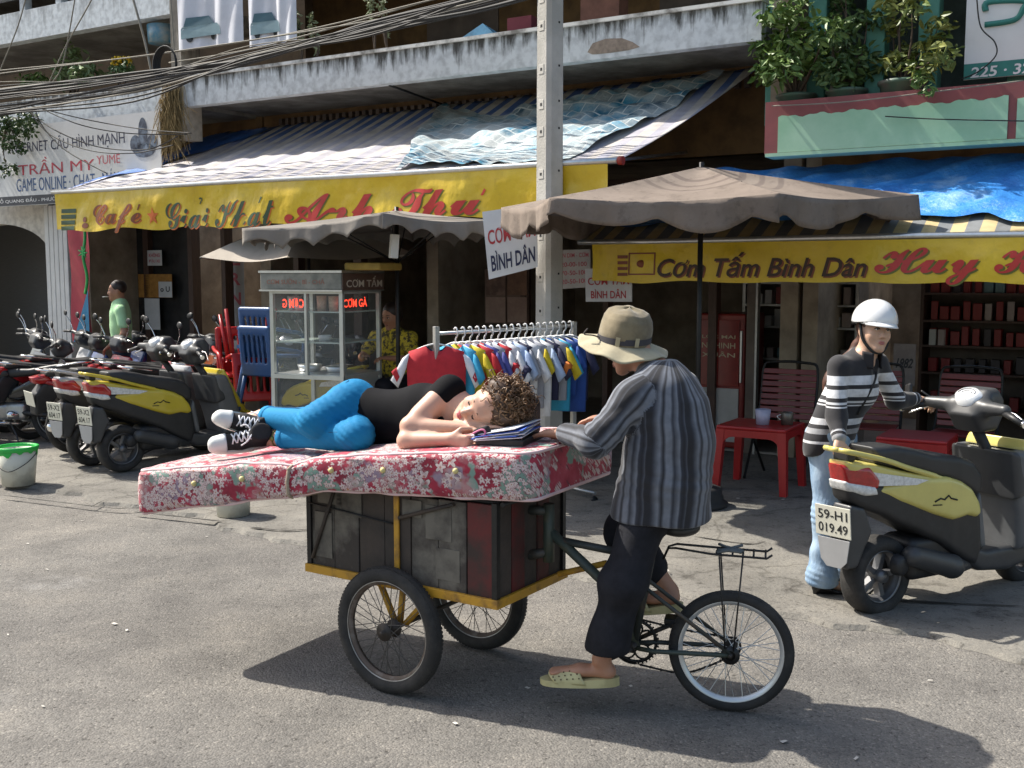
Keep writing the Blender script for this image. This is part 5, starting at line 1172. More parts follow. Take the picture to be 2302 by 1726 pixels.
    t = MB(); fl_ = [(-.092, -.088), (.092, -.088), (.07, -.20), (.035, -.235), (-.045, -.235), (-.078, -.20)]; t.add([Pm @ Vector((x, y, z_)) for z_ in (.004, -.004) for x, y in fl_], [tuple(range(6)), tuple(range(11, 5, -1))] + [(i, (i + 1) % 6, 6 + (i + 1) % 6, 6 + i) for i in range(6)]); t.build('mud_flap', M('mud_flap_grey', (.36, .36, .36), rough=.55, var=.1), sc)
    t = MB(); t.tube(bez([(.45, .12, .16), (.30, .16, .09), (.22, .20, .02)], 4), .009, 6); t.build('side_stand', m_sb, sc)
    for c in sc.children_recursive:      # the tail is short: draw in everything behind the axle except the wheel
        if c.name.split('.')[0] in ('wheel', 'tyre'): continue
        for v_ in c.data.vertices:
            if v_.co.x < .1: v_.co.x = .1 + (v_.co.x - .1) * .80
    # decal squiggle on the side panel
    yd = lambda x: .085 + (x + .12) / .52 * .08 + .002
    for g in (-1, 1):
        t = MB(); pts = [(.30, .585), (.335, .60), (.36, .592), (.385, .612), (.40, .596), (.44, .585)]; t.tube([(x, g * yd(x), z) for x, z in pts], .0045, 5); t.tube([(.29, g * yd(.29), .568), (.345, g * yd(.345), .566)], .003, 5); t.build('decal', m_ink, sc)
    return sc
def place(o, x, y, heading, lean=0.0):
    o.location = (x, y, 0.0 if y < 6.3 else .03); o.rotation_euler = (lean, 0, heading)
hero = make_scooter('cream yellow scooter held by the person in a white helmet', hero=True, plate_txt=('59-H1', '019.49'), mirrors=False)
m_cream = M('scooter_cream_yellow', (.60, .52, .15), rough=.3, var=.08, coat=.4)
for c in hero.children:
    if c.data and c.data.materials[0] == m_sy: c.data.materials[0] = m_cream
place(hero, 1.80, 5.29, math.atan2(.483, .875), 0)
t = MB(); t.tube(bez([(.70, .21, 1.05), (.68, .24, 1.07), (.67, .27, 1.09)], 4), .006, 6); mi = t.build('mirror', m_sb, hero)
t = MB(); t.box((-.05, -.012, -.035), (.05, .012, .035), Matrix.Translation((.64, .33, 1.09)) @ rotm(.9, .2, 0), .01); t.build('mirror_shell', m_sb, mi)
ysc = make_scooter('bright yellow scooter parked upright with its grey mud flap beside a twin', plate_txt=('59-X2', '604.17'), mirrors=False)
place(ysc, -3.43, 9.10, math.atan2(.70, .71)); ysc['group'] = 'parked motorbikes'
y2 = copy_tree(ysc); y2['label'] = 'silver tailed scooter half hidden behind the bright yellow one'; place(y2, -3.82, 9.42, math.atan2(.72, .69))
m_silver = M('scooter_silver', (.42, .42, .43), rough=.3, metal=.3, var=.06, coat=.4)
def recolor(o, old, new):
    for c in o.children_recursive:
        if c.data and c.data.materials and c.data.materials[0] == old: c.data = c.data.copy(); c.data.materials[0] = new
recolor(y2, m_sy, m_silver)

# underbone motorbike
def make_bike(label, paint, group, seat_long=True):
    bk = thing('motorbike', label, 'motorbike', group=group)
    for x in (0, 1.22):
        T = Matrix.Translation((x, 0, .28)) @ Matrix.Rotation(math.pi / 2, 4, 'X'); t = MB(); t.lathe([(.205, -.02), (.215, -.024), (.205, -.008), (.205, .008), (.215, .024), (.205, .02)], 40, T)
        for k in range(5): t.box((.02, -.012, -.012), (.2, .012, .012), T @ Matrix.Rotation(2 * math.pi * k / 5, 4, 'Z'), .003)
        t.lathe([(1e-4, -.06), (.055, -.055), (.055, .055), (1e-4, .06)], 18, T); w = t.build('wheel', m_alloy, bk)
        t = MB(); t.lathe(torus_prof(.245, .036, 12), 44, T); t.build('tyre', m_tyre, w)
    def S(lo, hi): return SD(lo, hi, .014)
    s = S((-.45, -.2, .35), (.8, .2, .9)); s.profile([(-.30, .74), (-.05, .70), (.2, .66), (.42, .56), (.50, .46), (.36, .44), (.1, .52), (-.12, .60), (-.34, .70)], lx(-.3, .3, .06, .125), .03); s.mesh('side_panel', paint, bk, world=False)
    s = S((-.45, -.2, .55), (.7, .2, .95)); s.profile([(-.30, .80), (-.26, .835), (0, .80), (.25, .755), (.50, .76), (.55, .70), (.45, .66), (.2, .69), (-.1, .735), (-.3, .765)], lx(-.3, .3, .085, .12), .03); s.mesh('seat', m_seat, bk, world=False)
    s = S((-.5, -.15, .55), (0, .15, .85)); s.profile([(-.42, .76), (-.30, .785), (-.22, .735), (-.30, .69), (-.40, .70)], .06, .02); s.mesh('tail_lamp', m_red_l, bk, world=False)
    s = S((.4, -.2, .2), (1.4, .2, 1.0)); s.profile([(.48, .50), (.62, .44), (.80, .50), (.94, .62), (1.03, .82), (1.07, .80), (1.06, .55), (1.0, .34), (.90, .32), (.88, .50), (.74, .40), (.55, .36), (.46, .42)], lambda X, Z: .07 + .12 * np.clip((X - .7) / .3, 0, 1), .025); s.mesh('leg_shield', paint, bk, world=False)
    s = S((.2, -.2, .15), (.85, .2, .48)); s.rbox((.52, 0, .32), (.22, .10, .09), .04); s.cone((.6, 0, .3), (.80, 0, .33), .07, .065, .03); s.mesh('engine', m_steel, bk, world=False)
    s = S((-.4, -.25, .1), (.7, .25, .4)); s.cone((-.28, -.13, .30), (.12, -.13, .24), .05, .045, .01); s.cone((.1, -.13, .24), (.6, -.09, .2), .022, .02, .02); s.mesh('exhaust', m_chr, bk, world=False)
    for g in (-1, 1): t = MB(); t.tube([(1.22, g * .075, .28), (1.04, g * .075, .80)], .02, 8); t.build('fork_leg', m_steel, bk)
    for g in (-1, 1): t = MB(); t.tube([(0, g * .10, .28), (-.02, g * .10, .60)], .024, 8); t.build('shock_absorber', m_chr, bk)
    t = MB(); t.tube([(0, .08, .28), (.45, .07, .32)], .025, 8); t.build('swing_arm', m_sb, bk)
    s = S((.95, -.1, .35), (1.6, .1, .7)); s.profile([(.93, .48), (1.03, .57), (1.2, .605), (1.36, .56), (1.45, .45), (1.38, .50), (1.25, .57), (1.1, .545)], .065, .01); s.mesh('front_mudguard', paint, bk, world=False)
    s = S((.8, -.3, .8), (1.25, .3, 1.2)); s.profile([(.92, .93), (.95, 1.02), (1.02, 1.05), (1.12, 1.0), (1.14, .91), (1.05, .85), (.96, .86)], .10, .04); s.cone((1.0, -.09, .98), (.95, -.20, 1.01), .035, .022, .03); s.cone((1.0, .09, .98), (.95, .20, 1.01), .035, .022, .03); s.mesh('headlamp_cowl', m_sg2, bk, world=False)
    t = MB(); t.ball((1.12, 0, .95), (.035, .075, .05), 10); t.build('headlamp', m_clr_l, bk)
    for g in (-1, 1):
        t = MB(); t.tube([(.95, g * .19, 1.01), (.90, g * .34, 1.0)], .015, 8); t.build('grip', m_seat, bk)
        t = MB(); t.tube(bez([(.99, g * .18, 1.0), (1.0, g * .24, 1.0), (.965, g * .34, .99)], 4), .006, 6); t.build('brake_lever', m_chr, bk)
        t = MB(); t.tube(bez([(.96, g * .2, 1.02), (.95, g * .27, 1.12), (.92, g * .31, 1.19)], 5), .006, 6); mi = t.build('mirror', m_chr, bk)
        t = MB(); t.ball((.915, g * .33, 1.225), (.014, .05, .036), 8); t.build('mirror_shell', m_sb, mi)
    s = S((-.5, -.12, .3), (.1, .12, .8)); s.profile([(-.32, .70), (-.22, .68), (-.14, .62), (-.32, .42), (-.40, .40), (-.40, .60)], .07, .01); s.mesh('rear_mudguard', m_sb, bk, world=False)
    t = MB(); Pm = frame(Vector((-.425, 0, .56)), Vector((0, -1, 0)), Vector((-.2, 0, 1)).normalized(), Vector((-1, 0, -.2)).normalized()); t.box((-.095, -.07, -.003), (.095, .07, .003), Pm, .003); t.build('number_plate', m_plate, bk)
    t = MB(); t.tube(bez([(-.05, -.10, .78), (-.28, -.10, .82), (-.36, 0, .83), (-.28, .10, .82), (-.05, .10, .78)], 5), .010, 8); t.build('grab_rail', m_chr, bk)
    t = MB(); t.tube(bez([(.45, .10, .2), (.35, .17, .1), (.3, .21, .02)], 4), .009, 6); t.build('side_stand', m_sb, bk)
    return bk
GB = 'parked motorbikes'
m_bk = M('bike_black_paint', (.014, .014, .015), rough=.22, var=.2, coat=.6); m_bb = M('bike_blue_paint', (.02, .05, .20), rough=.25, var=.1, coat=.6); m_bo = M('bike_orange_paint', (.55, .12, .015), rough=.3, var=.1, coat=.5); m_br = M('bike_red_paint', (.33, .015, .02), rough=.25, var=.1, coat=.5); m_bw = M('bike_white_paint', (.55, .55, .55), rough=.3, var=.06, coat=.5)
b1 = make_bike('black underbone motorbike parked nose to the arch, tail beside the silver scooter', m_bk, GB); place(b1, -4.62, 10.75, math.pi - .12, .05)
def bike_copy(src, label, paint, x, y, h, lean=.06):
    c = copy_tree(src); c['label'] = label; recolor(c, m_bk, paint); place(c, x, y, h, lean); return c
bike_copy(b1, 'blue underbone motorbike parked just behind the pair of yellow and silver scooters', m_bb, -3.55, 10.45, .86)
bike_copy(b1, 'orange underbone motorbike with chrome mirrors behind the blue one', m_bo, -3.15, 10.85, .80)
bike_copy(b1, 'red underbone motorbike parked behind the black one by the pilaster', m_br, -5.0, 11.0, .9)
bike_copy(b1, 'white underbone motorbike standing near the person in the green shirt', m_bw, -4.15, 11.35, .75)
bike_copy(b1, 'black underbone motorbike parked under the arch beside the pilaster', m_bk, -6.2, 11.6, .8)
bike_copy(b1, 'black underbone motorbike at the far end of the row in the arch', m_bk, -6.75, 12.7, .7)
bike_copy(b1, 'black underbone motorbike with red tail lamp beside the glass food cart', m_bk, -1.75, 10.55, 2.2)
y3 = copy_tree(ysc); y3['label'] = 'yellow scooter facing the street beside the glass food cart'; y3['group'] = GB; place(y3, -1.55, 9.75, 2.55)
y4 = copy_tree(ysc); y4['label'] = 'yellow scooter parked behind the lower panel of the glass food cart'; y4['group'] = GB; place(y4, -.75, 10.1, 3.0)

for k_, (lb, pm, x, y, h) in enumerate((('black motorbike second along the arch wall, nose to the street', m_bk, -5.6, 10.6, .5), ('dark blue motorbike wedged between the arch bikes and the green shirted person', m_bb, -5.15, 11.9, .9), ('red motorbike in the back row below the cafe notices', m_br, -3.75, 12.2, .8), ('white motorbike with chrome bars in front of the red plastic chairs', m_bw, -2.95, 11.5, 1.0), ('black motorbike in the back row behind the white one', m_bk, -3.3, 12.4, .9), ('black motorbike deep under the arch against the shutter', m_bk, -6.6, 11.0, .4))): bike_copy(b1, lb, pm, x, y, h)

for k_, (lb, pm, x, y, h) in enumerate((('red motorbike squeezed behind the silver scooter', m_br, -4.2, 10.15, .82), ('dark blue motorbike by the white pilaster, second from the arch', m_bb, -5.5, 11.5, .75), ('orange motorbike in the back row in front of the brown doors', m_bo, -3.95, 11.0, .9), ('black motorbike between the orange one and the plastic chairs', m_bk, -2.7, 10.75, .95), ('white motorbike behind the dark blue one by the arch', m_bw, -6.0, 12.3, .7))): bike_copy(b1, lb, pm, x, y, h)
# ---------------------------------------------------------------- awnings, banners, umbrellas, pole, signs
def stripe_mat(name, ca, cb, period, dirt, fade_y=None):
    m, N, b, L, tc = nodes_mat(name, .75); sx = N.new('ShaderNodeSeparateXYZ'); L.new(tc.outputs['Object'], sx.inputs[0])
    f = n_math(N, L, 'FRACT', n_math(N, L, 'DIVIDE', sx.outputs[0], period)); c = n_ramp(N, L, f, [(0, ca), (.5, cb), (1, cb)], 'CONSTANT')
    no = n_noise(N, L, tc.outputs['Object'], 2.2, 8, .68); 
    if fade_y is not None:   # road dust has settled on the outer, flatter part of the cloth
        mr = N.new('ShaderNodeMapRange'); mr.inputs[1].default_value = fade_y[0]; mr.inputs[2].default_value = fade_y[1]; mr.inputs[3].default_value = .0; mr.inputs[4].default_value = .80; L.new(sx.outputs[1], mr.inputs[0])
        c = n_mix(N, L, n_math(N, L, 'ADD', mr.outputs[0], n_math(N, L, 'MULTIPLY', n_math(N, L, 'SUBTRACT', no, .5), .55)), c, dirt)
    else: c = n_mix(N, L, n_math(N, L, 'MULTIPLY', no, .35), c, dirt)
    c = n_mix(N, L, .8, c, n_ramp(N, L, n_noise(N, L, tc.outputs['Object'], 9, 6), [(.3, (.72, .70, .68)), (.6, (1, 1, 1))]), 'MULTIPLY')
    L.new(c, b.inputs['Base Color']); n_bump(N, L, b, no, .3, .02); return m
def awning_fn(s0t, s1t, ot, zt0, zt1, s0b, s1b, ob, zb0, zb1, sag=.05, amp=.012, freq=9.0, lift=0.0):
    def fn(u, v):
        s = (s0t + (s1t - s0t) * u) * (1 - v) + (s0b + (s1b - s0b) * u) * v; o = ot + (ob - ot) * v; z = (zt0 + (zt1 - zt0) * u) * (1 - v) + (zb0 + (zb1 - zb0) * u) * v
        z += -sag * math.sin(math.pi * v) + amp * math.sin(s * freq + v * 2) * math.sin(math.pi * min(1, v * 1.1)) + amp * .6 * math.sin(s * freq * 2.3 + 1 + v * 5); return fac(s, o, z + lift)
    return fn
# left awning
aw = thing('awning', 'long blue and white striped awning, dusty, over the cafe front', 'awning', fac(-1.5, 0, 0), RZ)
fnA = awning_fn(-4.74, 2.22, .06, 3.49, 3.62, -5.0, 1.80, 2.2, 2.63, 2.60)
t = MB(); t.grid(fnA, 150, 26); o = t.build('canopy', stripe_mat('blue_stripe_canvas', (.10, .20, .52), (.66, .65, .62), .205, (.47, .43, .41), (-.45, -.75)), aw, True); o.modifiers.new('thick', 'SOLIDIFY').thickness = .004
t = MB(); t.tube([fac(-5.03 + 6.86 * k / 12, 2.205, 2.635 - .03 * k / 12 - .004 * math.sin(k)) for k in range(13)], .026, 12); t.build('roller_bar', m_alu, aw, True)
t = MB(); t.tube([fac(1.83, 2.205, 2.605), fac(1.87, 2.205, 2.604)], .034, 12); t.build('bar_end', M('red_cap', (.30, .03, .02), rough=.5), aw, True)
for s in (-4.6, -1.6, 1.5):
    t = MB(); t.tube([fac(s, 0, 2.9), fac(s, 2.17, 2.60)], .014, 8); t.build('awning_arm', m_steel, aw, True)
t = MB(); t.grid(lambda u, v: fnA(.003 + .16 * u * (1 - v) ** 1.2, .04 + .90 * v) + Vector((0, 0, .016 + .01 * math.sin(v * 17))), 14, 30); t.build('blue_edge_tarp', M('blue_tarp_edge', (.03, .13, .42), rough=.5, var=.3, scale=5), aw, True)
# checked tarp thrown over it
def tarp_fn(u, w):
    v0 = interp(u, [(0, .02), (.10, .10), (.32, .26), (.6, .20), (.85, .10), (1, .07)]); v = v0 + (.955 - v0) * w
    ul = interp(w, [(0, .499), (.3, .54), (1, .675)]); ur = interp(w, [(0, .965), (1, .93)]); uu = ul + (ur - ul) * u
    P = fnA(uu, v); ang = math.atan2(v - .0, (uu - .50) * 3.2 + 1e-6); rad = math.hypot(v, (uu - .50) * 3.2)
    hgt = .030 + .035 * math.exp(-((ang - .25) / .22) ** 2) * abs(math.sin(ang * 38)) * min(1, rad * 2) + .028 * math.sin(ang * 17 + rad * 4) * min(1, rad * 1.5) + .012 * math.sin(u * 47 + w * 23) + .03 * max(0, u - .6) * math.sin(w * 22 + u * 8)
    return P + Vector((0, 0, max(.012, hgt)))
def check_mat():
    m, N, b, L, tc = nodes_mat('checked_tarp', .5); mp = N.new('ShaderNodeMapping'); mp.inputs['Rotation'].default_value = (0, 0, math.radians(14)); L.new(tc.outputs['Object'], mp.inputs[0])
    bt = N.new('ShaderNodeTexBrick'); bt.offset = .5; bt.inputs['Scale'].default_value = 1; bt.inputs['Brick Width'].default_value = .17; bt.inputs['Row Height'].default_value = .095; bt.inputs['Mortar Size'].default_value = .006; bt.inputs['Color1'].default_value = (.035, .30, .48, 1); bt.inputs['Color2'].default_value = (.02, .06, .10, 1); bt.inputs['Mortar'].default_value = (.60, .64, .64, 1); L.new(mp.outputs[0], bt.inputs[0])
    no = n_noise(N, L, tc.outputs['Object'], 1.7, 8, .66); f = n_ramp(N, L, no, [(.40, (0, 0, 0)), (.52, (.9, .9, .9))])
    c = n_mix(N, L, f, bt.outputs[0], n_mix(N, L, .25, (.52, .55, .54), bt.outputs[0])); L.new(c, b.inputs['Base Color']); n_bump(N, L, b, n_noise(N, L, tc.outputs['Object'], 6, 7, .7), .7, .03); return m
t = MB(); t.grid(tarp_fn, 120, 60); tarp = t.build('tarpaulin', check_mat()); tag(tarp, 'crumpled teal and white checked tarpaulin thrown over the striped awning', 'tarpaulin')
tarp.data.transform(Matrix.Rotation(-RZ, 4, 'Z')); tarp.rotation_euler = (0, 0, RZ)
t = MB(); t.tube([fac(-1.18, 1.15, 3.60), tarp_fn(0, 0) + Vector((0, 0, .0))], .012, 8); o = t.build('hanger_rod', m_black); tag(o, 'short dark rod from the balcony slab holding up the checked tarpaulin', 'rod')

# banners
def banner_mat(name='yellow_vinyl', col=(.60, .40, .018), col2=(.70, .50, .03)):
    m, N, b, L, tc = nodes_mat(name, .32); no = n_noise(N, L, tc.outputs['Object'], 1.8, 6, .6, (1, 1, 2.2)); c = n_ramp(N, L, no, [(.35, col), (.65, col2)])
    d = n_noise(N, L, tc.outputs['Object'], 7, 7, .7); c = n_mix(N, L, n_ramp(N, L, d, [(.55, (0, 0, 0)), (.8, (.45, .45, .45))]), c, (.24, .17, .05)); L.new(c, b.inputs['Base Color']); b.inputs['Transmission Weight'].default_value = 0; n_bump(N, L, b, n_noise(N, L, tc.outputs['Object'], 3.2, 4, .5, (1.4, 1, 1)), .55, .05); return m
def banner_fn(out, ztop, amp):
    def fn(s, z): d = ztop(s) - z; return fac(s, out + amp * (math.sin(s * 3.1 + d * 4) + .6 * math.sin(s * 7.3 + 1.3 - d * 7) + .3 * math.sin(s * 17 + d * 9)) * min(1, d / .12), z)
    return fn
m_by = banner_mat(); m_redp_ = M('banner_red', (.50, .035, .03), rough=.4, var=.15); m_brn_ = M('banner_brown', (.22, .06, .025), rough=.45, var=.2); m_grn_ = M('banner_dark_green', (.035, .075, .035), rough=.45, var=.2); m_olv_ = M('banner_olive', (.13, .14, .02), rough=.45, var=.2); m_ora_ = M('banner_orange', (.60, .13, .02), rough=.45)
zt1 = lambda s: 2.617 - .03 * (s + 5) / 6.8
f1 = banner_fn(2.215, zt1, .016); ban1 = thing('shop_banner', 'yellow vinyl cafe banner hung from the bar of the striped awning', 'banner', fac(-1.6, 2.2, 2.2), RZ)
def bot1(s): return zt1(s) - .405 + .018 * math.sin(s * 6.1) + .05 * max(0, (s + .5) / 2.3)
t = MB(); t.grid(lambda u, v: f1(-4.98 + 6.72 * u, zt1(-4.98 + 6.72 * u) * (1 - v) + bot1(-4.98 + 6.72 * u) * v), 170, 10); o = t.build('banner_cloth', m_by, ban1, True)
g1 = lambda s, z: f1(s, z) + FN * .006; g1b = lambda s, z: f1(s, z) + FN * .004
def bt(body, px0, py0, px1, py1, mat, shear=.3, bold=.012, shadow=None, g=g1, gb=g1b, par=ban1, out=2.215, cuts=14):
    s0, z1 = fpx(px0, py0, out); s1, z0 = fpx(px1, py1, out); zm = fpx((px0 + px1) / 2, py1, out)[1]; zM = fpx((px0 + px1) / 2, py0, out)[1]
    if shadow: lettering(body, gb, (s0 + .012, zm - .010, s1 + .012, zM - .010), shadow, par, shear, bold, cuts)
    lettering(body, g, (s0, zm, s1, zM), mat, par, shear, bold, cuts)
def script(tx): return ''.join(chr(0x1D4D0 + ord(c) - 65) if 'A' <= c <= 'Z' else chr(0x1D4EA + ord(c) - 97) if 'a' <= c <= 'z' else c for c in tx)
def accent(px, py, g, out, mat, par, kind='acute'):
    s, z = fpx(px, py, out); t = MB(); d = {'acute': [(-.012, -.02), (.0, -.022), (.03, .022), (.012, .026)], 'grave': [(-.028, .026), (-.010, .024), (.008, -.02), (-.004, -.022)], 'hook': [(-.012, -.02), (0, -.022), (.006, -.006), (.022, .006), (.02, .024), (0, .03), (-.016, .022), (-.012, .014), (.006, .018), (.010, .01), (-.006, -.004)], 'horn': [(-.02, -.014), (.0, -.012), (.022, .018), (.008, .030), (-.002, .012)]}[kind]
    t.add([Vector(g(s + x * 1.3, z + y * 1.3)) + FN * .001 for x, y in d], [tuple(range(len(d)))]); t.build('accent', mat, par, True)
bt(script('Cafe'), 208, 458, 318, 522, m_brn_, 0, .006, m_ora_); accent(312, 466, g1, 2.215, m_brn_, ban1); bt(script('Giai Khat'), 372, 450, 618, 512, m_grn_, 0, .006, m_ora_, cuts=24); accent(447, 452, g1, 2.215, m_grn_, ban1, 'hook'); accent(585, 450, g1, 2.215, m_grn_, ban1)
bt(script('Anh'), 640, 434, 842, 500, m_redp_, 0, .012, m_olv_, cuts=18); bt(script('Thu'), 882, 422, 1080, 486, m_redp_, 0, .012, m_olv_, cuts=18); accent(1086, 434, g1, 2.215, m_redp_, ban1, 'horn')
bt('195 ĐỀ THÁM', 1098, 428, 1230, 452, m_redp_, .2, .01) if False else None
for i in range(4):
    s0, z0 = fpx(138, 470 + 13 * i, 2.215); s1, z1_ = fpx(168, 478 + 13 * i, 2.215); t = MB(); t.add([g1(s0, z0), g1(s1, z0), g1(s1, z1_), g1(s0, z1_)], [(0, 1, 2, 3)]); t.build('small_print', m_grn_, ban1, True)
def star(mb, fn, cs, cz, r): mb.add([fn(cs, cz)] + [fn(cs + (r if k % 2 == 0 else r * .42) * math.sin(math.pi * k / 5), cz + (r if k % 2 == 0 else r * .42) * math.cos(math.pi * k / 5)) for k in range(10)], [(0, k + 1, (k + 1) % 10 + 1) for k in range(10)])
cs, cz = fpx(344, 486, 2.215); t = MB(); star(t, g1, cs, cz, .095); t.build('printed_star', m_ora_, ban1, True)
cs, cz = fpx(192, 505, 2.215); t = MB(); t.add([g1(cs + .05 * math.cos(a), cz - .01 + .03 * math.sin(a)) for a in [2 * math.pi * k / 14 for k in range(14)]], [tuple(range(14))]); t.add([g1(cs + .03 * math.cos(a) - .01, cz + .055 + .03 * math.sin(a)) for a in [2 * math.pi * k / 12 for k in range(12)]], [tuple(range(12))]); t.build('printed_cup', m_brn_, ban1, True)

# right awning with blue tarp, bar and banner
aw2 = thing('awning', 'yellow and grey striped awning under the blue tarpaulin', 'awning', fac(4, 0, 0), RZ)
fnB = awning_fn(1.5, 8.0, .75, 2.58, 2.60, 1.37, 8.0, 1.9, 2.0, 2.0, .02, .008)
t = MB(); t.grid(fnB, 90, 12); t.build('canopy', stripe_mat('yellow_stripe_canvas', (.60, .46, .22), (.16, .18, .20), .19, (.3, .27, .22)), aw2, True)
t = MB(); t.tube([fac(1.33 + 6.6 * k / 10, 1.905, 1.995 - .004 * math.sin(k * 1.3)) for k in range(11)], .022, 12); t.build('roller_bar', m_alu, aw2, True)
for s in (1.7, 4.2, 6.5): t = MB(); t.tube([fac(s, 0, 2.4), fac(s, 1.88, 1.99)], .013, 8); t.build('awning_arm', m_steel, aw2, True)
def btarp(u, v):
    w = v * (.80 + .05 * math.sin(u * 31) + .04 * math.sin(u * 67 + 1) + .03 * abs(math.sin(u * 43))); uu = .03 + .97 * u; P = fnB(uu, w)
    return P + Vector((0, 0, .055 + .022 * math.sin(u * 40 + v * 7) * math.sin(v * 5 + u * 13) + .018 * math.sin(u * 23 - v * 11) + .008 * math.sin(u * 90 + v * 30)))
t = MB(); t.grid(btarp, 150, 28); 
m, N, b, L, tc = nodes_mat('blue_tarp', .34); no = n_noise(N, L, tc.outputs['Object'], 2.4, 8, .7); L.new(n_ramp(N, L, no, [(.3, (.025, .13, .44)), (.52, (.05, .25, .64)), (.68, (.30, .50, .76))]), b.inputs['Base Color']); n_bump(N, L, b, n_noise(N, L, tc.outputs['Object'], 5.5, 7, .66), .8, .04)
bt_o = t.build('tarpaulin', m); tag(bt_o, 'crinkled bright blue tarpaulin below the mint green band', 'tarpaulin')
zt2 = lambda s: 1.975
f2 = banner_fn(1.915, zt2, .012); ban2 = thing('shop_banner', 'yellow vinyl rice shop banner with a wavy lower edge under the blue tarp', 'banner', fac(3.5, 1.9, 1.7), RZ)
def bot2(s): return 1.665 + .012 * abs(math.sin(s * 3.3)) + .006 * math.sin(s * 9)
t = MB(); t.grid(lambda u, v: f2(1.46 + 6.4 * u, zt2(0) * (1 - v) + bot2(1.46 + 6.4 * u) * v), 170, 10); t.build('banner_cloth', m_by, ban2, True)
g2 = lambda s, z: f2(s, z) + FN * .006; g2b = lambda s, z: f2(s, z) + FN * .004
def b2(*a, **k): bt(*a, g=g2, gb=g2b, par=ban2, out=1.915, **k)
b2('Cơm Tấm Bình Dân', 1480, 566, 1948, 622, M('banner_dark_brown', (.045, .02, .012), rough=.45), .28, .012, m_brn_, cuts=24)
b2(script('Huy'), 1968, 556, 2200, 640, m_redp_, 0, .012, m_olv_, cuts=18); b2(script('Hung'), 2238, 554, 2520, 640, m_redp_, 0, .012, m_olv_, cuts=18); accent(2400, 566, g2, 1.915, m_redp_, ban2, 'grave')
for i in range(4):
    s0, z0 = fpx(1388, 574 + 13 * i, 1.915); s1, z1_ = fpx(1412, 581 + 13 * i, 1.915); t = MB(); t.add([g2(s0, z0), g2(s1, z0), g2(s1, z1_), g2(s0, z1_)], [(0, 1, 2, 3)]); t.build('small_print', m_brn_, ban2, True)
s0, z0 = fpx(1414, 568, 1.915); s1, z1_ = fpx(1474, 618, 1.915); t = MB()
for (a0, b0, a1, b1_) in ((s0, z0, s1, z0 - .012), (s0, z1_ + .012, s1, z1_), (s0, z0, s0 + .012, z1_), (s1 - .012, z0, s1, z1_)): t.add([g2(a0, b0), g2(a1, b0), g2(a1, b1_), g2(a0, b1_)], [(0, 1, 2, 3)])
t.ball(Vector(g2((s0 + s1) / 2, (z0 + z1_) / 2)) + FN * -.003, (.04, .008, .03), 8); t.build('printed_plate', m_brn_, ban2, True)

# parasols
def parasol(label, C, ztop, corners, mat, scal=3, vh=.17, pole_to=0.0, group=None, base=True, cusp=False, flap=True):
    """corners: six edge points; the cloth hangs slack between the ribs"""
    C = Vector((C[0], C[1], 0)); o = thing('parasol', label, 'parasol', C, 0, group); top = C + Vector((0, 0, ztop)); n = len(corners); cs = [Vector(c) for c in corners]
    def edge(i, u): a, b = cs[i], cs[(i + 1) % n]; p = a.lerp(b, u); p.z -= .035 * math.sin(math.pi * u); q = p - C; q.z = 0; p -= q.normalized() * .05 * math.sin(math.pi * u); return p
    for i in range(n):
        def pan(u, v, i=i): e = edge(i, u); p = top.lerp(e, v); p.z += -.035 * math.sin(math.pi * v) * (.25 + .75 * math.sin(math.pi * u)) + .010 * math.sin(9 * v + 3 * u) * v * math.sin(math.pi * u); return p
        t = MB(); t.grid(pan, 14, 14); t.build('canopy_panel', mat, o, True)
        if flap:
            def val(u, v, i=i):
                e = edge(i, u); q = e - C; q.z = 0; q.normalize(); k_ = abs(math.sin(math.pi * (scal + .35 * math.sin(i * 2.1)) * u + .25 * math.sin(i * 5.3))) ** .8; h = vh * (.86 + .14 * math.sin(i * 3.7 + u * 5)) * (.55 + .45 * ((1 - k_) if cusp else k_)); return e + q * (.004 + (.016 * math.sin(u * 19 + i) + .012 * math.sin(u * 41 + 2 * i)) * v) - Vector((0, 0, h * v))
            t = MB(); t.grid(val, 36, 5); w = t.build('valance', mat, o, True); w.modifiers.new('thick', 'SOLIDIFY').thickness = .002
        t = MB(); t.tube([top - Vector((0, 0, .02)), cs[i] - Vector((0, 0, .012))], .007, 6); t.build('rib', m_black, o, True)
        t = MB(); t.tube([C + Vector((0, 0, ztop - .45)), top.lerp(cs[i], .55) - Vector((0, 0, .01))], .006, 6); t.build('strut', m_black, o, True)
    t = MB(); t.tube([C + Vector((0, 0, pole_to)), top + Vector((0, 0, .03))], .019, 10); t.build('pole', m_black, o, True)
    if base:
        t = MB(); t.lathe([(.001, .03), (.23, .03), (.235, .06), (.20, .075), (.20, .11), (.19, .125), (.19, .165), (.15, .18), (.05, .19), (.03, .24), (.001, .24)], 28, Matrix.Translation(C)); t.build('base', M('parasol_base', (.018, .018, .018), rough=.7, var=.3), o, True)
    return o
m_par, N, b, L, tc = nodes_mat('brown_parasol_cloth', .92)
sx = N.new('ShaderNodeSeparateXYZ'); L.new(tc.outputs['Object'], sx.inputs[0]); rr_ = n_math(N, L, 'SQRT', n_math(N, L, 'ADD', n_math(N, L, 'MULTIPLY', sx.outputs[0], sx.outputs[0]), n_math(N, L, 'MULTIPLY', sx.outputs[1], sx.outputs[1])))
c = n_ramp(N, L, n_noise(N, L, tc.outputs['Object'], 2.4, 7, .66), [(.3, (.150, .118, .094)), (.55, (.205, .163, .132)), (.75, (.25, .205, .168))])
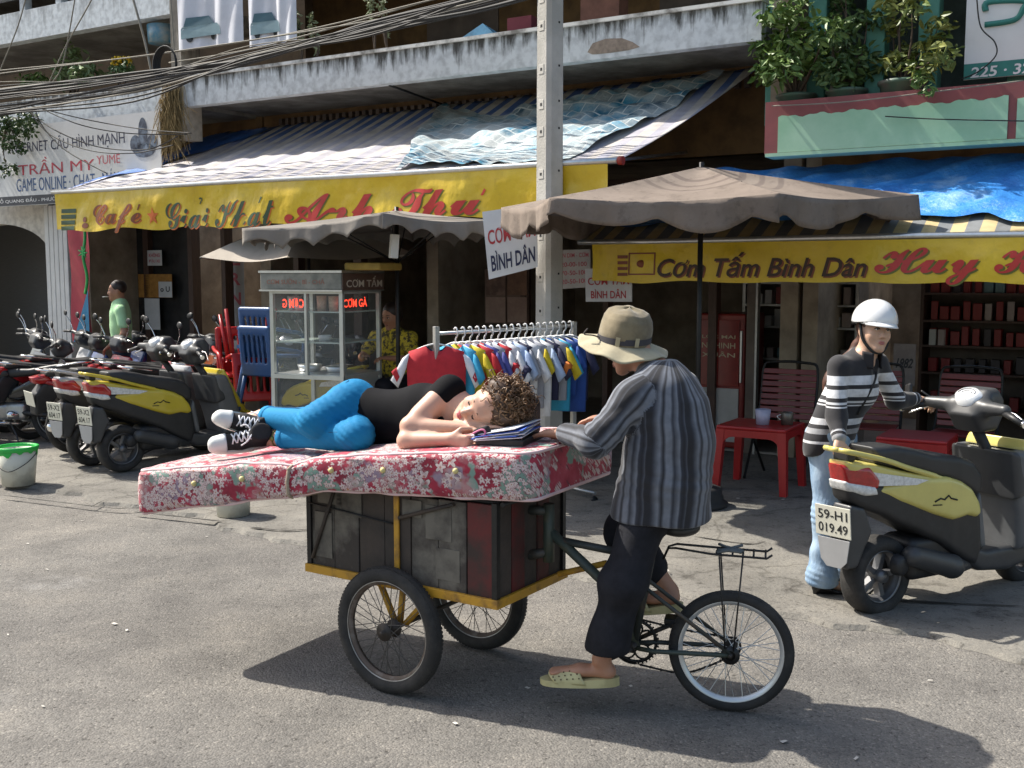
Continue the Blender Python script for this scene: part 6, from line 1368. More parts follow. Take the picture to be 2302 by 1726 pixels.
c = n_mix(N, L, .8, c, n_ramp(N, L, rr_, [(0, (1, 1, 1)), (.26, (1, 1, 1)), (.27, (.55, .52, .55)), (.31, (.55, .52, .55)), (.32, (1, 1, 1)), (.40, (1, 1, 1)), (.41, (.6, .57, .6)), (.44, (.6, .57, .6)), (.45, (1, 1, 1)), (.53, (1, 1, 1)), (.54, (.62, .6, .62)), (.57, (.62, .6, .62)), (.58, (1, 1, 1)), (1, (1, 1, 1))]), 'MULTIPLY')
c = n_mix(N, L, .7, c, n_ramp(N, L, n_noise(N, L, tc.outputs['Object'], 11, 7, .7), [(.30, (.5, .48, .47)), (.46, (1, 1, 1))]), 'MULTIPLY'); L.new(c, b.inputs['Base Color']); n_bump(N, L, b, n_noise(N, L, tc.outputs['Object'], 5, 6), .5, .02)
m_par2 = M('grey_parasol_cloth', (.19, .17, .15), rough=.92, col2=(.255, .23, .20), scale=2.2, bump=.2, bscale=20)
parasol('large brown six-sided parasol with a scalloped fringe on a dark pole', (1.36, 7.77), 2.50, [at(1128, 466, 8.0), at(1236, 444, 6.95), at(1752, 434, 6.75), at(2064, 437, 7.6), (2.3, 9.0, 2.28), (.75, 9.1, 2.26)], m_par, 2, .22)
parasol('faded grey parasol with a scalloped fringe over the glass food cart', (-1.0, 9.35), 2.285, [at(545, 513, 8.75), at(860, 478, 8.15), at(1112, 494, 8.75), (-.1, 10.3, 2.2), (-1.0, 10.9, 2.2), (-2.2, 10.2, 2.15)], m_par2, 4, .17, cusp=True)
parasol('small beige parasol without fringe beyond the glass food cart', (-2.1, 11.1), 2.42, [at(448, 578, 10.5), at(645, 578, 10.1), (-1.0, 10.9, 1.95), (-1.2, 11.9, 1.95), (-2.4, 12.1, 1.95), (-3.2, 11.6, 1.95)], M('beige_parasol_cloth', (.40, .35, .29), rough=.85, var=.1), 3, .15, flap=False)

# street pole
PX, PY = .30, 8.62
pole = thing('street_pole', 'grey concrete street pole with rows of square step holes', 'pole', (PX, PY, 0))
pa = math.radians(38); PMt = Matrix.Translation((PX, PY, 0)) @ Matrix.Rotation(pa, 4, 'Z')
t = MB(); hw0, hw1, ch = .094, .078, .03; ringp = lambda w: [(w - ch, -w), (w, -w + ch), (w, w - ch), (w - ch, w), (-w + ch, w), (-w, w - ch), (-w, -w + ch), (-w + ch, -w)]
vs = []; 
for z in [7.2 * k / 12 for k in range(13)]: w = hw0 + (hw1 - hw0) * z / 7.2; vs += [PMt @ Vector((x, y, z)) for x, y in ringp(w)]
t.add(vs, [(8 * k + j, 8 * k + (j + 1) % 8, 8 * k + 8 + (j + 1) % 8, 8 * k + 8 + j) for k in range(12) for j in range(8)]); t.build('shaft', M('pole_concrete', (.40, .385, .35), rough=.88, col2=(.50, .48, .44), scale=3.5, bump=.35, bscale=70), pole, True)
for k in range(20):
    z = .9 + k * .27 + (.06 if k % 3 == 1 else 0); w = hw0 + (hw1 - hw0) * z / 7.2
    t = MB(); t.box((-w - .004, -.030, z - .038), (-w + .004, .030, z + .038), PMt, .003); h = t.build('step_hole', M('hole_frame', (.48, .46, .42), rough=.85), pole, True)
    t = MB(); t.box((-w - .0055, -.011, z - .011), (-w, .011, z + .011), PMt); t.build('bolt_hole', m_ink, h, True)
    t = MB(); t.box((.012, -w - .0015, z + .02), (.028, -w + .004, z + .036), PMt); t.build('bolt_hole', m_ink, pole, True)
# sign on the pole
def flat_sign(name, label, cat, corners, mat, thick=.012, rows=(), group=None):
    """corners: lower-left, lower-right, upper-right, upper-left in space; rows: (text, u0, v0, u1, v1, material, shear, bold)"""
    A, B, C_, D_ = [Vector(c) for c in corners]; nrm = (B - A).cross(D_ - A).normalized()
    if nrm.y > 0: nrm = -nrm
    o = thing(name, label, cat, (A + B) / 2, 0, group); t = MB(); t.hexa([A, B, B - nrm * thick, A - nrm * thick, D_, C_, C_ - nrm * thick, D_ - nrm * thick]); t.build('board', mat, o, True)
    fn = lambda u, v: (A.lerp(B, u)).lerp(D_.lerp(C_, u), v) + nrm * .003
    for (tx, u0, v0, u1, v1, m_, sh, bo) in rows: lettering(tx, fn, (u0, v0, u1, v1), m_, o, sh, bo)
    return o, fn
m_sw = M('sign_white', (.66, .66, .65), rough=.5, var=.08, scale=3); m_sr = M('sign_red', (.42, .035, .04), rough=.55, var=.15); m_snv = M('sign_navy', (.02, .025, .07), rough=.55); m_spk = M('sign_pink', (.50, .10, .13), rough=.55)
flat_sign('street_sign', 'tilted white board with red and navy words tied to the concrete pole', 'sign', [at(1099, 628, 8.42), at(1209, 600, 8.36), at(1206, 458, 8.36), at(1084, 476, 8.42)], m_sw, rows=[('CƠM TẤM', .06, .50, .97, .84, m_sr, 0, .015), ('BÌNH DÂN', .08, .10, .95, .40, m_snv, 0, .02)])
flat_sign('menu_board', 'white price board with rows of faded red figures behind the pole', 'sign', [at(1256, 650, 9.6), at(1328, 645, 9.4), at(1326, 560, 9.4), at(1254, 562, 9.6)], M('faded_white', (.46, .44, .42), rough=.6), rows=[('AN DIM - CƠM', .05, .80, .96, .93, m_spk, 0, .01), ('20-00-100', .1, .56, .9, .68, m_spk, 0, .01), ('70-50-100', .1, .34, .9, .46, m_spk, 0, .01), ('20-50-100', .1, .12, .9, .24, m_spk, 0, .01)])
flat_sign('menu_board', 'white rice board with plain red words hung under the yellow banner', 'sign', [at(1317, 678, 8.95), at(1420, 678, 8.75), at(1420, 600, 8.75), at(1315, 604, 8.95)], M('board_white', (.58, .57, .56), rough=.6), rows=[('CƠM TẤM', .06, .50, .95, .86, m_sr, 0, .012), ('BÌNH DÂN', .12, .10, .88, .38, m_sr, 0, .015)])

# game shop board on the corner building
def facs(px0, py0, px1, py1, out):  # corner points of an upright rectangle in the facade frame
    s0, z0 = fpx(px0, py1, out); s1, _ = fpx(px1, py1, out); _, zt_ = fpx(px0, py0, out); return s0, s1, z0, zt_
so_ = 1.33; sa, sb, za, zb_ = -7.9, -4.28, 2.60, 3.575
sg, sfn = flat_sign('shop_board', 'long white game shop board with black, red and blue words under the balcony', 'sign', [fac(sa, so_, za), fac(sb, so_, za), fac(sb, so_, zb_), fac(sa, so_, zb_)], m_sw)
def on_board(tx, px0, py0, px1, py1, mat, bold=.01, shear=0.0):
    (s0, z0), (s1, z1_) = fpx(px0, py1, so_), fpx(px1, py0, so_); za_ = fpx((px0 + px1) / 2, py1, so_)[1]; zb2 = fpx((px0 + px1) / 2, py0, so_)[1]
    lettering(tx, lambda s, z: fac(s, so_ + .004, z), (s0, za_, s1, zb2), mat, sg, shear, bold)
m_sbl = M('sign_blue', (.03, .09, .24), rough=.5); m_scr = M('sign_crimson', (.45, .03, .06), rough=.5)
on_board('INTERNET CẤU HÌNH MẠNH', 22, 296, 280, 340, m_snv, 0); on_board('TRẦN MY', 42, 350, 212, 388, m_scr, 0); on_board('YUME', 218, 348, 270, 368, M('sign_rose', (.55, .12, .15), rough=.5), 0); on_board('GAME ONLINE · CHAT · MÁY', 38, 386, 268, 424, m_sbl, 0)
s0, z0 = fpx(0, 462, so_); t = MB(); t.add([fac(sa, so_ + .003, 2.605), fac(sb, so_ + .003, 2.605), fac(sb, so_ + .003, 2.72), fac(sa, so_ + .003, 2.72)], [(0, 1, 2, 3)]); t.build('address_strip', M('strip_navy', (.03, .035, .05), rough=.5), sg, True)
lettering('268 ĐỖ QUANG ĐẨU - PHƯỜNG PHẠM NGŨ LÃO', lambda s, z: fac(s, so_ + .0045, z), (-7.55, 2.63, -5.2, 2.70), m_sw, sg, 0, .01)
# the printed helmet-and-rider picture reduced to plain dark shapes
cs, cz = fpx(322, 318, so_); t = MB()
for (dx, dz, rx, rz) in ((0, .10, .075, .17), (-.13, -.02, .09, .10), (.15, -.02, .09, .09), (.02, -.10, .18, .08)): t.add([fac(cs + dx + rx * math.cos(a), so_ + .004, cz + dz + rz * math.sin(a)) for a in [2 * math.pi * k / 18 for k in range(18)]], [tuple(range(18))])
t.v = [(p[0], p[1], p[2]) for p in t.v]; t.build('printed_figure', M('print_slate', (.05, .06, .09), rough=.5, col2=(.2, .25, .32), scale=9), sg, True)
# 225 board upstairs on the right building
s0, s1, z0, zt_ = facs(2166, -190, 2460, 180, 1.0)
sg2, _ = flat_sign('shop_board', 'tall white upstairs board with a green emblem and house numbers on green', 'sign', [fac(s0, 1.0, z0), fac(s0 + 1.6, 1.0, z0), fac(s0 + 1.6, 1.0, z0 + 1.7), fac(s0, 1.0, z0 + 1.7)], m_sw)
m_sgn = M('sign_green', (.02, .17, .14), rough=.5)
t = MB(); hz = fpx(2166, 145, 1.0)[1]; t.add([fac(s0, 1.003, z0 + .002), fac(s0 + 1.6, 1.003, z0 + .002), fac(s0 + 1.6, 1.003, hz), fac(s0, 1.003, hz)], [(0, 1, 2, 3)]); t.build('number_strip', m_sgn, sg2, True)
zz0 = fpx(2215, 176, 1.0)[1]; zz1 = fpx(2215, 149, 1.0)[1]; se = fpx(2252, 160, 1.0)[0]; sb0 = fpx(2182, 160, 1.0)[0]
lettering('225 · 327', lambda s, z: fac(s, 1.0055, z), (sb0, zz0 + .01, sb0 + (se - sb0) * 2.25, zz1), m_sw, sg2, .1, .02)
t = MB(); pp = [fpx(*p, 1.0) for p in ((2216, 25), (2222, 5), (2302, 2), (2300, 20), (2280, 45), (2214, 56))]; t.tube(bez([fac(a, 1.004, b_) for a, b_ in pp], 6), .022, 6); t.build('emblem', m_sgn, sg2, True)
# cloth banners on the upper balcony
def cloth(label, corners_px, out, rows):
    s0, s1, z0, zt_ = corners_px; o = thing('cloth_banner', label, 'banner', fac((s0 + s1) / 2, out, z0), RZ)
    fn = lambda u, v: fac(s0 + (s1 - s0) * u, out + .02 * math.sin(u * 9 + v * 3) + .012 * math.sin(u * 23 - v * 5), z0 + (zt_ - z0) * v)
    t = MB(); t.grid(fn, 40, 20); t.build('cloth', M('banner_cloth_white', (.60, .61, .66), rough=.8, var=.08), o, True)
    g = lambda u, v: Vector(fn(u, v)) + FN * .005
    for (tx, a, b_, c_, d_) in rows: lettering(tx, g, (a, b_, c_, d_), M('faded_lilac', (.42, .40, .52), rough=.8), o, .1, .01, 8)
    def shape(pts, nm, m_, lift=0.0): t = MB(); t.add([g(.06 + x * .62, y * .52 + .04) + FN * lift for x, y in pts], [tuple(range(len(pts)))]); t.build(nm, m_, o, True)
    shape([(.02, .08), (.02, .22), (.06, .25), (.90, .25), (.97, .20), (.99, .08)], 'printed_car', M('print_teal', (.20, .30, .33), rough=.6, var=.2))
    shape([(.10, .252), (.16, .38), (.66, .38), (.80, .252)], 'printed_window', M('print_dark_teal', (.05, .12, .15), rough=.6), .002)
    for cx_ in (.22, .76): shape([(cx_ + .075 * math.cos(a), .085 + .062 * math.sin(a)) for a in [2 * math.pi * k / 14 for k in range(14)]], 'printed_wheel', M('print_black', (.03, .035, .04), rough=.6), .003)
    return o
s0, s1, z0, _ = facs(408, 0, 553, 137, 1.26); cloth('faded white cloth banner with a printed car at its foot, the wider of two', (s0, s1, z0 + .1, z0 + 1.5), 1.29, [('CHO THUÊ', .08, .72, .95, .86), ('XE DU LỊCH', .08, .46, .95, .60)])
s0, s1, z0, _ = facs(566, 0, 672, 112, 1.26); cloth('narrower faded white cloth banner beside the corner pier with a small printed van', (s0, s1, z0 + .02, z0 + 1.4), 1.29, [('DU LỊCH', .08, .66, .92, .80), ('XE', .2, .44, .6, .56)])
# ---------------------------------------------------------------- glass food cart
def glass_mat():
    m, nt, b, L = node_mat('pane_glass'); b.inputs['Base Color'].default_value = (.75, .82, .80, 1); b.inputs['Roughness'].default_value = .04; b.inputs['Alpha'].default_value = .06; b.inputs['Specular IOR Level'].default_value = .8; return m
m_glass = glass_mat()
m_frm = M('cart_frame_alu', (.55, .57, .53), rough=.38, metal=.5, var=.1)
CA = V3(-1.41, 8.9, 0); CE = V3(-.67, .27, 0).normalized(); CD = V3(.22, .62, 0).normalized(); CW, CDp = .72, .66
CM = frame(CA, -CE, Vector((CE.y, -CE.x, 0)) if Vector((CE.y, -CE.x, 0)).y > 0 else Vector((-CE.y, CE.x, 0)), Vector((0, 0, 1)))   # x to the right, y away, origin near right
cart = thing('food_cart', 'glass and aluminium rice cart with red light letters under the grey parasol', 'cart', CA)
def cbx(nm, lo, hi, mat, par=None, bev=0.0): t = MB(); t.box(lo, hi, CM, bev); return t.build(nm, mat, par or cart, True)
for x in (-CW, -.035, -CW * .52):
    cbx('upright', (x, 0, .12 if x != -CW * .52 else .87), (x + (.035 if x != -CW * .52 else .022), .035, 1.60), m_frm)
for x in (-CW, -.035): cbx('upright', (x, CDp - .035, .12), (x + .035, CDp, 1.60), m_frm)
for z in (.845, 1.57, .14):
    cbx('rail', (-CW, -.002, z), (0, .033, z + .035), m_frm); cbx('rail', (-CW, CDp - .033, z), (0, CDp + .002, z + .035), m_frm)
    for x in (-CW - .002, -.033): cbx('rail', (x, .035, z), (x + .035, CDp - .035, z + .035), m_frm)
for z in (1.41, 1.15): cbx('glass_shelf', (-CW + .03, .03, z), (-.03, CDp - .04, z + .012), M('shelf_glass', (.35, .42, .38), rough=.15, var=.05))
cbx('counter', (-CW + .03, .03, .87), (-.03, CDp - .03, .885), m_alu)
for (lo, hi) in (((-CW + .036, .012, .88), (-.036, .016, 1.57)), ((-.018, .036, .88), (-.014, CDp - .036, 1.57)), ((-CW + .014, .036, .88), (-CW + .018, CDp - .036, 1.57)), ((-CW + .036, .012, .18), (-.036, .016, .845))): cbx('pane', lo, hi, m_glass)
cbx('lower_panel', (-.018, .036, .18), (-.012, CDp - .036, .845), m_frm); cbx('back_panel', (-CW + .036, CDp - .02, .18), (-.036, CDp - .014, .845), M('cart_scooter_yellow', (.42, .33, .04), rough=.4, col2=(.12, .11, .08), scale=3))  # scooter's yellow showing in the glass is painted into the back panel
cbx('header', (-CW - .07, -.03, 1.605), (.01, CDp + .02, 1.745), M('header_grey', (.16, .17, .155), rough=.4, col2=(.28, .28, .25), scale=6), None, .008)
cbx('header_cap', (-CW - .08, -.04, 1.745), (.02, CDp + .03, 1.765), m_alu); cbx('header_cap', (-CW - .078, -.038, 1.59), (.018, CDp + .028, 1.604), m_alu)
hb = cbx('header_side', (.012, -.02, 1.60), (.02, CDp + .02, 1.74), M('header_brown', (.10, .06, .045), rough=.5))
m_led = M('led_red', (1.0, .05, .02), rough=.4, emit=1.6)
lettering('CƠM TẤM', lambda u, v: CM @ Vector((.0235, u, v)), (.03, 1.625, CDp - .02, 1.72), M('header_letters', (.55, .50, .42), rough=.6), cart, 0, .015)
lettering('CƠM GÀ', lambda u, v: CM @ Vector((-.024, u, v)), (.06, 1.455, .45, 1.54), m_led, cart, 0, .012)
lettering('CƠM G', lambda u, v: CM @ Vector((u, .02, v)), (-CW + .12, 1.45, -CW + .33, 1.535), m_led, cart, 0, .02, flip=True)
lettering('CƠM SƯỜN - BÌ - CHẢ', lambda u, v: CM @ Vector((u, -.0325, v)), (-CW, 1.65, -.15, 1.70), M('header_faded', (.30, .14, .10), rough=.6), cart, 0, .01)
GC = 'crockery in the food cart'
def cup(x, y, z, r, h, mat, label): t = MB(); t.lathe([(.001, 0), (r * .8, 0), (r, h), (r * .93, h), (r * .75, .008), (.001, .008)], 18, CM @ Matrix.Translation((x, y, z))); o = t.build('cup_stack', mat); tag(o, label, 'cups', GC)
m_cup = M('cup_beige', (.52, .40, .28), rough=.5, var=.25, scale=40)
cup(-.30, .16, 1.422, .045, .13, m_cup, 'stack of beige cups on the top shelf of the rice cart'); cup(-.19, .17, 1.422, .045, .125, m_cup, 'stack of beige cups on the top shelf of the rice cart'); cup(-.60, .2, 1.422, .06, .12, M('crock_white', (.5, .5, .48), rough=.4), 'white jar on the top shelf of the rice cart'); cup(-.50, .14, 1.422, .055, .05, MATS['crock_white'], 'white bowl on the top shelf of the rice cart')
cup(-.25, .3, .886, .10, .05, m_alu, 'steel food tray on the counter of the rice cart'); cup(-.52, .3, .886, .11, .06, m_alu, 'second steel food tray on the counter beside the first'); cup(-.3, .2, 1.163, .06, .05, MATS['crock_white'], 'white bowl on the middle shelf of the rice cart')
t = MB(); t.box((-.04, .1, 1.767), (.30, .5, 1.83), CM, .015); o = t.build('carton', M('carton_yellow', (.35, .24, .05), rough=.7, var=.3)); tag(o, 'flattened yellow carton lying on top of the rice cart', 'carton')
t = MB(); A_ = at(886, 552, 8.6); t.box((-.032, -.032, -.1), (.032, .032, .09), Matrix.Translation(A_) @ rotm(.4, .08, 0), .006); lp = thing('hanging_lamp', 'white tube lamp hung from the grey parasol', 'lamp', A_); t.build('tube', M('lamp_white', (.62, .62, .58), rough=.5), lp, True)
t = MB(); t.tube([A_ + V3(0, 0, .09), A_ + V3(0, 0, .21)], .005, 6); t.build('cord', m_black, lp, True)

# ---------------------------------------------------------------- clothes rail
RA, RB = V3(-.52, 7.32, 0), V3(.47, 8.12, 0); RD = (RB - RA).normalized(); RNn = Vector((RD.y, -RD.x, 0))
rail = thing('clothes_rail', 'steel clothes rail on castors in front of the concrete pole', 'clothes rail', RA)
zr = 1.345
t = MB(); t.tube([RA + V3(0, 0, zr - .02), RB + V3(0, 0, zr)], .012, 10); t.build('top_bar', m_alu, rail, True)
for P_ in (RA, RB):
    t = MB(); t.box((-.018, -.018, .09), (.018, .018, zr + .03), Matrix.Translation(P_) @ rotm(math.atan2(RD.y, RD.x)), .003); t.build('post', m_steel, rail, True)
    t = MB(); t.tube([P_ + RNn * .25 + V3(0, 0, .09), P_ - RNn * .25 + V3(0, 0, .09)], .014, 8); t.build('foot', m_steel, rail, True)
    for g in (-1, 1): t = MB(); t.lathe(torus_prof(.022, .012, 8), 14, Matrix.Translation(P_ + RNn * .24 * g + V3(0, 0, .034)) @ rotm(math.atan2(RD.y, RD.x)) @ Matrix.Rotation(math.pi / 2, 4, 'X')); t.ball(P_ + RNn * .24 * g + V3(0, 0, .034), .016, 6); t.build('castor', m_black, rail, True)
m_hang = M('hanger_white', (.68, .68, .67), rough=.4, var=.05)
def garment(label, t0, mats, L_=.46, sleeve=.19, turn=0.0, body_w=.21, stripe=None):
    P_ = RA.lerp(RB, t0) + V3(0, 0, zr - .004 + .02 * t0); ang = math.atan2(RNn.y, RNn.x) + turn + random.uniform(-.06, .06); o = thing('hung_shirt', label, 'shirt', P_, ang, 'shirts on the clothes rail')
    t = MB(); hk = [(.0, 0, -.085), (.0, 0, -.06), (.016, 0, -.035), (.018, 0, -.01), (.010, 0, .012), (-.004, 0, .018), (-.017, 0, .008)]; t.tube(bez(hk, 5), .0058, 6); t.tube(bez([(-.19, 0, -.155), (-.10, 0, -.11), (0, 0, -.085), (.10, 0, -.11), (.19, 0, -.155)], 5), .007, 6); t.tube([(-.19, 0, -.155), (.19, 0, -.155)], .005, 6); t.build('hanger', m_hang, o)
    def panel(pts, y0, y1, nm, mat, par):
        t = MB(); k = len(pts); c = (sum(p[0] for p in pts) / k, sum(p[1] for p in pts) / k)
        vs = []
        for g in (-1, 1): vs += [(x, g * y0, z) for x, z in pts] + [(c[0] + (x - c[0]) * .55, g * y1 + .006 * math.sin(x * 30 + z * 20), c[1] + (z - c[1]) * .55) for x, z in pts] + [(c[0], g * y1, c[1])]
        m_ = 2 * k + 1; fs = []
        for gi in range(2):
            b_ = gi * m_
            for i in range(k): j = (i + 1) % k; fs += [(b_ + i, b_ + j, b_ + k + j, b_ + k + i), (b_ + k + i, b_ + k + j, b_ + 2 * k)]
        for i in range(k): j = (i + 1) % k; fs.append((i, j, m_ + j, m_ + i))
        t.add(vs, fs, True); return t.build(nm, mat, par)
    z0 = -.10
    bd = panel([(-.075, z0), (-.19, z0 - .038), (-body_w, z0 - .12), (-body_w + .01, z0 - L_), (0, z0 - L_ - .01), (body_w - .01, z0 - L_), (body_w, z0 - .12), (.19, z0 - .038), (.075, z0), (.04, z0 - .035), (-.04, z0 - .035)], .010, .026, 'garment', mats[0], o)
    for g in (-1, 1):
        panel([(g * .178, z0 - .042), (g * (body_w - .005), z0 - .13), (g * (body_w + sleeve * .40), z0 - .13 - sleeve * 1.0), (g * (body_w + sleeve * .72), z0 - .10 - sleeve * .86), (g * (body_w + .03), z0 - .085)], .009, .020, 'sleeve', mats[1], o)
        if stripe:
            a, b_ = .55, .78; q = lambda f, w: (g * (body_w + (.0 + sleeve * (.55 if w else .85)) * f), z0 - (.13 if w else .085) - sleeve * (.95 if w else .75) * f)
            panel([q(a, 0), q(a, 1), q(b_, 1), q(b_, 0)], .0225, .0235, 'sleeve_stripe', stripe, o)
    t = MB(); t.tube(bez([(-.075, 0, z0 + .002), (-.04, .012, z0 - .03), (0, .014, z0 - .036), (.04, .012, z0 - .03), (.075, 0, z0 + .002)], 4), .008, 6); t.build('collar', mats[2] if len(mats) > 2 else mats[0], o)
    return o
def cl(n_, c): return M('cloth_' + n_, c, rough=.8, var=.12, scale=18, bump=.15, bscale=30)
c_red, c_wh, c_cy, c_ye, c_vi, c_gr, c_nv, c_lb, c_ro, c_or = cl('red', (.48, .02, .03)), cl('white', (.66, .67, .70)), cl('cyan', (.03, .30, .50)), cl('yellow', (.60, .46, .02)), cl('violet', (.08, .085, .30)), cl('grey', (.30, .31, .36)), cl('navy', (.018, .02, .06)), cl('lightblue', (.36, .46, .66)), cl('royal', (.02, .07, .30)), cl('orange', (.60, .16, .02))
garment('red shirt with white sleeves and navy collar facing out on the rail', .0, (c_red, c_wh, c_nv), .50, .16, .80, .205, c_red)
gl_ = [('cyan shirt hanging next to the red one with white sleeves', c_cy, c_cy), ('yellow shirt hanging behind the cyan one', c_ye, c_ye), ('plain red shirt hanging behind the first yellow one', c_red, c_red), ('violet blue shirt hanging behind the plain red one', c_vi, c_vi), ('grey shirt hanging behind the violet blue one', c_gr, c_vi), ('white shirt with red shoulders on the clothes rail', c_red, c_wh), ('white shirt with navy sleeve patches on the clothes rail', c_wh, c_wh), ('pale blue shirt hanging in the middle of the rail', c_lb, c_lb), ('navy shirt with grey sleeves on the clothes rail', c_nv, c_gr), ('white shirt hanging in front of a grey and yellow one', c_wh, c_wh), ('grey shirt with yellow sleeves on the clothes rail', c_gr, c_ye), ('pale grey shirt behind the one with yellow sleeves', c_wh, c_lb), ('navy shirt with orange sleeve stripes on the clothes rail', c_nv, c_nv), ('yellow shirt hanging near the pole end of the rail', c_gr, c_ye), ('light blue shirt just before the royal blue ones', c_cy, c_cy), ('royal blue shirt near the pole end of the rail', c_ro, c_ro), ('royal blue shirt with navy sleeves near the pole end', c_ro, c_nv), ('dark navy shirt last on the rail', c_nv, c_nv)]
for k, (lb, a, b_) in enumerate(gl_): garment(lb, .13 + .84 * k / (len(gl_) - 1), (a, b_), random.uniform(.42, .56), random.uniform(.12, .18), random.uniform(.16, .30), random.uniform(.17, .195), c_or if 'orange' in lb else (c_red if 'red shoulders' in lb else (c_nv if 'patches' in lb else None)))

# ---------------------------------------------------------------- plastic table, chairs, crockery
m_rpl = M('red_plastic', (.40, .018, .018), rough=.35, var=.12, scale=6); m_bpl = M('blue_plastic', (.022, .07, .19), rough=.4, var=.12, scale=6)
def make_table(label, P_, rz, w=.56, d=.52, h=.52):
    o = thing('plastic_table', label, 'table', P_, rz, 'red plastic tables')
    t = MB(); t.box((-w / 2, -d / 2, h - .03), (w / 2, d / 2, h), None, .012); t.build('tabletop', m_rpl, o)
    for g, ax in ((-1, 0), (1, 0), (-1, 1), (1, 1)):
        t = MB(); L_ = w if ax == 0 else d; pts = [(-L_ / 2 + .05, h - .03), (L_ / 2 - .05, h - .03)] + [(L_ / 2 - .05 - .06 * math.sin(a), h - .16 + .07 * math.cos(a) - .0) if False else (L_ / 2 - .055 - .09 * k / 5, h - .16 + .075 * math.sqrt(max(0, 1 - (1 - k / 5) ** 2))) for k, a in [(k, 0) for k in range(6)]] + [(-(L_ / 2 - .055 - .09 * k / 5), h - .16 + .075 * math.sqrt(max(0, 1 - (1 - k / 5) ** 2))) for k in range(5, -1, -1)]
        off = g * ((d if ax == 0 else w) / 2 - .018); A = Matrix.Translation((0, off, 0)) if ax == 0 else Matrix.Translation((off, 0, 0)) @ rotm(math.pi / 2); t.prism(pts, -.012, .012, A); t.build('apron', m_rpl, o)
    for gx in (-1, 1):
        for gy in (-1, 1):
            t = MB(); x, y = gx * (w / 2 - .035), gy * (d / 2 - .035); vs = []
            for z, s_, r_ in ((h - .028, 0, .034), (.0, .028, .026)): cx, cy = x + gx * s_, y + gy * s_; vs += [(cx - r_, cy - r_, z), (cx + r_, cy - r_, z), (cx + r_, cy + r_, z), (cx - r_, cy + r_, z)]
            t.hexa(vs[4:] + vs[:4]); t.build('leg', m_rpl, o)
    return o
make_table('low red plastic table with a tub and a tin pot on it', (1.98, 8.42, .032), RZ)
make_table('low red plastic table behind the cream yellow scooter', (3.05, 7.95, .032), RZ, .5, .5, .5)
tz = .553
t = MB(); t.lathe([(.001, 0), (.05, 0), (.062, .12), (.058, .12), (.047, .01), (.001, .01)], 20, Matrix.Translation((1.98, 8.36, tz))); o = t.build('plastic_tub', M('tub_lilac', (.50, .50, .66), rough=.35, alpha=.85)); tag(o, 'pale lilac plastic tub standing on the red table', 'tub')
t = MB(); t.lathe([(.001, 0), (.045, 0), (.048, .09), (.040, .10), (.001, .105)], 18, Matrix.Translation((2.17, 8.35, tz))); pt = thing('tin_pot', 'dented tin pot with a handle on the red table', 'pot', (2.17, 8.35, tz)); t.build('pot', M('tin', (.20, .18, .15), rough=.4, metal=.6, var=.3), pt, True); t = MB(); t.tube(bez([(2.125, 8.35, tz + .08), (2.09, 8.35, tz + .065), (2.125, 8.35, tz + .03)], 4), .005, 6); t.build('handle', m_chr, pt, True)
def make_chair(label, P_, rz):
    o = thing('slatted_chair', label, 'chair', P_, rz, 'slatted folding chairs')
    for g in (-1, 1):
        t = MB(); t.tube(bez([(g * .24, -.20, 0), (g * .24, .0, .30), (g * .235, .17, .60), (g * .23, .23, .90), (g * .17, .24, .945)], 5), .012, 8); t.build('back_post', m_black, o)
        t = MB(); t.tube([(g * .21, .24, 0), (g * .21, -.20, .44)], .012, 8); t.build('leg', m_black, o)
    t = MB(); t.tube(bez([(-.17, .24, .945), (0, .245, .955), (.17, .24, .945)], 4), .012, 8); t.build('top_rail', m_black, o)
    for k in range(8): u = k / 7; t = MB(); t.box((-.23, -.008, -.022), (.23, .008, .022), Matrix.Translation((0, .135 + .09 * u, .50 + .37 * u)) @ rotm(0, 0, -.22), .004); t.build('back_slat', m_rsl, o)
    for k in range(6): t = MB(); t.box((-.22, -.026, -.008), (.22, .026, .008), Matrix.Translation((0, -.18 + k * .062, .445)), .004); t.build('seat_slat', m_rsl, o)
    return o
m_rsl = M('red_lacquer_slat', (.17, .02, .018), rough=.35, var=.2)
ch0 = make_chair('red slatted folding chair behind the low table with the tub', (2.25, 8.85, .04), RZ)
def chair_copy(label, P_, rz): c = copy_tree(ch0); c['label'] = label; c.location = P_; c.rotation_euler = (0, 0, rz); return c
chair_copy('red slatted folding chair under the dark photo print, behind the helmeted person', (2.95, 8.75, .04), RZ + .1); chair_copy('red slatted folding chair further inside the rice shop', (3.55, 8.35, .04), RZ - .1); chair_copy('red slatted folding chair next to the shop side wall beyond the scooter handlebars', (4.1, 7.9, .04), RZ + .05)
# stacked plastic chairs left of the cart
def stack_chair(label, P_, rz, mat, tilt=0.0):
    o = thing('plastic_chair', label, 'chair', P_, rz, 'plastic chairs by the food cart'); o.rotation_euler = (tilt, 0, rz)
    s = SD((-.3, -.3, .35), (.3, .32, .9), .016); s.rbox((0, 0, .43), (.21, .20, .018), .015); s.rbox((0, .215, .66), (.20, .018, .22), .015, .0, np.array(rotm(0, 0, -.15)))
    for xx in (-.12, -.06, 0, .06, .12): s.rbox((xx, .215, .66), (.014, .06, .13), .01, 0, np.array(rotm(0, 0, -.15)), 's')
    s.mesh('seat_shell', mat, o, world=False)
    for gx in (-1, 1):
        for gy in (-1, 1): t = MB(); t.tube([(gx * .18, gy * .16, .43), (gx * .23, gy * .22, 0)], .024, 6, r2=.018); t.build('leg', mat, o)
        t = MB(); t.tube(bez([(gx * .22, -.18, .43), (gx * .245, -.14, .62), (gx * .245, .05, .66), (gx * .22, .22, .68)], 5), .018, 8); t.build('arm', mat, o)
    return o
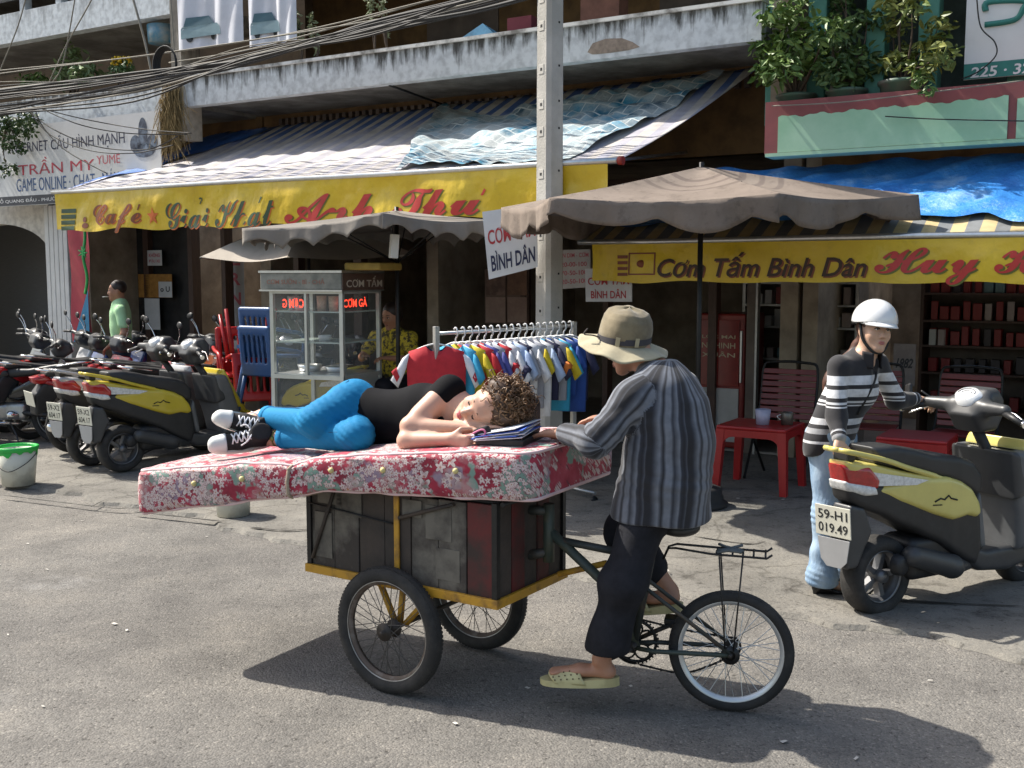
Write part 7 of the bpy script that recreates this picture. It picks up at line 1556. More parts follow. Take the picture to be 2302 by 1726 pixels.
sc0 = stack_chair('red plastic armchair turned upside down on a stack', (-2.55, 10.3, 1.38), .4, m_rpl, math.pi - .15)
stack_chair('blue plastic armchair stacked beside the glass food cart', (-2.25, 9.9, .38), 2.6, m_bpl, .05); stack_chair('second blue plastic armchair on top of its stack beside the cart', (-2.25, 9.93, .55), 2.65, m_bpl, .05); stack_chair('red plastic armchair stacked under the upside down one', (-2.6, 10.25, .35), .5, m_rpl, 0)

# ---------------------------------------------------------------- rice shop: fridge, cabinets, shelves and goods
def fb(nm, par, s0, s1, o0, o1, z0, z1, mat, bev=0.0): t = MB(); fbox(t, s0, s1, o0, o1, z0, z1, bev); return t.build(nm, mat, par, True)
s0 = fpx(1562, 860, -.05)[0]; s1 = fpx(1672, 860, -.05)[0]
fr = thing('drinks_fridge', 'tall red drinks fridge with gold greeting letters and a white base', 'fridge', fac((s0 + s1) / 2, -.3, .06), RZ)
m_fr = M('fridge_red', (.22, .014, .012), rough=.35, col2=(.30, .03, .02), scale=4)
fb('cabinet', fr, s0, s1, -.65, -.06, .06, 1.36, m_fr, .02); fb('door_panel', fr, s0 + .03, s1 - .05, -.06, -.045, .66, 1.30, M('fridge_red_glass', (.26, .02, .016), rough=.15, col2=(.18, .012, .012), scale=3), .004); fb('base_panel', fr, s0 + .03, s1 - .05, -.06, -.045, .12, .64, M('fridge_white', (.48, .47, .45), rough=.4), .004); fb('handle', fr, s1 - .04, s1 - .02, -.06, -.03, .7, 1.2, m_alu, .004)
for i, tx in enumerate(('LỘC MAI', 'NGHINH', 'XUÂN')): lettering(tx, lambda s, z: fac(s, -.042, z), (s0 + .07, 1.11 - .085 * i, s1 - .09, 1.165 - .085 * i), M('gold_letters', (.52, .45, .30), rough=.5), fr, 0, .004)
GP = 'packets on the shop shelves'
pk = {}
def packet(s, o_, z, w, d, h, mat, label):
    key = (round(w, 2), round(h, 2), mat.name)
    if key not in pk: t = MB(); t.box((-w / 2, -d / 2, 0), (w / 2, d / 2, h), None, .004); o = t.build('packet', mat); pk[key] = o
    else: o = pk[key].copy(); COL.objects.link(o)
    o.location = fac(s, o_, z); o.rotation_euler = (0, 0, RZ + random.uniform(-.12, .12)); tag(o, label, 'packet', GP); return o
def shelf_unit(label, sa, sb, o0, o1, levels, mat, ztop, back=True):
    o = thing('shelf_unit', label, 'shelf', fac((sa + sb) / 2, (o0 + o1) / 2, .05), RZ)
    for s in (sa, sb - .03): fb('side', o, s, s + .03, o0, o1, .05, ztop, mat)
    for z in levels: fb('shelf', o, sa + .03, sb - .03, o0 + .01, o1, z - .02, z, mat)
    if back: fb('back', o, sa + .03, sb - .03, o0, o0 + .01, .05, ztop, m_dark2)
    return o
sa, sb = fpx(1425, 700, -.35)[0], fpx(1560, 700, -.35)[0] + .55
gm = [M('pack_white', (.50, .50, .48), rough=.5), M('pack_pale', (.40, .33, .31), rough=.5), M('pack_red', (.26, .02, .02), rough=.45), M('pack_teal', (.16, .28, .30), rough=.5), M('pack_dark', (.05, .04, .045), rough=.5)]
gnm = ['white', 'pale', 'red', 'teal', 'dark']
shelf_unit('metal shop cabinet of white packets left of the red fridge', 1.85, 3.0, -1.1, -.7, (.5, .9, 1.22, 1.44, 1.66), m_steel, 1.95)
for z, n_ in ((1.66, 11), (1.44, 9), (1.22, 9), (.9, 8)):
    for k in range(n_):
        j = random.choice([0, 0, 1, 1, 2, 3]); packet(1.93 + 1.0 * (k + .5) / n_, -.82, z, random.choice([.07, .09]), .1, random.choice([.10, .14, .17]), gm[j], f'{gnm[j]} packet on the metal cabinet left of the red fridge')
s_p0 = fpx(1692, 700, -.02)[0]; fb('shop_post', bC, s_p0 - .05, s_p0 + .04, -.1, .0, .03, 2.5, m_dark2); fb('shop_post_trim', bC, s_p0 + .04, s_p0 + .06, -.06, .02, .03, 2.5, m_steel)
shelf_unit('long wooden shop shelf of red packets behind the slatted chairs', 3.5, 6.5, -1.5, -1.05, (.45, .80, 1.06, 1.30, 1.56), m_brown, 2.0)
for z, n_, js in ((1.56, 30, [2, 2, 4, 3]), (1.30, 30, [2, 2, 2, 1]), (1.06, 30, [2, 2, 2, 2, 4]), (.80, 26, [4, 4, 3, 2]), (.45, 20, [4, 2])):
    for k in range(n_): j = random.choice(js); packet(3.56 + 2.88 * (k + .5) / n_, -1.2, z, random.choice([.06, .08]), .1, random.choice([.13, .16, .18]), gm[j], f'{gnm[j]} packet on the long wooden shelf')
packet(3.62, -1.07, 1.06, .06, .05, .15, gm[0], 'white carton at the end of the red packets on the wooden shelf'); packet(3.70, -1.07, 1.06, .06, .05, .15, gm[1], 'pale pink carton at the end of the red packets on the wooden shelf')
fb('shop_counter', bC, 4.6, 6.5, -.75, -.3, .05, .95, m_brown)
flat_sign('photo_print', 'pale grey photo print of a dark vehicle taped up inside the rice shop', 'print', [fac(fpx(2006, 866, -.4)[0], -.4, fpx(2006, 866, -.4)[1]), fac(fpx(2056, 862, -.4)[0], -.4, fpx(2006, 866, -.4)[1]), fac(fpx(2056, 862, -.4)[0], -.4, fpx(2006, 772, -.4)[1]), fac(fpx(2006, 866, -.4)[0], -.4, fpx(2006, 772, -.4)[1])], M('print_grey', (.26, .22, .22), rough=.5, col2=(.36, .32, .31), scale=5), rows=[('1982', .12, .42, .9, .66, M('print_dark', (.05, .05, .06), rough=.6), .3, .03)])
# notices on the cafe doors
def notice(label, x0, y0, x1, y1, out, mat, rows=()):
    a, z0 = fpx(x0, y1, out); b_, z1_ = fpx(x1, y0, out); return flat_sign('paper_notice', label, 'notice', [fac(a, out, z0), fac(b_, out, z0), fac(b_, out, z1_), fac(a, out, z1_)], mat, .004, rows)[0]
m_pap = M('paper_white', (.55, .55, .54), rough=.8)
notice('white paper with two lines of red print on the cafe door', 332, 562, 363, 597, .03, m_pap, [('KHÔNG', .12, .55, .88, .85, m_spk, 0, 0.02), ('ĐẬU XE', .12, .15, .88, .45, m_spk, 0, .02)])
notice('orange notice panel on the cafe door', 312, 616, 386, 668, .02, M('notice_orange', (.36, .17, .03), rough=.7, var=.3, scale=15)); notice('white paper with a black scribble overlapping the orange notice', 357, 633, 386, 668, .035, m_pap, [('o U', .15, .35, .85, .7, m_ink, 0, .02)]); notice('tall white paper on the lower half of the cafe door', 327, 671, 358, 740, .03, m_pap)
notice('vertical white board with large faded red letters behind the food cart', 514, 560, 547, 760, -.2, M('board_faded', (.45, .43, .42), rough=.7), [('E', .2, .82, .8, .96, m_spk, 0, .03), ('R', .2, .60, .8, .74, m_spk, 0, .03), ('N', .2, .38, .8, .52, m_spk, 0, .03)])
po = notice('beauty shop poster of four tan and brown panels between the pole and the cart', 1090, 605, 1188, 726, -.02, M('poster_base', (.14, .09, .07), rough=.6))
for i in range(2):
    for j in range(2):
        a, z0 = fpx(1093 + i * 48, 663 + j * 61, .0); b_, z1_ = fpx(1137 + i * 48, 607 + j * 61, .0); t = MB(); t.add([fac(a, .006, z0), fac(b_, .006, z0), fac(b_, .006, z1_), fac(a, .006, z1_)], [(0, 1, 2, 3)]); t.build('poster_panel', M(f'poster_{i}{j}', [(.10, .055, .045), (.20, .10, .06), (.26, .17, .14), (.24, .15, .12)][i + 2 * j], rough=.6, col2=[(.22, .13, .1), (.12, .06, .04), (.32, .22, .18), (.30, .2, .16)][i + 2 * j], scale=7), po, True)
# red and blue vertical cloth by the pilaster with a green ribbon
s0 = fpx(157, 600, 1.15)[0]; s1 = fpx(200, 600, 1.15)[0]; zt_ = 2.5; vb = thing('vertical_banner', 'red vertical banner with a blue lower wedge beside the white pilaster', 'banner', fac(s0, 1.15, .9), RZ)
t = MB(); t.grid(lambda u, v: fac(s0 + (s1 - s0) * u, 1.15 + .015 * math.sin(u * 5 + v * 9), .9 + (zt_ - .9) * v), 8, 30); t.build('cloth', M('banner_rose', (.42, .04, .06), rough=.6, var=.15), vb, True)
t = MB(); t.add([fac(s0 + .05, 1.18, .9), fac(s1, 1.18, .9), fac(s1, 1.18, 1.55)], [(0, 1, 2)]); t.build('blue_wedge', M('banner_cyan', (.04, .24, .42), rough=.6), vb, True)
t = MB(); cx, cz = fpx(182, 560, 1.3)[0], fpx(182, 560, 1.3)[1]
t.tube(bez([fac(cx, 1.25, 2.5), fac(cx + .02, 1.25, 2.2), fac(cx, 1.27, 1.95), fac(cx + .03, 1.25, 1.7), fac(cx - .02, 1.25, 1.5)], 6), .018, 6)
for k in range(7): a = k * .9; t.tube([fac(cx, 1.26, 2.0), fac(cx + .09 * math.cos(a), 1.28, 2.0 + .08 * math.sin(a))], .022, 6, r2=.004)
o = t.build('ribbon', M('ribbon_green', (.03, .40, .10), rough=.4)); tag(o, 'bright green ribbon bow dangling beside the red vertical banner', 'ribbon')

# ---------------------------------------------------------------- buckets and litter
def bucket(name, label, P_, r0, r1, h, rim=None, body=None, handle=True):
    o = thing(name, label, 'bucket', P_); t = MB(); t.lathe([(.001, 0), (r0, 0), (r1, h), (r1 - .008, h), (r0 - .008, .01), (.001, .01)], 30, None); t.build('body', body, o)
    if rim:
        t = MB(); n_ = 60; prof = [(r1 + .004, h - .03), (r1 + .010, h - .012), (r1 + .010, h + .006), (r1 - .010, h + .006), (r1 - .010, h - .02)]; t.lathe(prof, 30); 
        vs = []; 
        for k in range(n_): a = 2 * math.pi * k / n_; dp = .035 + .035 * max(0, math.sin(a * 3 + .6)) ** 2 + .014 * math.sin(a * 11); rr = r1 - (r1 - r0) * (dp + .0) / h + .003; vs += [(r1 * math.cos(a) * 1.006, r1 * math.sin(a) * 1.006, h - .005), (rr * math.cos(a) * 1.008, rr * math.sin(a) * 1.008, h - dp)]
        t.add(vs, [(2 * k, 2 * ((k + 1) % n_), 2 * ((k + 1) % n_) + 1, 2 * k + 1) for k in range(n_)], True); t.build('rim', rim, o)
    if handle: t = MB(); t.tube(bez([(-r1 - .004, 0, h - .05), (-r1 * .8, -r1 * .75, h * .62), (0, -r1 * 1.08, h * .42), (r1 * .8, -r1 * .75, h * .62), (r1 + .004, 0, h - .05)], 6), .0035, 6); t.build('handle', m_black, o)
    return o
bw = M('bucket_white', (.58, .57, .48), rough=.5, col2=(.36, .34, .27), scale=7, lo=.5, hi=.75)
g_ = ground(42, 1088, .03); bucket('bucket', 'white paint bucket with a green drippy rim at the road edge', g_, .125, .155, .31, M('bucket_green', (.02, .42, .06), rough=.35, var=.1), bw)
g_ = ground(525, 1156, .03); bucket('bucket', 'plain dirty white bucket standing under the mattress', g_, .115, .125, .26, None, bw, False)
t = MB(); RR = random.Random(11)
for k in range(60):
    x, y = RR.uniform(-3.2, 3.0), RR.uniform(2.6, 8.5); a = RR.uniform(0, 3.14); w, l = RR.uniform(.003, .009), RR.uniform(.006, .017); c, s_ = math.cos(a), math.sin(a); z = .006 if (Vector((x, y, 0)) - W0).dot(FN) > 4.5 else .045
    t.add([(x + c * l * i - s_ * w * j, y + s_ * l * i + c * w * j, z + RR.uniform(0, .004)) for i, j in ((-1, -1), (1, -1), (1.1, .9), (-.9, 1))], [(0, 1, 2, 3)])
o = t.build('litter', M('paper_litter', (.50, .47, .42), rough=.9, var=.3)); o['kind'] = 'stuff'; o['label'] = 'pale scraps of paper scattered over the asphalt and pavement'
# ---------------------------------------------------------------- papers and bag under the sleeper's head
A = frame(gp(1138, 990, .14), (Lr * .98 + MW * .05).normalized(), (MW - Lr * MW.dot(Lr)).normalized(), gz)
fo = thing('folder', 'black folder stuffed with papers under the sleeper\'s cheek', 'folder', A.translation)
t = MB(); t.box((-.085, -.11, -.008), (.115, .13, .022), A, .006); t.build('cover', M('folder_black', (.012, .012, .014), rough=.5), fo, True)
for k, (mm, rz_, dz) in enumerate(((0, .05, .026), (1, -.10, .031), (0, .12, .036), (0, -.04, .042), (1, .08, .047), (0, -.12, .052))):
    t = MB(); t.box((-.095, -.12, 0), (.105, .11, .0035), A @ Matrix.Translation((.0, 0, dz)) @ rotm(rz_, -.10 - .02 * k, .05), .001); t.build('sheet', M('sheet_white', (.66, .67, .70), rough=.7, var=.04) if mm == 0 else M('sheet_blue', (.05, .12, .50), rough=.6), fo, True)
s = SD(np.array(gp(1182, 940, .30)) - .16, np.array(gp(1182, 940, .30)) + .16, .008); s.rbox(gp(1182, 938, .30), (.05, .07, .085), .035, 0, np.array(frame(V3(0, 0, 0), Lr, (MW - Lr * MW.dot(Lr)).normalized(), gz).to_3x3()))
o = s.mesh('bag', M('bag_black', (.008, .008, .009), rough=.7), None, world=False); tag(o, 'small black bag standing on the mattress behind the sleeper\'s hair', 'bag')

# ---------------------------------------------------------------- person in the white helmet
wom = thing('person', 'person in white helmet, striped black jumper and jeans pushing a cream yellow scooter', 'person', (1.70, 5.58, 0))
m_wsk = skin_mat('warm_skin', (.52, .32, .22), (.60, .39, .28))
wf = V3(.55, -.83, 0).normalized(); wl = V3(-wf.y, wf.x, 0)
if wl.y < 0: wl = -wl
hipc = V3(1.685, 5.62, .86); wst = V3(1.735, 5.615, 1.0); cst = V3(1.80, 5.605, 1.14); shc = V3(1.825, 5.61, 1.25); nk = V3(1.855, 5.60, 1.31)
w_shr, w_shl = shc - wl * .150, shc + wl * .155
w_elr, w_wrr = V3(1.668, 5.445, 1.00), V3(1.655, 5.345, .895)
w_ell, w_wll = V3(2.09, 5.78, 1.05), V3(2.235, 5.865, 1.045)
wh = Head(V3(1.895, 5.585, 1.435), V3(.22, -.97, .05), V3(.12, -.05, 1), .95)
hr, kr, ar = V3(1.665, 5.60, .86), V3(1.672, 5.575, .47), V3(1.662, 5.585, .10); hl, kl, al = V3(1.76, 5.70, .86), V3(1.85, 5.74, .48), V3(1.83, 5.80, .10)
sd = SD((1.48, 5.1, .03), (2.45, 6.05, 1.6), .0075)
wh.carve(sd, neck=nk - V3(0, 0, .03)); sd.chain([hipc, wst, cst, shc], [.13, .10, .12, .07], .05, (wf, .72))
for s_, e_, w_ in ((w_shr, w_elr, w_wrr), (w_shl, w_ell, w_wll)): sd.cone(shc, s_, .055, .048, .04); sd.chain([s_, e_, w_], [.045, .036, .024], .02)
hand(sd, w_wrr, V3(-.15, -.45, -.8), V3(.2, -.6, .3), V3(.8, -.2, 0), .7, .9); hand(sd, w_wll, V3(.8, .35, -.12), V3(.1, 0, -1), V3(.5, -.8, 0), .8, .9)
for a, b_, c_ in ((hr, kr, ar), (hl, kl, al)): sd.chain([a, b_, c_], [.08, .05, .034], .03); sd.cone(c_, c_ + V3(.13, .03, -.055), .03, .022, .02)
sd.mesh('body', m_wsk, wom)
wh.face(wom, M('lips_pale', (.45, .17, .15), rough=.4), M('brow_black', (.03, .022, .018), rough=.8), M('lash', rough=.8))
# jumper
sd = SD((1.48, 5.1, .74), (2.45, 6.05, 1.42), .0072)
sd.chain([hipc + V3(-.005, 0, -.02), wst, cst, shc], [.150, .128, .140, .085], .05, (wf, .76))
for s_, e_, w_ in ((w_shr, w_elr, w_wrr), (w_shl, w_ell, w_wll)): sd.cone(shc, s_, .062, .056, .05); sd.chain([s_, e_, w_.lerp(e_, .10)], [.058, .050, .037], .03)
sd.cone(nk - V3(0, 0, .05), nk + V3(0, 0, .0), .068, .062, .03)
sd.cut(hipc + V3(0, 0, -.055), (.25, 0, -1)); sd.cut(nk + V3(0, 0, .012), (wf.x * .55, wf.y * .55, 1)); sd.ell(nk + wf * .085 - V3(0, 0, .065), (.030, .035, .085), .01, None, 's')
sd.warp(folds(.004, 34, 6.0, (.4, .2, .9)))
bk_, wt_, gy_ = (.014, .013, .016), (.60, .60, .61), (.30, .30, .31)
zs = lambda z: (z - .78) / .60
bands = [(0, bk_), (zs(.845), wt_), (zs(.858), bk_), (zs(.895), gy_), (zs(.925), bk_), (zs(.945), wt_), (zs(.978), bk_), (zs(1.045), wt_), (zs(1.052), bk_), (zs(1.062), wt_), (zs(1.075), bk_), (zs(1.095), wt_), (zs(1.138), bk_), (zs(1.158), wt_), (zs(1.205), bk_), (1, bk_)]
def jz(x, y, z):
    d1, t1 = seg_dist(x, y, z, w_shl, w_ell); d2, t2 = seg_dist(x, y, z, w_ell, w_wll); arm = (d2 < .075) & (t2 > .05); cuff = arm & (t2 > .74)
    r = np.where(arm, 1.03, z); r = np.where(cuff, .845 + (t2 - .74) * .3, r)
    d3, t3 = seg_dist(x, y, z, w_elr, w_wrr); ra = (d3 < .075) & (t3 > .12); r = np.where(ra, 1.03, r); r = np.where(ra & (t3 > .72), .84 + (t3 - .72) * .3, r); return zs(r)
sd.mesh('jumper', band_mat('striped_jumper', 'band', bands, 1, 0, .85, 'CONSTANT'), wom, {'band': jz})
t = MB(); zp = bez([nk + wf * .075 - V3(0, 0, .09), cst + wf * .128 + V3(.0, 0, .02), wst + wf * .118], 8); t.tube(zp, .006, 6); t.build('zip', m_black, wom, True)
for g in (-1, 1): t = MB(); t.grid(lambda u, v: nk + wl * g * (.035 + .030 * u) + wf * (.085 - .05 * u) + V3(0, 0, .012 - .085 * v + .01 * u), 5, 6); c = t.build('collar_flap', MATS.get('jumper_black') or M('jumper_black', (.016, .015, .018), rough=.85), wom, True); c.modifiers.new('thick', 'SOLIDIFY').thickness = .006
# jeans
m_jean = M('washed_denim', (.17, .27, .40), rough=.85, col2=(.36, .47, .58), scale=5, lo=.38, hi=.68, bump=.3, bscale=40, stretch=(2, 2, .8))
sd = SD((1.48, 5.35, .03), (2.1, 6.0, .98), .0072); sd.cone(hipc, hipc + V3(.02, 0, .06), .138, .125, .04, (wf, .82))
for a, b_, c_ in ((hr, kr, ar), (hl, kl, al)): sd.chain([a, b_, c_ + V3(-.005, 0, .0)], [.098, .064, .078], .045)
sd.cut((0, 0, .075), (0, 0, -1)); sd.warp(folds(.0065, 40, 2.0, (.3, .3, 1))); sd.warp(lambda x, y, z: -.008 * (np.exp(-((z - .47) / .07) ** 2) + np.exp(-((z - .12) / .06) ** 2)) * np.abs(np.sin(z * 95 + x * 25)))
sd.mesh('jeans', m_jean, wom)
m_shoe = M('black_patent', (.01, .01, .011), rough=.2)
for c_, yaw in ((ar, .15), (al, .2)):
    d = V3(math.cos(yaw), math.sin(yaw), 0); s = SD(np.array(c_) - .3, np.array(c_) + .3, .007); s.cone(c_ + d * -.02 + V3(0, 0, -.035), c_ + d * .09 + V3(0, 0, -.07), .036, .034, .02); s.cone(c_ + d * .09 + V3(0, 0, -.07), c_ + d * .165 + V3(0, 0, -.078), .034, .016, .02); s.cone(c_ + d * -.035 + V3(0, 0, -.04), c_ + d * -.04 + V3(0, 0, -.09), .018, .010, .01); s.cut((0, 0, .004), (0, 0, -1)); s.cut(c_ + V3(0, 0, -.028) , V3(.3 * d.x, .3 * d.y, 1)); s.mesh('shoe', m_shoe, wom)
# hair and helmet
m_blk = M('dark_hair', (.022, .014, .011), rough=.45, var=.4, scale=60)
sd = SD((1.55, 5.35, .95), (2.1, 5.95, 1.62), .008); sd.ell(wh.p(0, -.025, .03), (.076, .085, .09), .02, wh.R); sd.chain([wh.p(0, -.085, -.02), wh.p(-.01, -.13, -.10), V3(1.71, 5.70, 1.18), V3(1.665, 5.70, 1.02)], [.032, .036, .034, .012], .03); sd.warp(folds(.004, 80, 3)); sd.mesh('hair', M('brown_hair', (.05, .022, .014), rough=.5, col2=(.10, .04, .025), scale=30), wom)
sd = SD((1.7, 5.35, 1.3), (2.15, 5.85, 1.68), .006); sd.ell(wh.p(0, -.006, .052), (.112, .130, .118), 0, wh.R); sd.cut(wh.p(0, 0, .032), -(wh.p(0, .10, 1) - wh.p(0, 0, 0))); sd.ell(wh.p(0, -.006, .040), (.098, .115, .105), 0, wh.R, 's'); hm = sd.mesh('helmet', M('helmet_white', (.72, .72, .71), rough=.18, var=.04, coat=.6), wom)
t = MB(); t.grid(lambda u, v: wh.p((.114 - .006 * v) * -math.cos(math.pi * (.14 + .72 * u)), -.006 + .118 * math.sin(math.pi * (.14 + .72 * u)) + .055 * v * math.sin(math.pi * (.14 + .72 * u)), .050 - .028 * v - .006 * v * math.sin(math.pi * u)), 20, 4); pkk = t.build('peak', MATS['helmet_white'], hm, True); pkk.modifiers.new('thick', 'SOLIDIFY').thickness = .005
t = MB(); t.tube([wh.p(.113 * math.cos(a), -.006 + .131 * math.sin(a), .035 + .006 * math.sin(a)) for a in [2 * math.pi * k / 30 for k in range(30)]], .005, 6, closed=True); t.build('helmet_edge', m_black, hm, True)
t = MB(); t.tube(bez([wh.p(-.088, .0, .03), wh.p(-.078, .02, -.05), wh.p(-.04, .048, -.108), wh.p(0, .06, -.122), wh.p(.04, .048, -.108), wh.p(.078, .02, -.05), wh.p(.088, .0, .03)], 6), .008, 6); t.build('chin_strap', m_black, hm, True)
lettering('♥', lambda u, v: wh.p(u, -.006 + .132 * math.sqrt(max(.01, 1 - (u / .114) ** 2 - ((v - .052) / .12) ** 2)) + .002, v), (-.012, .10, .012, .12), m_ink, hm) 

# ---------------------------------------------------------------- people at the shop fronts
def simple_person(label, base, rz, top, legs, skin, hair, arms, vox=.013, seated=False, head_fwd=None, short=True, cls=None):
    """arms: two lists shoulder-elbow-wrist in local metres; x right, y forward, z up"""
    o = thing('person', label, 'person', base, rz); A = Matrix.Translation(base) @ rotm(rz); P = lambda *a: A @ Vector(a); fw = (A.to_3x3() @ Vector((0, 1, 0))); dz = -.42 if seated else 0
    hd_ = Head(P(0, .03, 1.52 + dz), A.to_3x3() @ Vector(head_fwd or (0, 1, 0)), V3(0, 0, 1), .95); lo_ = np.array(base) + (-.55, -.55, .0); hi_ = np.array(base) + (.55, .55, 1.72)
    sd = SD(lo_, hi_, vox); hd_.carve(sd, neck=P(0, -.01, 1.38 + dz)); sd.chain([P(0, 0, .92 + dz), P(0, 0, 1.1 + dz), P(0, 0, 1.28 + dz), P(0, 0, 1.36 + dz)], [.13, .12, .13, .07], .05, (fw, .7))
    for a in arms: sd.cone(P(0, 0, 1.34 + dz), P(*a[0]), .06, .05, .04); sd.chain([P(*p) for p in a], [.048, .038, .026], .02); d = P(*a[2]) - P(*a[1]); hand(sd, P(*a[2]), d, V3(0, 0, -1), V3(.3, .3, .2), .5, .95)
    for g in (-1, 1):
        q = [P(g * .09, 0, .9), P(g * .10, .02, .48), P(g * .11, 0, .09)] if not seated else [P(g * .10, 0, .48), P(g * .12, .40, .48), P(g * .12, .40, .09)]; sd.chain(q, [.08, .055, .038], .03); sd.cone(q[2] - V3(0, 0, .03), q[2] + fw * .14 - V3(0, 0, .05), .035, .028, .02)
    sd.mesh('body', skin, o); hd_.face(o, M('lips_tan', rough=.4), M('brow_black', rough=.8), M('lash', rough=.8))
    sd = SD(lo_, hi_, vox); sd.chain([P(0, 0, .86 + dz), P(0, 0, 1.1 + dz), P(0, 0, 1.28 + dz), P(0, 0, 1.36 + dz)], [.158, .148, .15, .085], .05, (fw, .75))
    for a in arms: s_, e_ = P(*a[0]), P(*a[1]); sd.cone(P(0, 0, 1.345 + dz), s_, .068, .062, .04); sd.cone(s_, s_.lerp(e_, .62), .064, .060, .03)
    sd.cut(P(0, 0, .84 + dz), (0, 0, -1)); sd.warp(folds(.005, 30, 2)); sd.mesh('shirt', top, o)
    sd = SD(lo_, hi_, vox)
    for g in (-1, 1): q = [P(g * .085, 0, .9), P(g * .10, .02, .48), P(g * .11, 0, .12)] if not seated else [P(g * .09, 0, .48), P(g * .12, .40, .48), P(g * .12, .40, .12)]; sd.chain(q, [.105, .078, .07], .04)
    sd.warp(folds(.004, 30, 5)); sd.mesh('trousers', legs, o)
    sd = SD(lo_, hi_ + (0, 0, .1), vox * .8); sd.ell(hd_.p(0, -.022, .045), (.081, .092, .088), 0, hd_.R); sd.cut(hd_.p(0, .055, .0), hd_.p(0, 1, -.55) - hd_.p(0, 0, 0)); 
    if not short: sd.ell(hd_.p(0, -.08, .0), (.06, .06, .09), .03, hd_.R)
    sd.mesh('hair', hair, o); return o, hd_
m_polo = M('mint_polo', (.44, .72, .40), rough=.8, var=.1); m_jn2 = M('dark_denim', (.04, .075, .13), rough=.85, var=.3)
gm_, ghd2 = simple_person('person in a mint green polo shirt with a cigarette, standing behind the parked motorbikes', (-4.45, 12.15, .03), 1.95, m_polo, m_jn2, m_tan, m_blk, [[(.19, 0, 1.30), (.33, -.06, 1.06), (.17, .06, .96)], [(-.19, 0, 1.30), (-.28, -.03, 1.05), (-.2, .12, .92)]])
t = MB(); t.tube([ghd2.p(0, .09, -.066), ghd2.p(0, .165, -.07)], .005, 6); t.build('cigarette', M('cigarette_white', (.7, .68, .62), rough=.7), gm_, True)
m_vend = M('yellow_print_blouse', (.55, .42, .03), rough=.8, col2=(.05, .04, .02), scale=26, lo=.46, hi=.56)
simple_person('person in a yellow and black patterned blouse seated behind the rice cart', (-1.10, 9.86, .25), 2.75, m_vend, m_trou, m_tan, m_blk, [[(.18, 0, .90), (.25, .14, .72), (.12, .34, .76)], [(-.18, 0, .90), (-.26, .12, .72), (-.14, .33, .74)]], seated=True, head_fwd=(.25, 1, -.25), short=False)

stl = thing('stool', 'plain wooden stool under the person behind the rice cart', 'stool', (-1.10, 9.86, .03))
t = MB(); t.box((-.16, -.16, .555), (.16, .16, .59), Matrix.Translation((-1.10, 9.86, .03)), .01); t.build('seat', m_brown, stl, True)
for gx in (-1, 1):
    for gy in (-1, 1): t = MB(); t.tube([(-1.10 + gx * .13, 9.86 + gy * .13, .59), (-1.10 + gx * .16, 9.86 + gy * .16, .03)], .016, 6); t.build('leg', m_brown, stl, True)
# ---------------------------------------------------------------- plants
def leaf_mat(name, a, b_):
    m, N, b, L, tc = nodes_mat(name, .5); L.new(n_ramp(N, L, n_noise(N, L, tc.outputs['Object'], 7, 4), [(.3, a), (.7, b_)]), b.inputs['Base Color']); b.inputs['Subsurface Weight'].default_value = 0; return m
m_leaf = leaf_mat('leaf_green', (.045, .10, .018), (.15, .23, .045)); m_leaf2 = leaf_mat('leaf_dark_green', (.03, .07, .02), (.09, .15, .04)); m_bark = M('bark', (.09, .065, .045), rough=.9, var=.3, scale=20); m_dry = M('dry_grass', (.30, .22, .10), rough=.9, var=.3, scale=15)
m_pot = M('glazed_pot', (.07, .13, .09), rough=.5, col2=(.13, .12, .10), scale=5); m_clay = M('clay_pot', (.22, .09, .05), rough=.8, var=.2)
LR = random.Random(3)
def leaves(t, c, r, n, size, droop=.4):
    c = Vector(c)
    for _ in range(n):
        while True:
            v = Vector((LR.uniform(-1, 1), LR.uniform(-1, 1), LR.uniform(-1, 1)))
            if v.length < 1: break
        p = c + Vector((v.x * r[0], v.y * r[1], v.z * r[2])); d = Vector((LR.gauss(0, 1), LR.gauss(0, 1), LR.gauss(-droop, .6))).normalized(); s_ = d.cross(Vector((LR.gauss(0, 1), LR.gauss(0, 1), LR.gauss(0, 1)))).normalized(); L_ = size * LR.uniform(.6, 1.25); w = L_ * .21; b_ = d.cross(s_) * L_ * .10
        t.add([p, p + d * L_ * .35 + s_ * w + b_, p + d * L_ * .75 + s_ * w * .75 + b_ * .4, p + d * L_ - b_, p + d * L_ * .75 - s_ * w * .75 + b_ * .4, p + d * L_ * .35 - s_ * w + b_, p + d * L_ * .45], [(0, 1, 6), (1, 2, 6), (2, 3, 6), (3, 4, 6), (4, 5, 6), (5, 0, 6)])
def shrub(name, label, base, clumps, mat, size, pot=None, n=60, r=(.16, .16, .13), group=None, droop=.4, pot_m=None):
    o = thing(name, label, 'plant', base, 0, group); B = Vector(base); h0 = .0
    if pot: t = MB(); t.lathe([(.001, 0), (pot * .75, 0), (pot, pot * 1.3), (pot * 1.1, pot * 1.35), (pot * 1.1, pot * 1.5), (pot * .9, pot * 1.5), (pot * .85, pot * 1.25), (.001, pot * 1.25)], 20, Matrix.Translation(B)); t.build('pot', pot_m or m_pot, o, True); h0 = pot * 1.25
    t = MB(); c0 = B + V3(0, 0, h0)
    for c in clumps: m_ = c0.lerp(Vector(c), .5) + V3(LR.uniform(-.05, .05), LR.uniform(-.05, .05), .04); t.tube(bez([c0, m_, Vector(c)], 4), .012, 5, r2=.003)
    t.build('stem', m_bark, o, True); t = MB()
    for c in clumps: leaves(t, c, r, n, size, droop)
    t.build('foliage', mat, o, True); return o
def fq(px, py, out): s, z = fpx(px, py, out); return fac(s, out, z)
GT = 'potted trees on the green balcony'
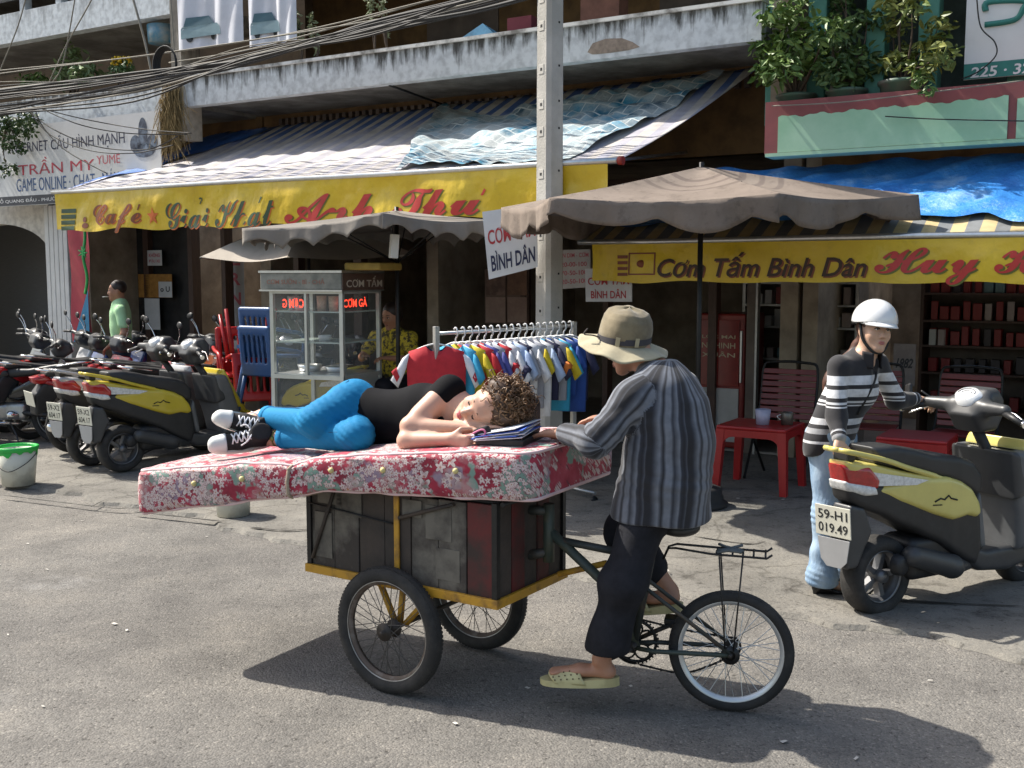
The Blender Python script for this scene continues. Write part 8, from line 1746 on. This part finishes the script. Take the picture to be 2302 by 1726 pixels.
def px_clumps(lst, out): return [fq(x, y, out + LR.uniform(-.18, .22)) for x, y in lst]
shrub('potted_tree', 'leafy potted tree spilling over the end of the green balcony', fac(fpx(1790, 230, .98)[0], .98, 2.962), px_clumps([(1720, 100), (1735, 140), (1760, 60), (1770, 110), (1790, 20), (1800, 140), (1820, 80), (1745, 30), (1840, 120), (1780, -40), (1860, 60), (1730, 160), (1760, 150)], 1.2), m_leaf, .085, .15, 75, (.13, .16, .11), GT)
shrub('potted_tree', 'dark leafy potted tree between the first and second green columns', fac(fpx(1905, 215, .98)[0], 1.0, 2.962), px_clumps([(1880, 150), (1900, 60), (1930, 120), (1915, 160), (1870, 90), (1890, 0), (1950, 40), (1955, 150), (1900, -40), (1865, 170), (1930, 175)], 1.05), m_leaf2, .085, .15, 70, (.12, .14, .10), GT)
shrub('potted_tree', 'leafy potted tree with yellowing leaves between the second and third green columns', fac(fpx(2030, 205, .98)[0], 1.0, 2.962), px_clumps([(2010, 60), (2030, 120), (2050, 20), (2060, 140), (2005, 140), (2090, 100), (2040, -30), (2110, 60), (2075, 150), (2120, 120), (2000, 10)], 1.05), leaf_mat('leaf_olive', (.06, .12, .02), (.22, .22, .05)), .085, .17, 55, (.11, .13, .10), GT)
shrub('potted_tree', 'small weed growing out of the pink band', fac(fpx(2060, 190, 1.15)[0], 1.18, 3.112), px_clumps([(2070, 170), (2080, 205), (2060, 180)], 1.27), m_leaf, .06, None, 22, (.06, .05, .05), GT)
GL = 'plants on the white balcony'
def bal(px, out=.95): return fac(fpx(px, 150, out)[0], out, 3.785)
shrub('potted_plant', 'tall pale green potted plant on the white balcony', bal(165), px_clumps([(150, 150), (165, 120), (180, 165), (140, 170), (200, 160)], .95), leaf_mat('leaf_pale', (.10, .17, .06), (.24, .30, .13)), .11, .12, 60, (.12, .12, .14), GL)
yf = shrub('potted_plant', 'bushy potted plant with yellow flowers on the white balcony', bal(272), px_clumps([(260, 155), (285, 150), (272, 140)], .95), m_leaf2, .06, .12, 70, (.10, .10, .06), GL)
t = MB()
for k in range(60): c = fq(LR.uniform(250, 295), LR.uniform(128, 148), .95 + LR.uniform(-.02, .14)); t.ball(c, LR.uniform(.012, .022), 4)
t.build('flowers', M('flower_yellow', (.65, .42, .01), rough=.6), yf, True)
shrub('potted_plant', 'low green pot plant at the end of the white balcony rail', bal(75), px_clumps([(60, 178), (85, 172), (75, 185)], .95), m_leaf, .07, .1, 60, (.12, .1, .06), GL)
shrub('potted_plant', 'leafy vine trailing over the game shop board', fac(-7.0, 1.38, 3.6), px_clumps([(10, 270), (30, 290), (50, 265), (70, 270), (20, 320), (35, 330), (5, 350), (15, 380), (0, 300), (60, 290), (8, 400)], 1.42), m_leaf2, .07, None, 75, (.14, .06, .10), GL)
t = MB(); c = fq(397, 215, 1.24)
for k in range(420): x = LR.gauss(0, .085); L_ = LR.uniform(.25, .75); p0 = c + FE * x * .7 + FN * LR.uniform(0, .09) + V3(0, 0, LR.uniform(-.1, .22)); t.tube([p0, p0 + FE * LR.gauss(0, .05) + FN * .05 + V3(0, 0, -L_ * .5), p0 + FE * (x * .6 + LR.gauss(0, .06)) + FN * .04 - V3(0, 0, L_)], .0028, 3, False)
o = thing('dry_grass_clump', 'dry yellow grass hanging from the corner pier beside the game shop board', 'grass', c); t.build('blades', m_dry, o, True)
GW = 'flowering weeds on the balcony edge'
for i, (x, y, lb) in enumerate(((670, 60, 'spiky flowering weed beside the narrower cloth banner'), (705, 70, 'short flowering weed to the pole side of the narrower cloth banner'), (835, 25, 'tall flowering weed growing on the balcony edge above the cables'), (862, 35, 'short flowering weed beside the tall one on the balcony edge'))):
    b0 = fq(x + 8, 150 - (x - 660) * .12, 1.2); b0.z = 3.935; shrub('weed', lb, b0, [fq(x, y, 1.2), fq(x + 6, y + 30, 1.2), fq(x - 5, y - 25, 1.2)], leaf_mat('weed_leaf', (.16, .20, .08), (.36, .38, .24)), .05, None, 34, (.035, .03, .09), GW)
# odds and ends on the balconies
t = MB(); c = fq(365, 78, 1.0); t.lathe([(.001, -.1), (.16, -.1), (.17, .1), (.001, .1)], 20, Matrix.Translation(c)); o = t.build('paint_tin', M('tin_blue', (.04, .24, .38), rough=.4, col2=(.3, .35, .35), scale=6)); tag(o, 'large blue tin standing on the corner pier', 'tin'); o.location.z -= 0
t = MB(); a, b_, c_ = fq(1030, 90, 1.05), fq(1118, 82, 1.05), fq(1085, 52, 1.0); t.add([a, b_, c_, a - FN * .3, b_ - FN * .3], [(0, 1, 2), (3, 2, 4), (0, 2, 3), (1, 4, 2)]); o = t.build('plastic_sheet', M('sheet_bluewhite', (.12, .34, .50), rough=.5, var=.4, scale=5)); tag(o, 'small peaked blue plastic sheet propped on the stained balcony slab', 'sheet')
t = MB(); s_, z_ = fpx(1165, 70, 1.0); fbox(t, s_ - .12, s_ + .14, .8, 1.0, 3.94, 4.12); o = t.build('cloth_bundle', M('cloth_maroon', (.14, .03, .04), rough=.9)); tag(o, 'maroon bundle behind the pole on the stained balcony slab', 'bundle')
t = MB(); s_, z_ = fpx(1352, 35, .6); fbox(t, s_ - .22, s_ + .18, .4, .6, 3.82, 4.3); o = t.build('wooden_crate', M('crate_brown', (.20, .09, .06), rough=.85, var=.3)); tag(o, 'brown crate standing on the stained balcony slab right of the pole', 'crate')
# ---------------------------------------------------------------- overhead cables
m_cab = M('cable_black', (.018, .017, .016), rough=.7); m_cab2 = M('cable_grey', (.22, .20, .16), rough=.75, var=.2); GCb = 'overhead cables'; CR = random.Random(8)
def cable(pts, out, r, mat, label, jit=3):
    P_ = []
    for x, y in pts: s, z = fpx(x, y + CR.uniform(-jit, jit), out); P_.append(fac(s, out, z))
    t = MB(); t.tube(bez(P_, 8), r, 6); o = t.build('cable', mat); tag(o, label, 'cable', GCb); return o
for k in range(20):
    y0 = 192 + k * 3.4; o_ = 2.15 + CR.uniform(-.5, .5); dy = CR.uniform(-16, 16); y0 += CR.uniform(-8, 8); mt = m_cab if k % 5 else m_cab2
    cable([(-160, y0 + 20), (0, y0), (300, y0 - 26 - k * 1.2 + dy), (560, y0 - 72 - k * 2.6 - dy * .6), (830, y0 - 122 - k * 4 + dy * .8), (1060, y0 - 168 - k * 5.2), (1270, y0 - 222 - k * 6)], o_, CR.choice([.005, .007, .009, .013]), mt, 'thick cable in the tangled bundle crossing below the white balcony' if mt is m_cab else 'pale sagging cable in the bundle crossing below the white balcony', 4)
for k, pts in enumerate(([(-100, 185), (0, 165), (340, 122), (700, 68), (1000, 15), (1150, -20)], [(-100, 172), (0, 158), (300, 128), (640, 78), (960, 2), (1060, -20)], [(380, 140), (560, 110), (760, 60), (1000, -10)])): cable(pts, 2.0 - .1 * k, .007, m_cab2, 'thin single pale wire strung above the tangled cable bundle', 1)
for k, pts in enumerate(([(60, 240), (110, 300), (200, 338), (300, 345), (390, 325)], [(50, 236), (120, 290), (220, 330), (330, 335), (400, 305)], [(90, 242), (180, 280), (290, 300), (420, 302)], [(70, 238), (190, 268), (320, 290), (430, 300)], [(80, 250), (100, 290), (150, 340), (240, 390)])): cable(pts, 1.55 + .03 * k, .0065, m_cab, 'dark wire drooping across the game shop board', 1)
for k, pts in enumerate(([(110, 186), (150, 100), (205, 0), (220, -40)], [(118, 186), (142, 140), (168, 0), (172, -40)], [(0, 160), (40, 60), (62, -20)], [(340, 160), (325, 90), (300, 0), (292, -30)], [(392, 130), (388, 60), (382, -20)])): cable(pts, 1.7, .008 if k != 3 else .013, m_cab2, 'slanting pale guy wire in front of the upper balcony bands', 1)
t = MB(); c = fq(378, 145, 2.1)
for k in range(5): t.tube([c + FE * (.125 + .01 * k) * math.cos(a) + FN * (.012 * k) + V3(0, 0, (.15 + .006 * k) * math.sin(a)) for a in [2 * math.pi * i / 24 for i in range(24)]], .009, 6, closed=True)
o = t.build('cable_coil', m_cab); tag(o, 'black coil of spare cable hanging from the bundle by the corner pier', 'cable coil')
for k, pts in enumerate(([(1735, 238), (1900, 228), (2100, 205), (2300, 180)], [(1990, 262), (2110, 268), (2302, 272)], [(2196, 0), (2205, 60), (2236, 95), (2238, 125), (2200, 160), (2160, 178)])): cable(pts, 1.28 if k < 2 else 1.06, .005, m_cab2 if k == 0 else m_cab, ['pale wire lying along the top of the pink band', 'thin wire sagging across the mint green panel', 'thin black wire dangling over the white board with house numbers'][k], 1)
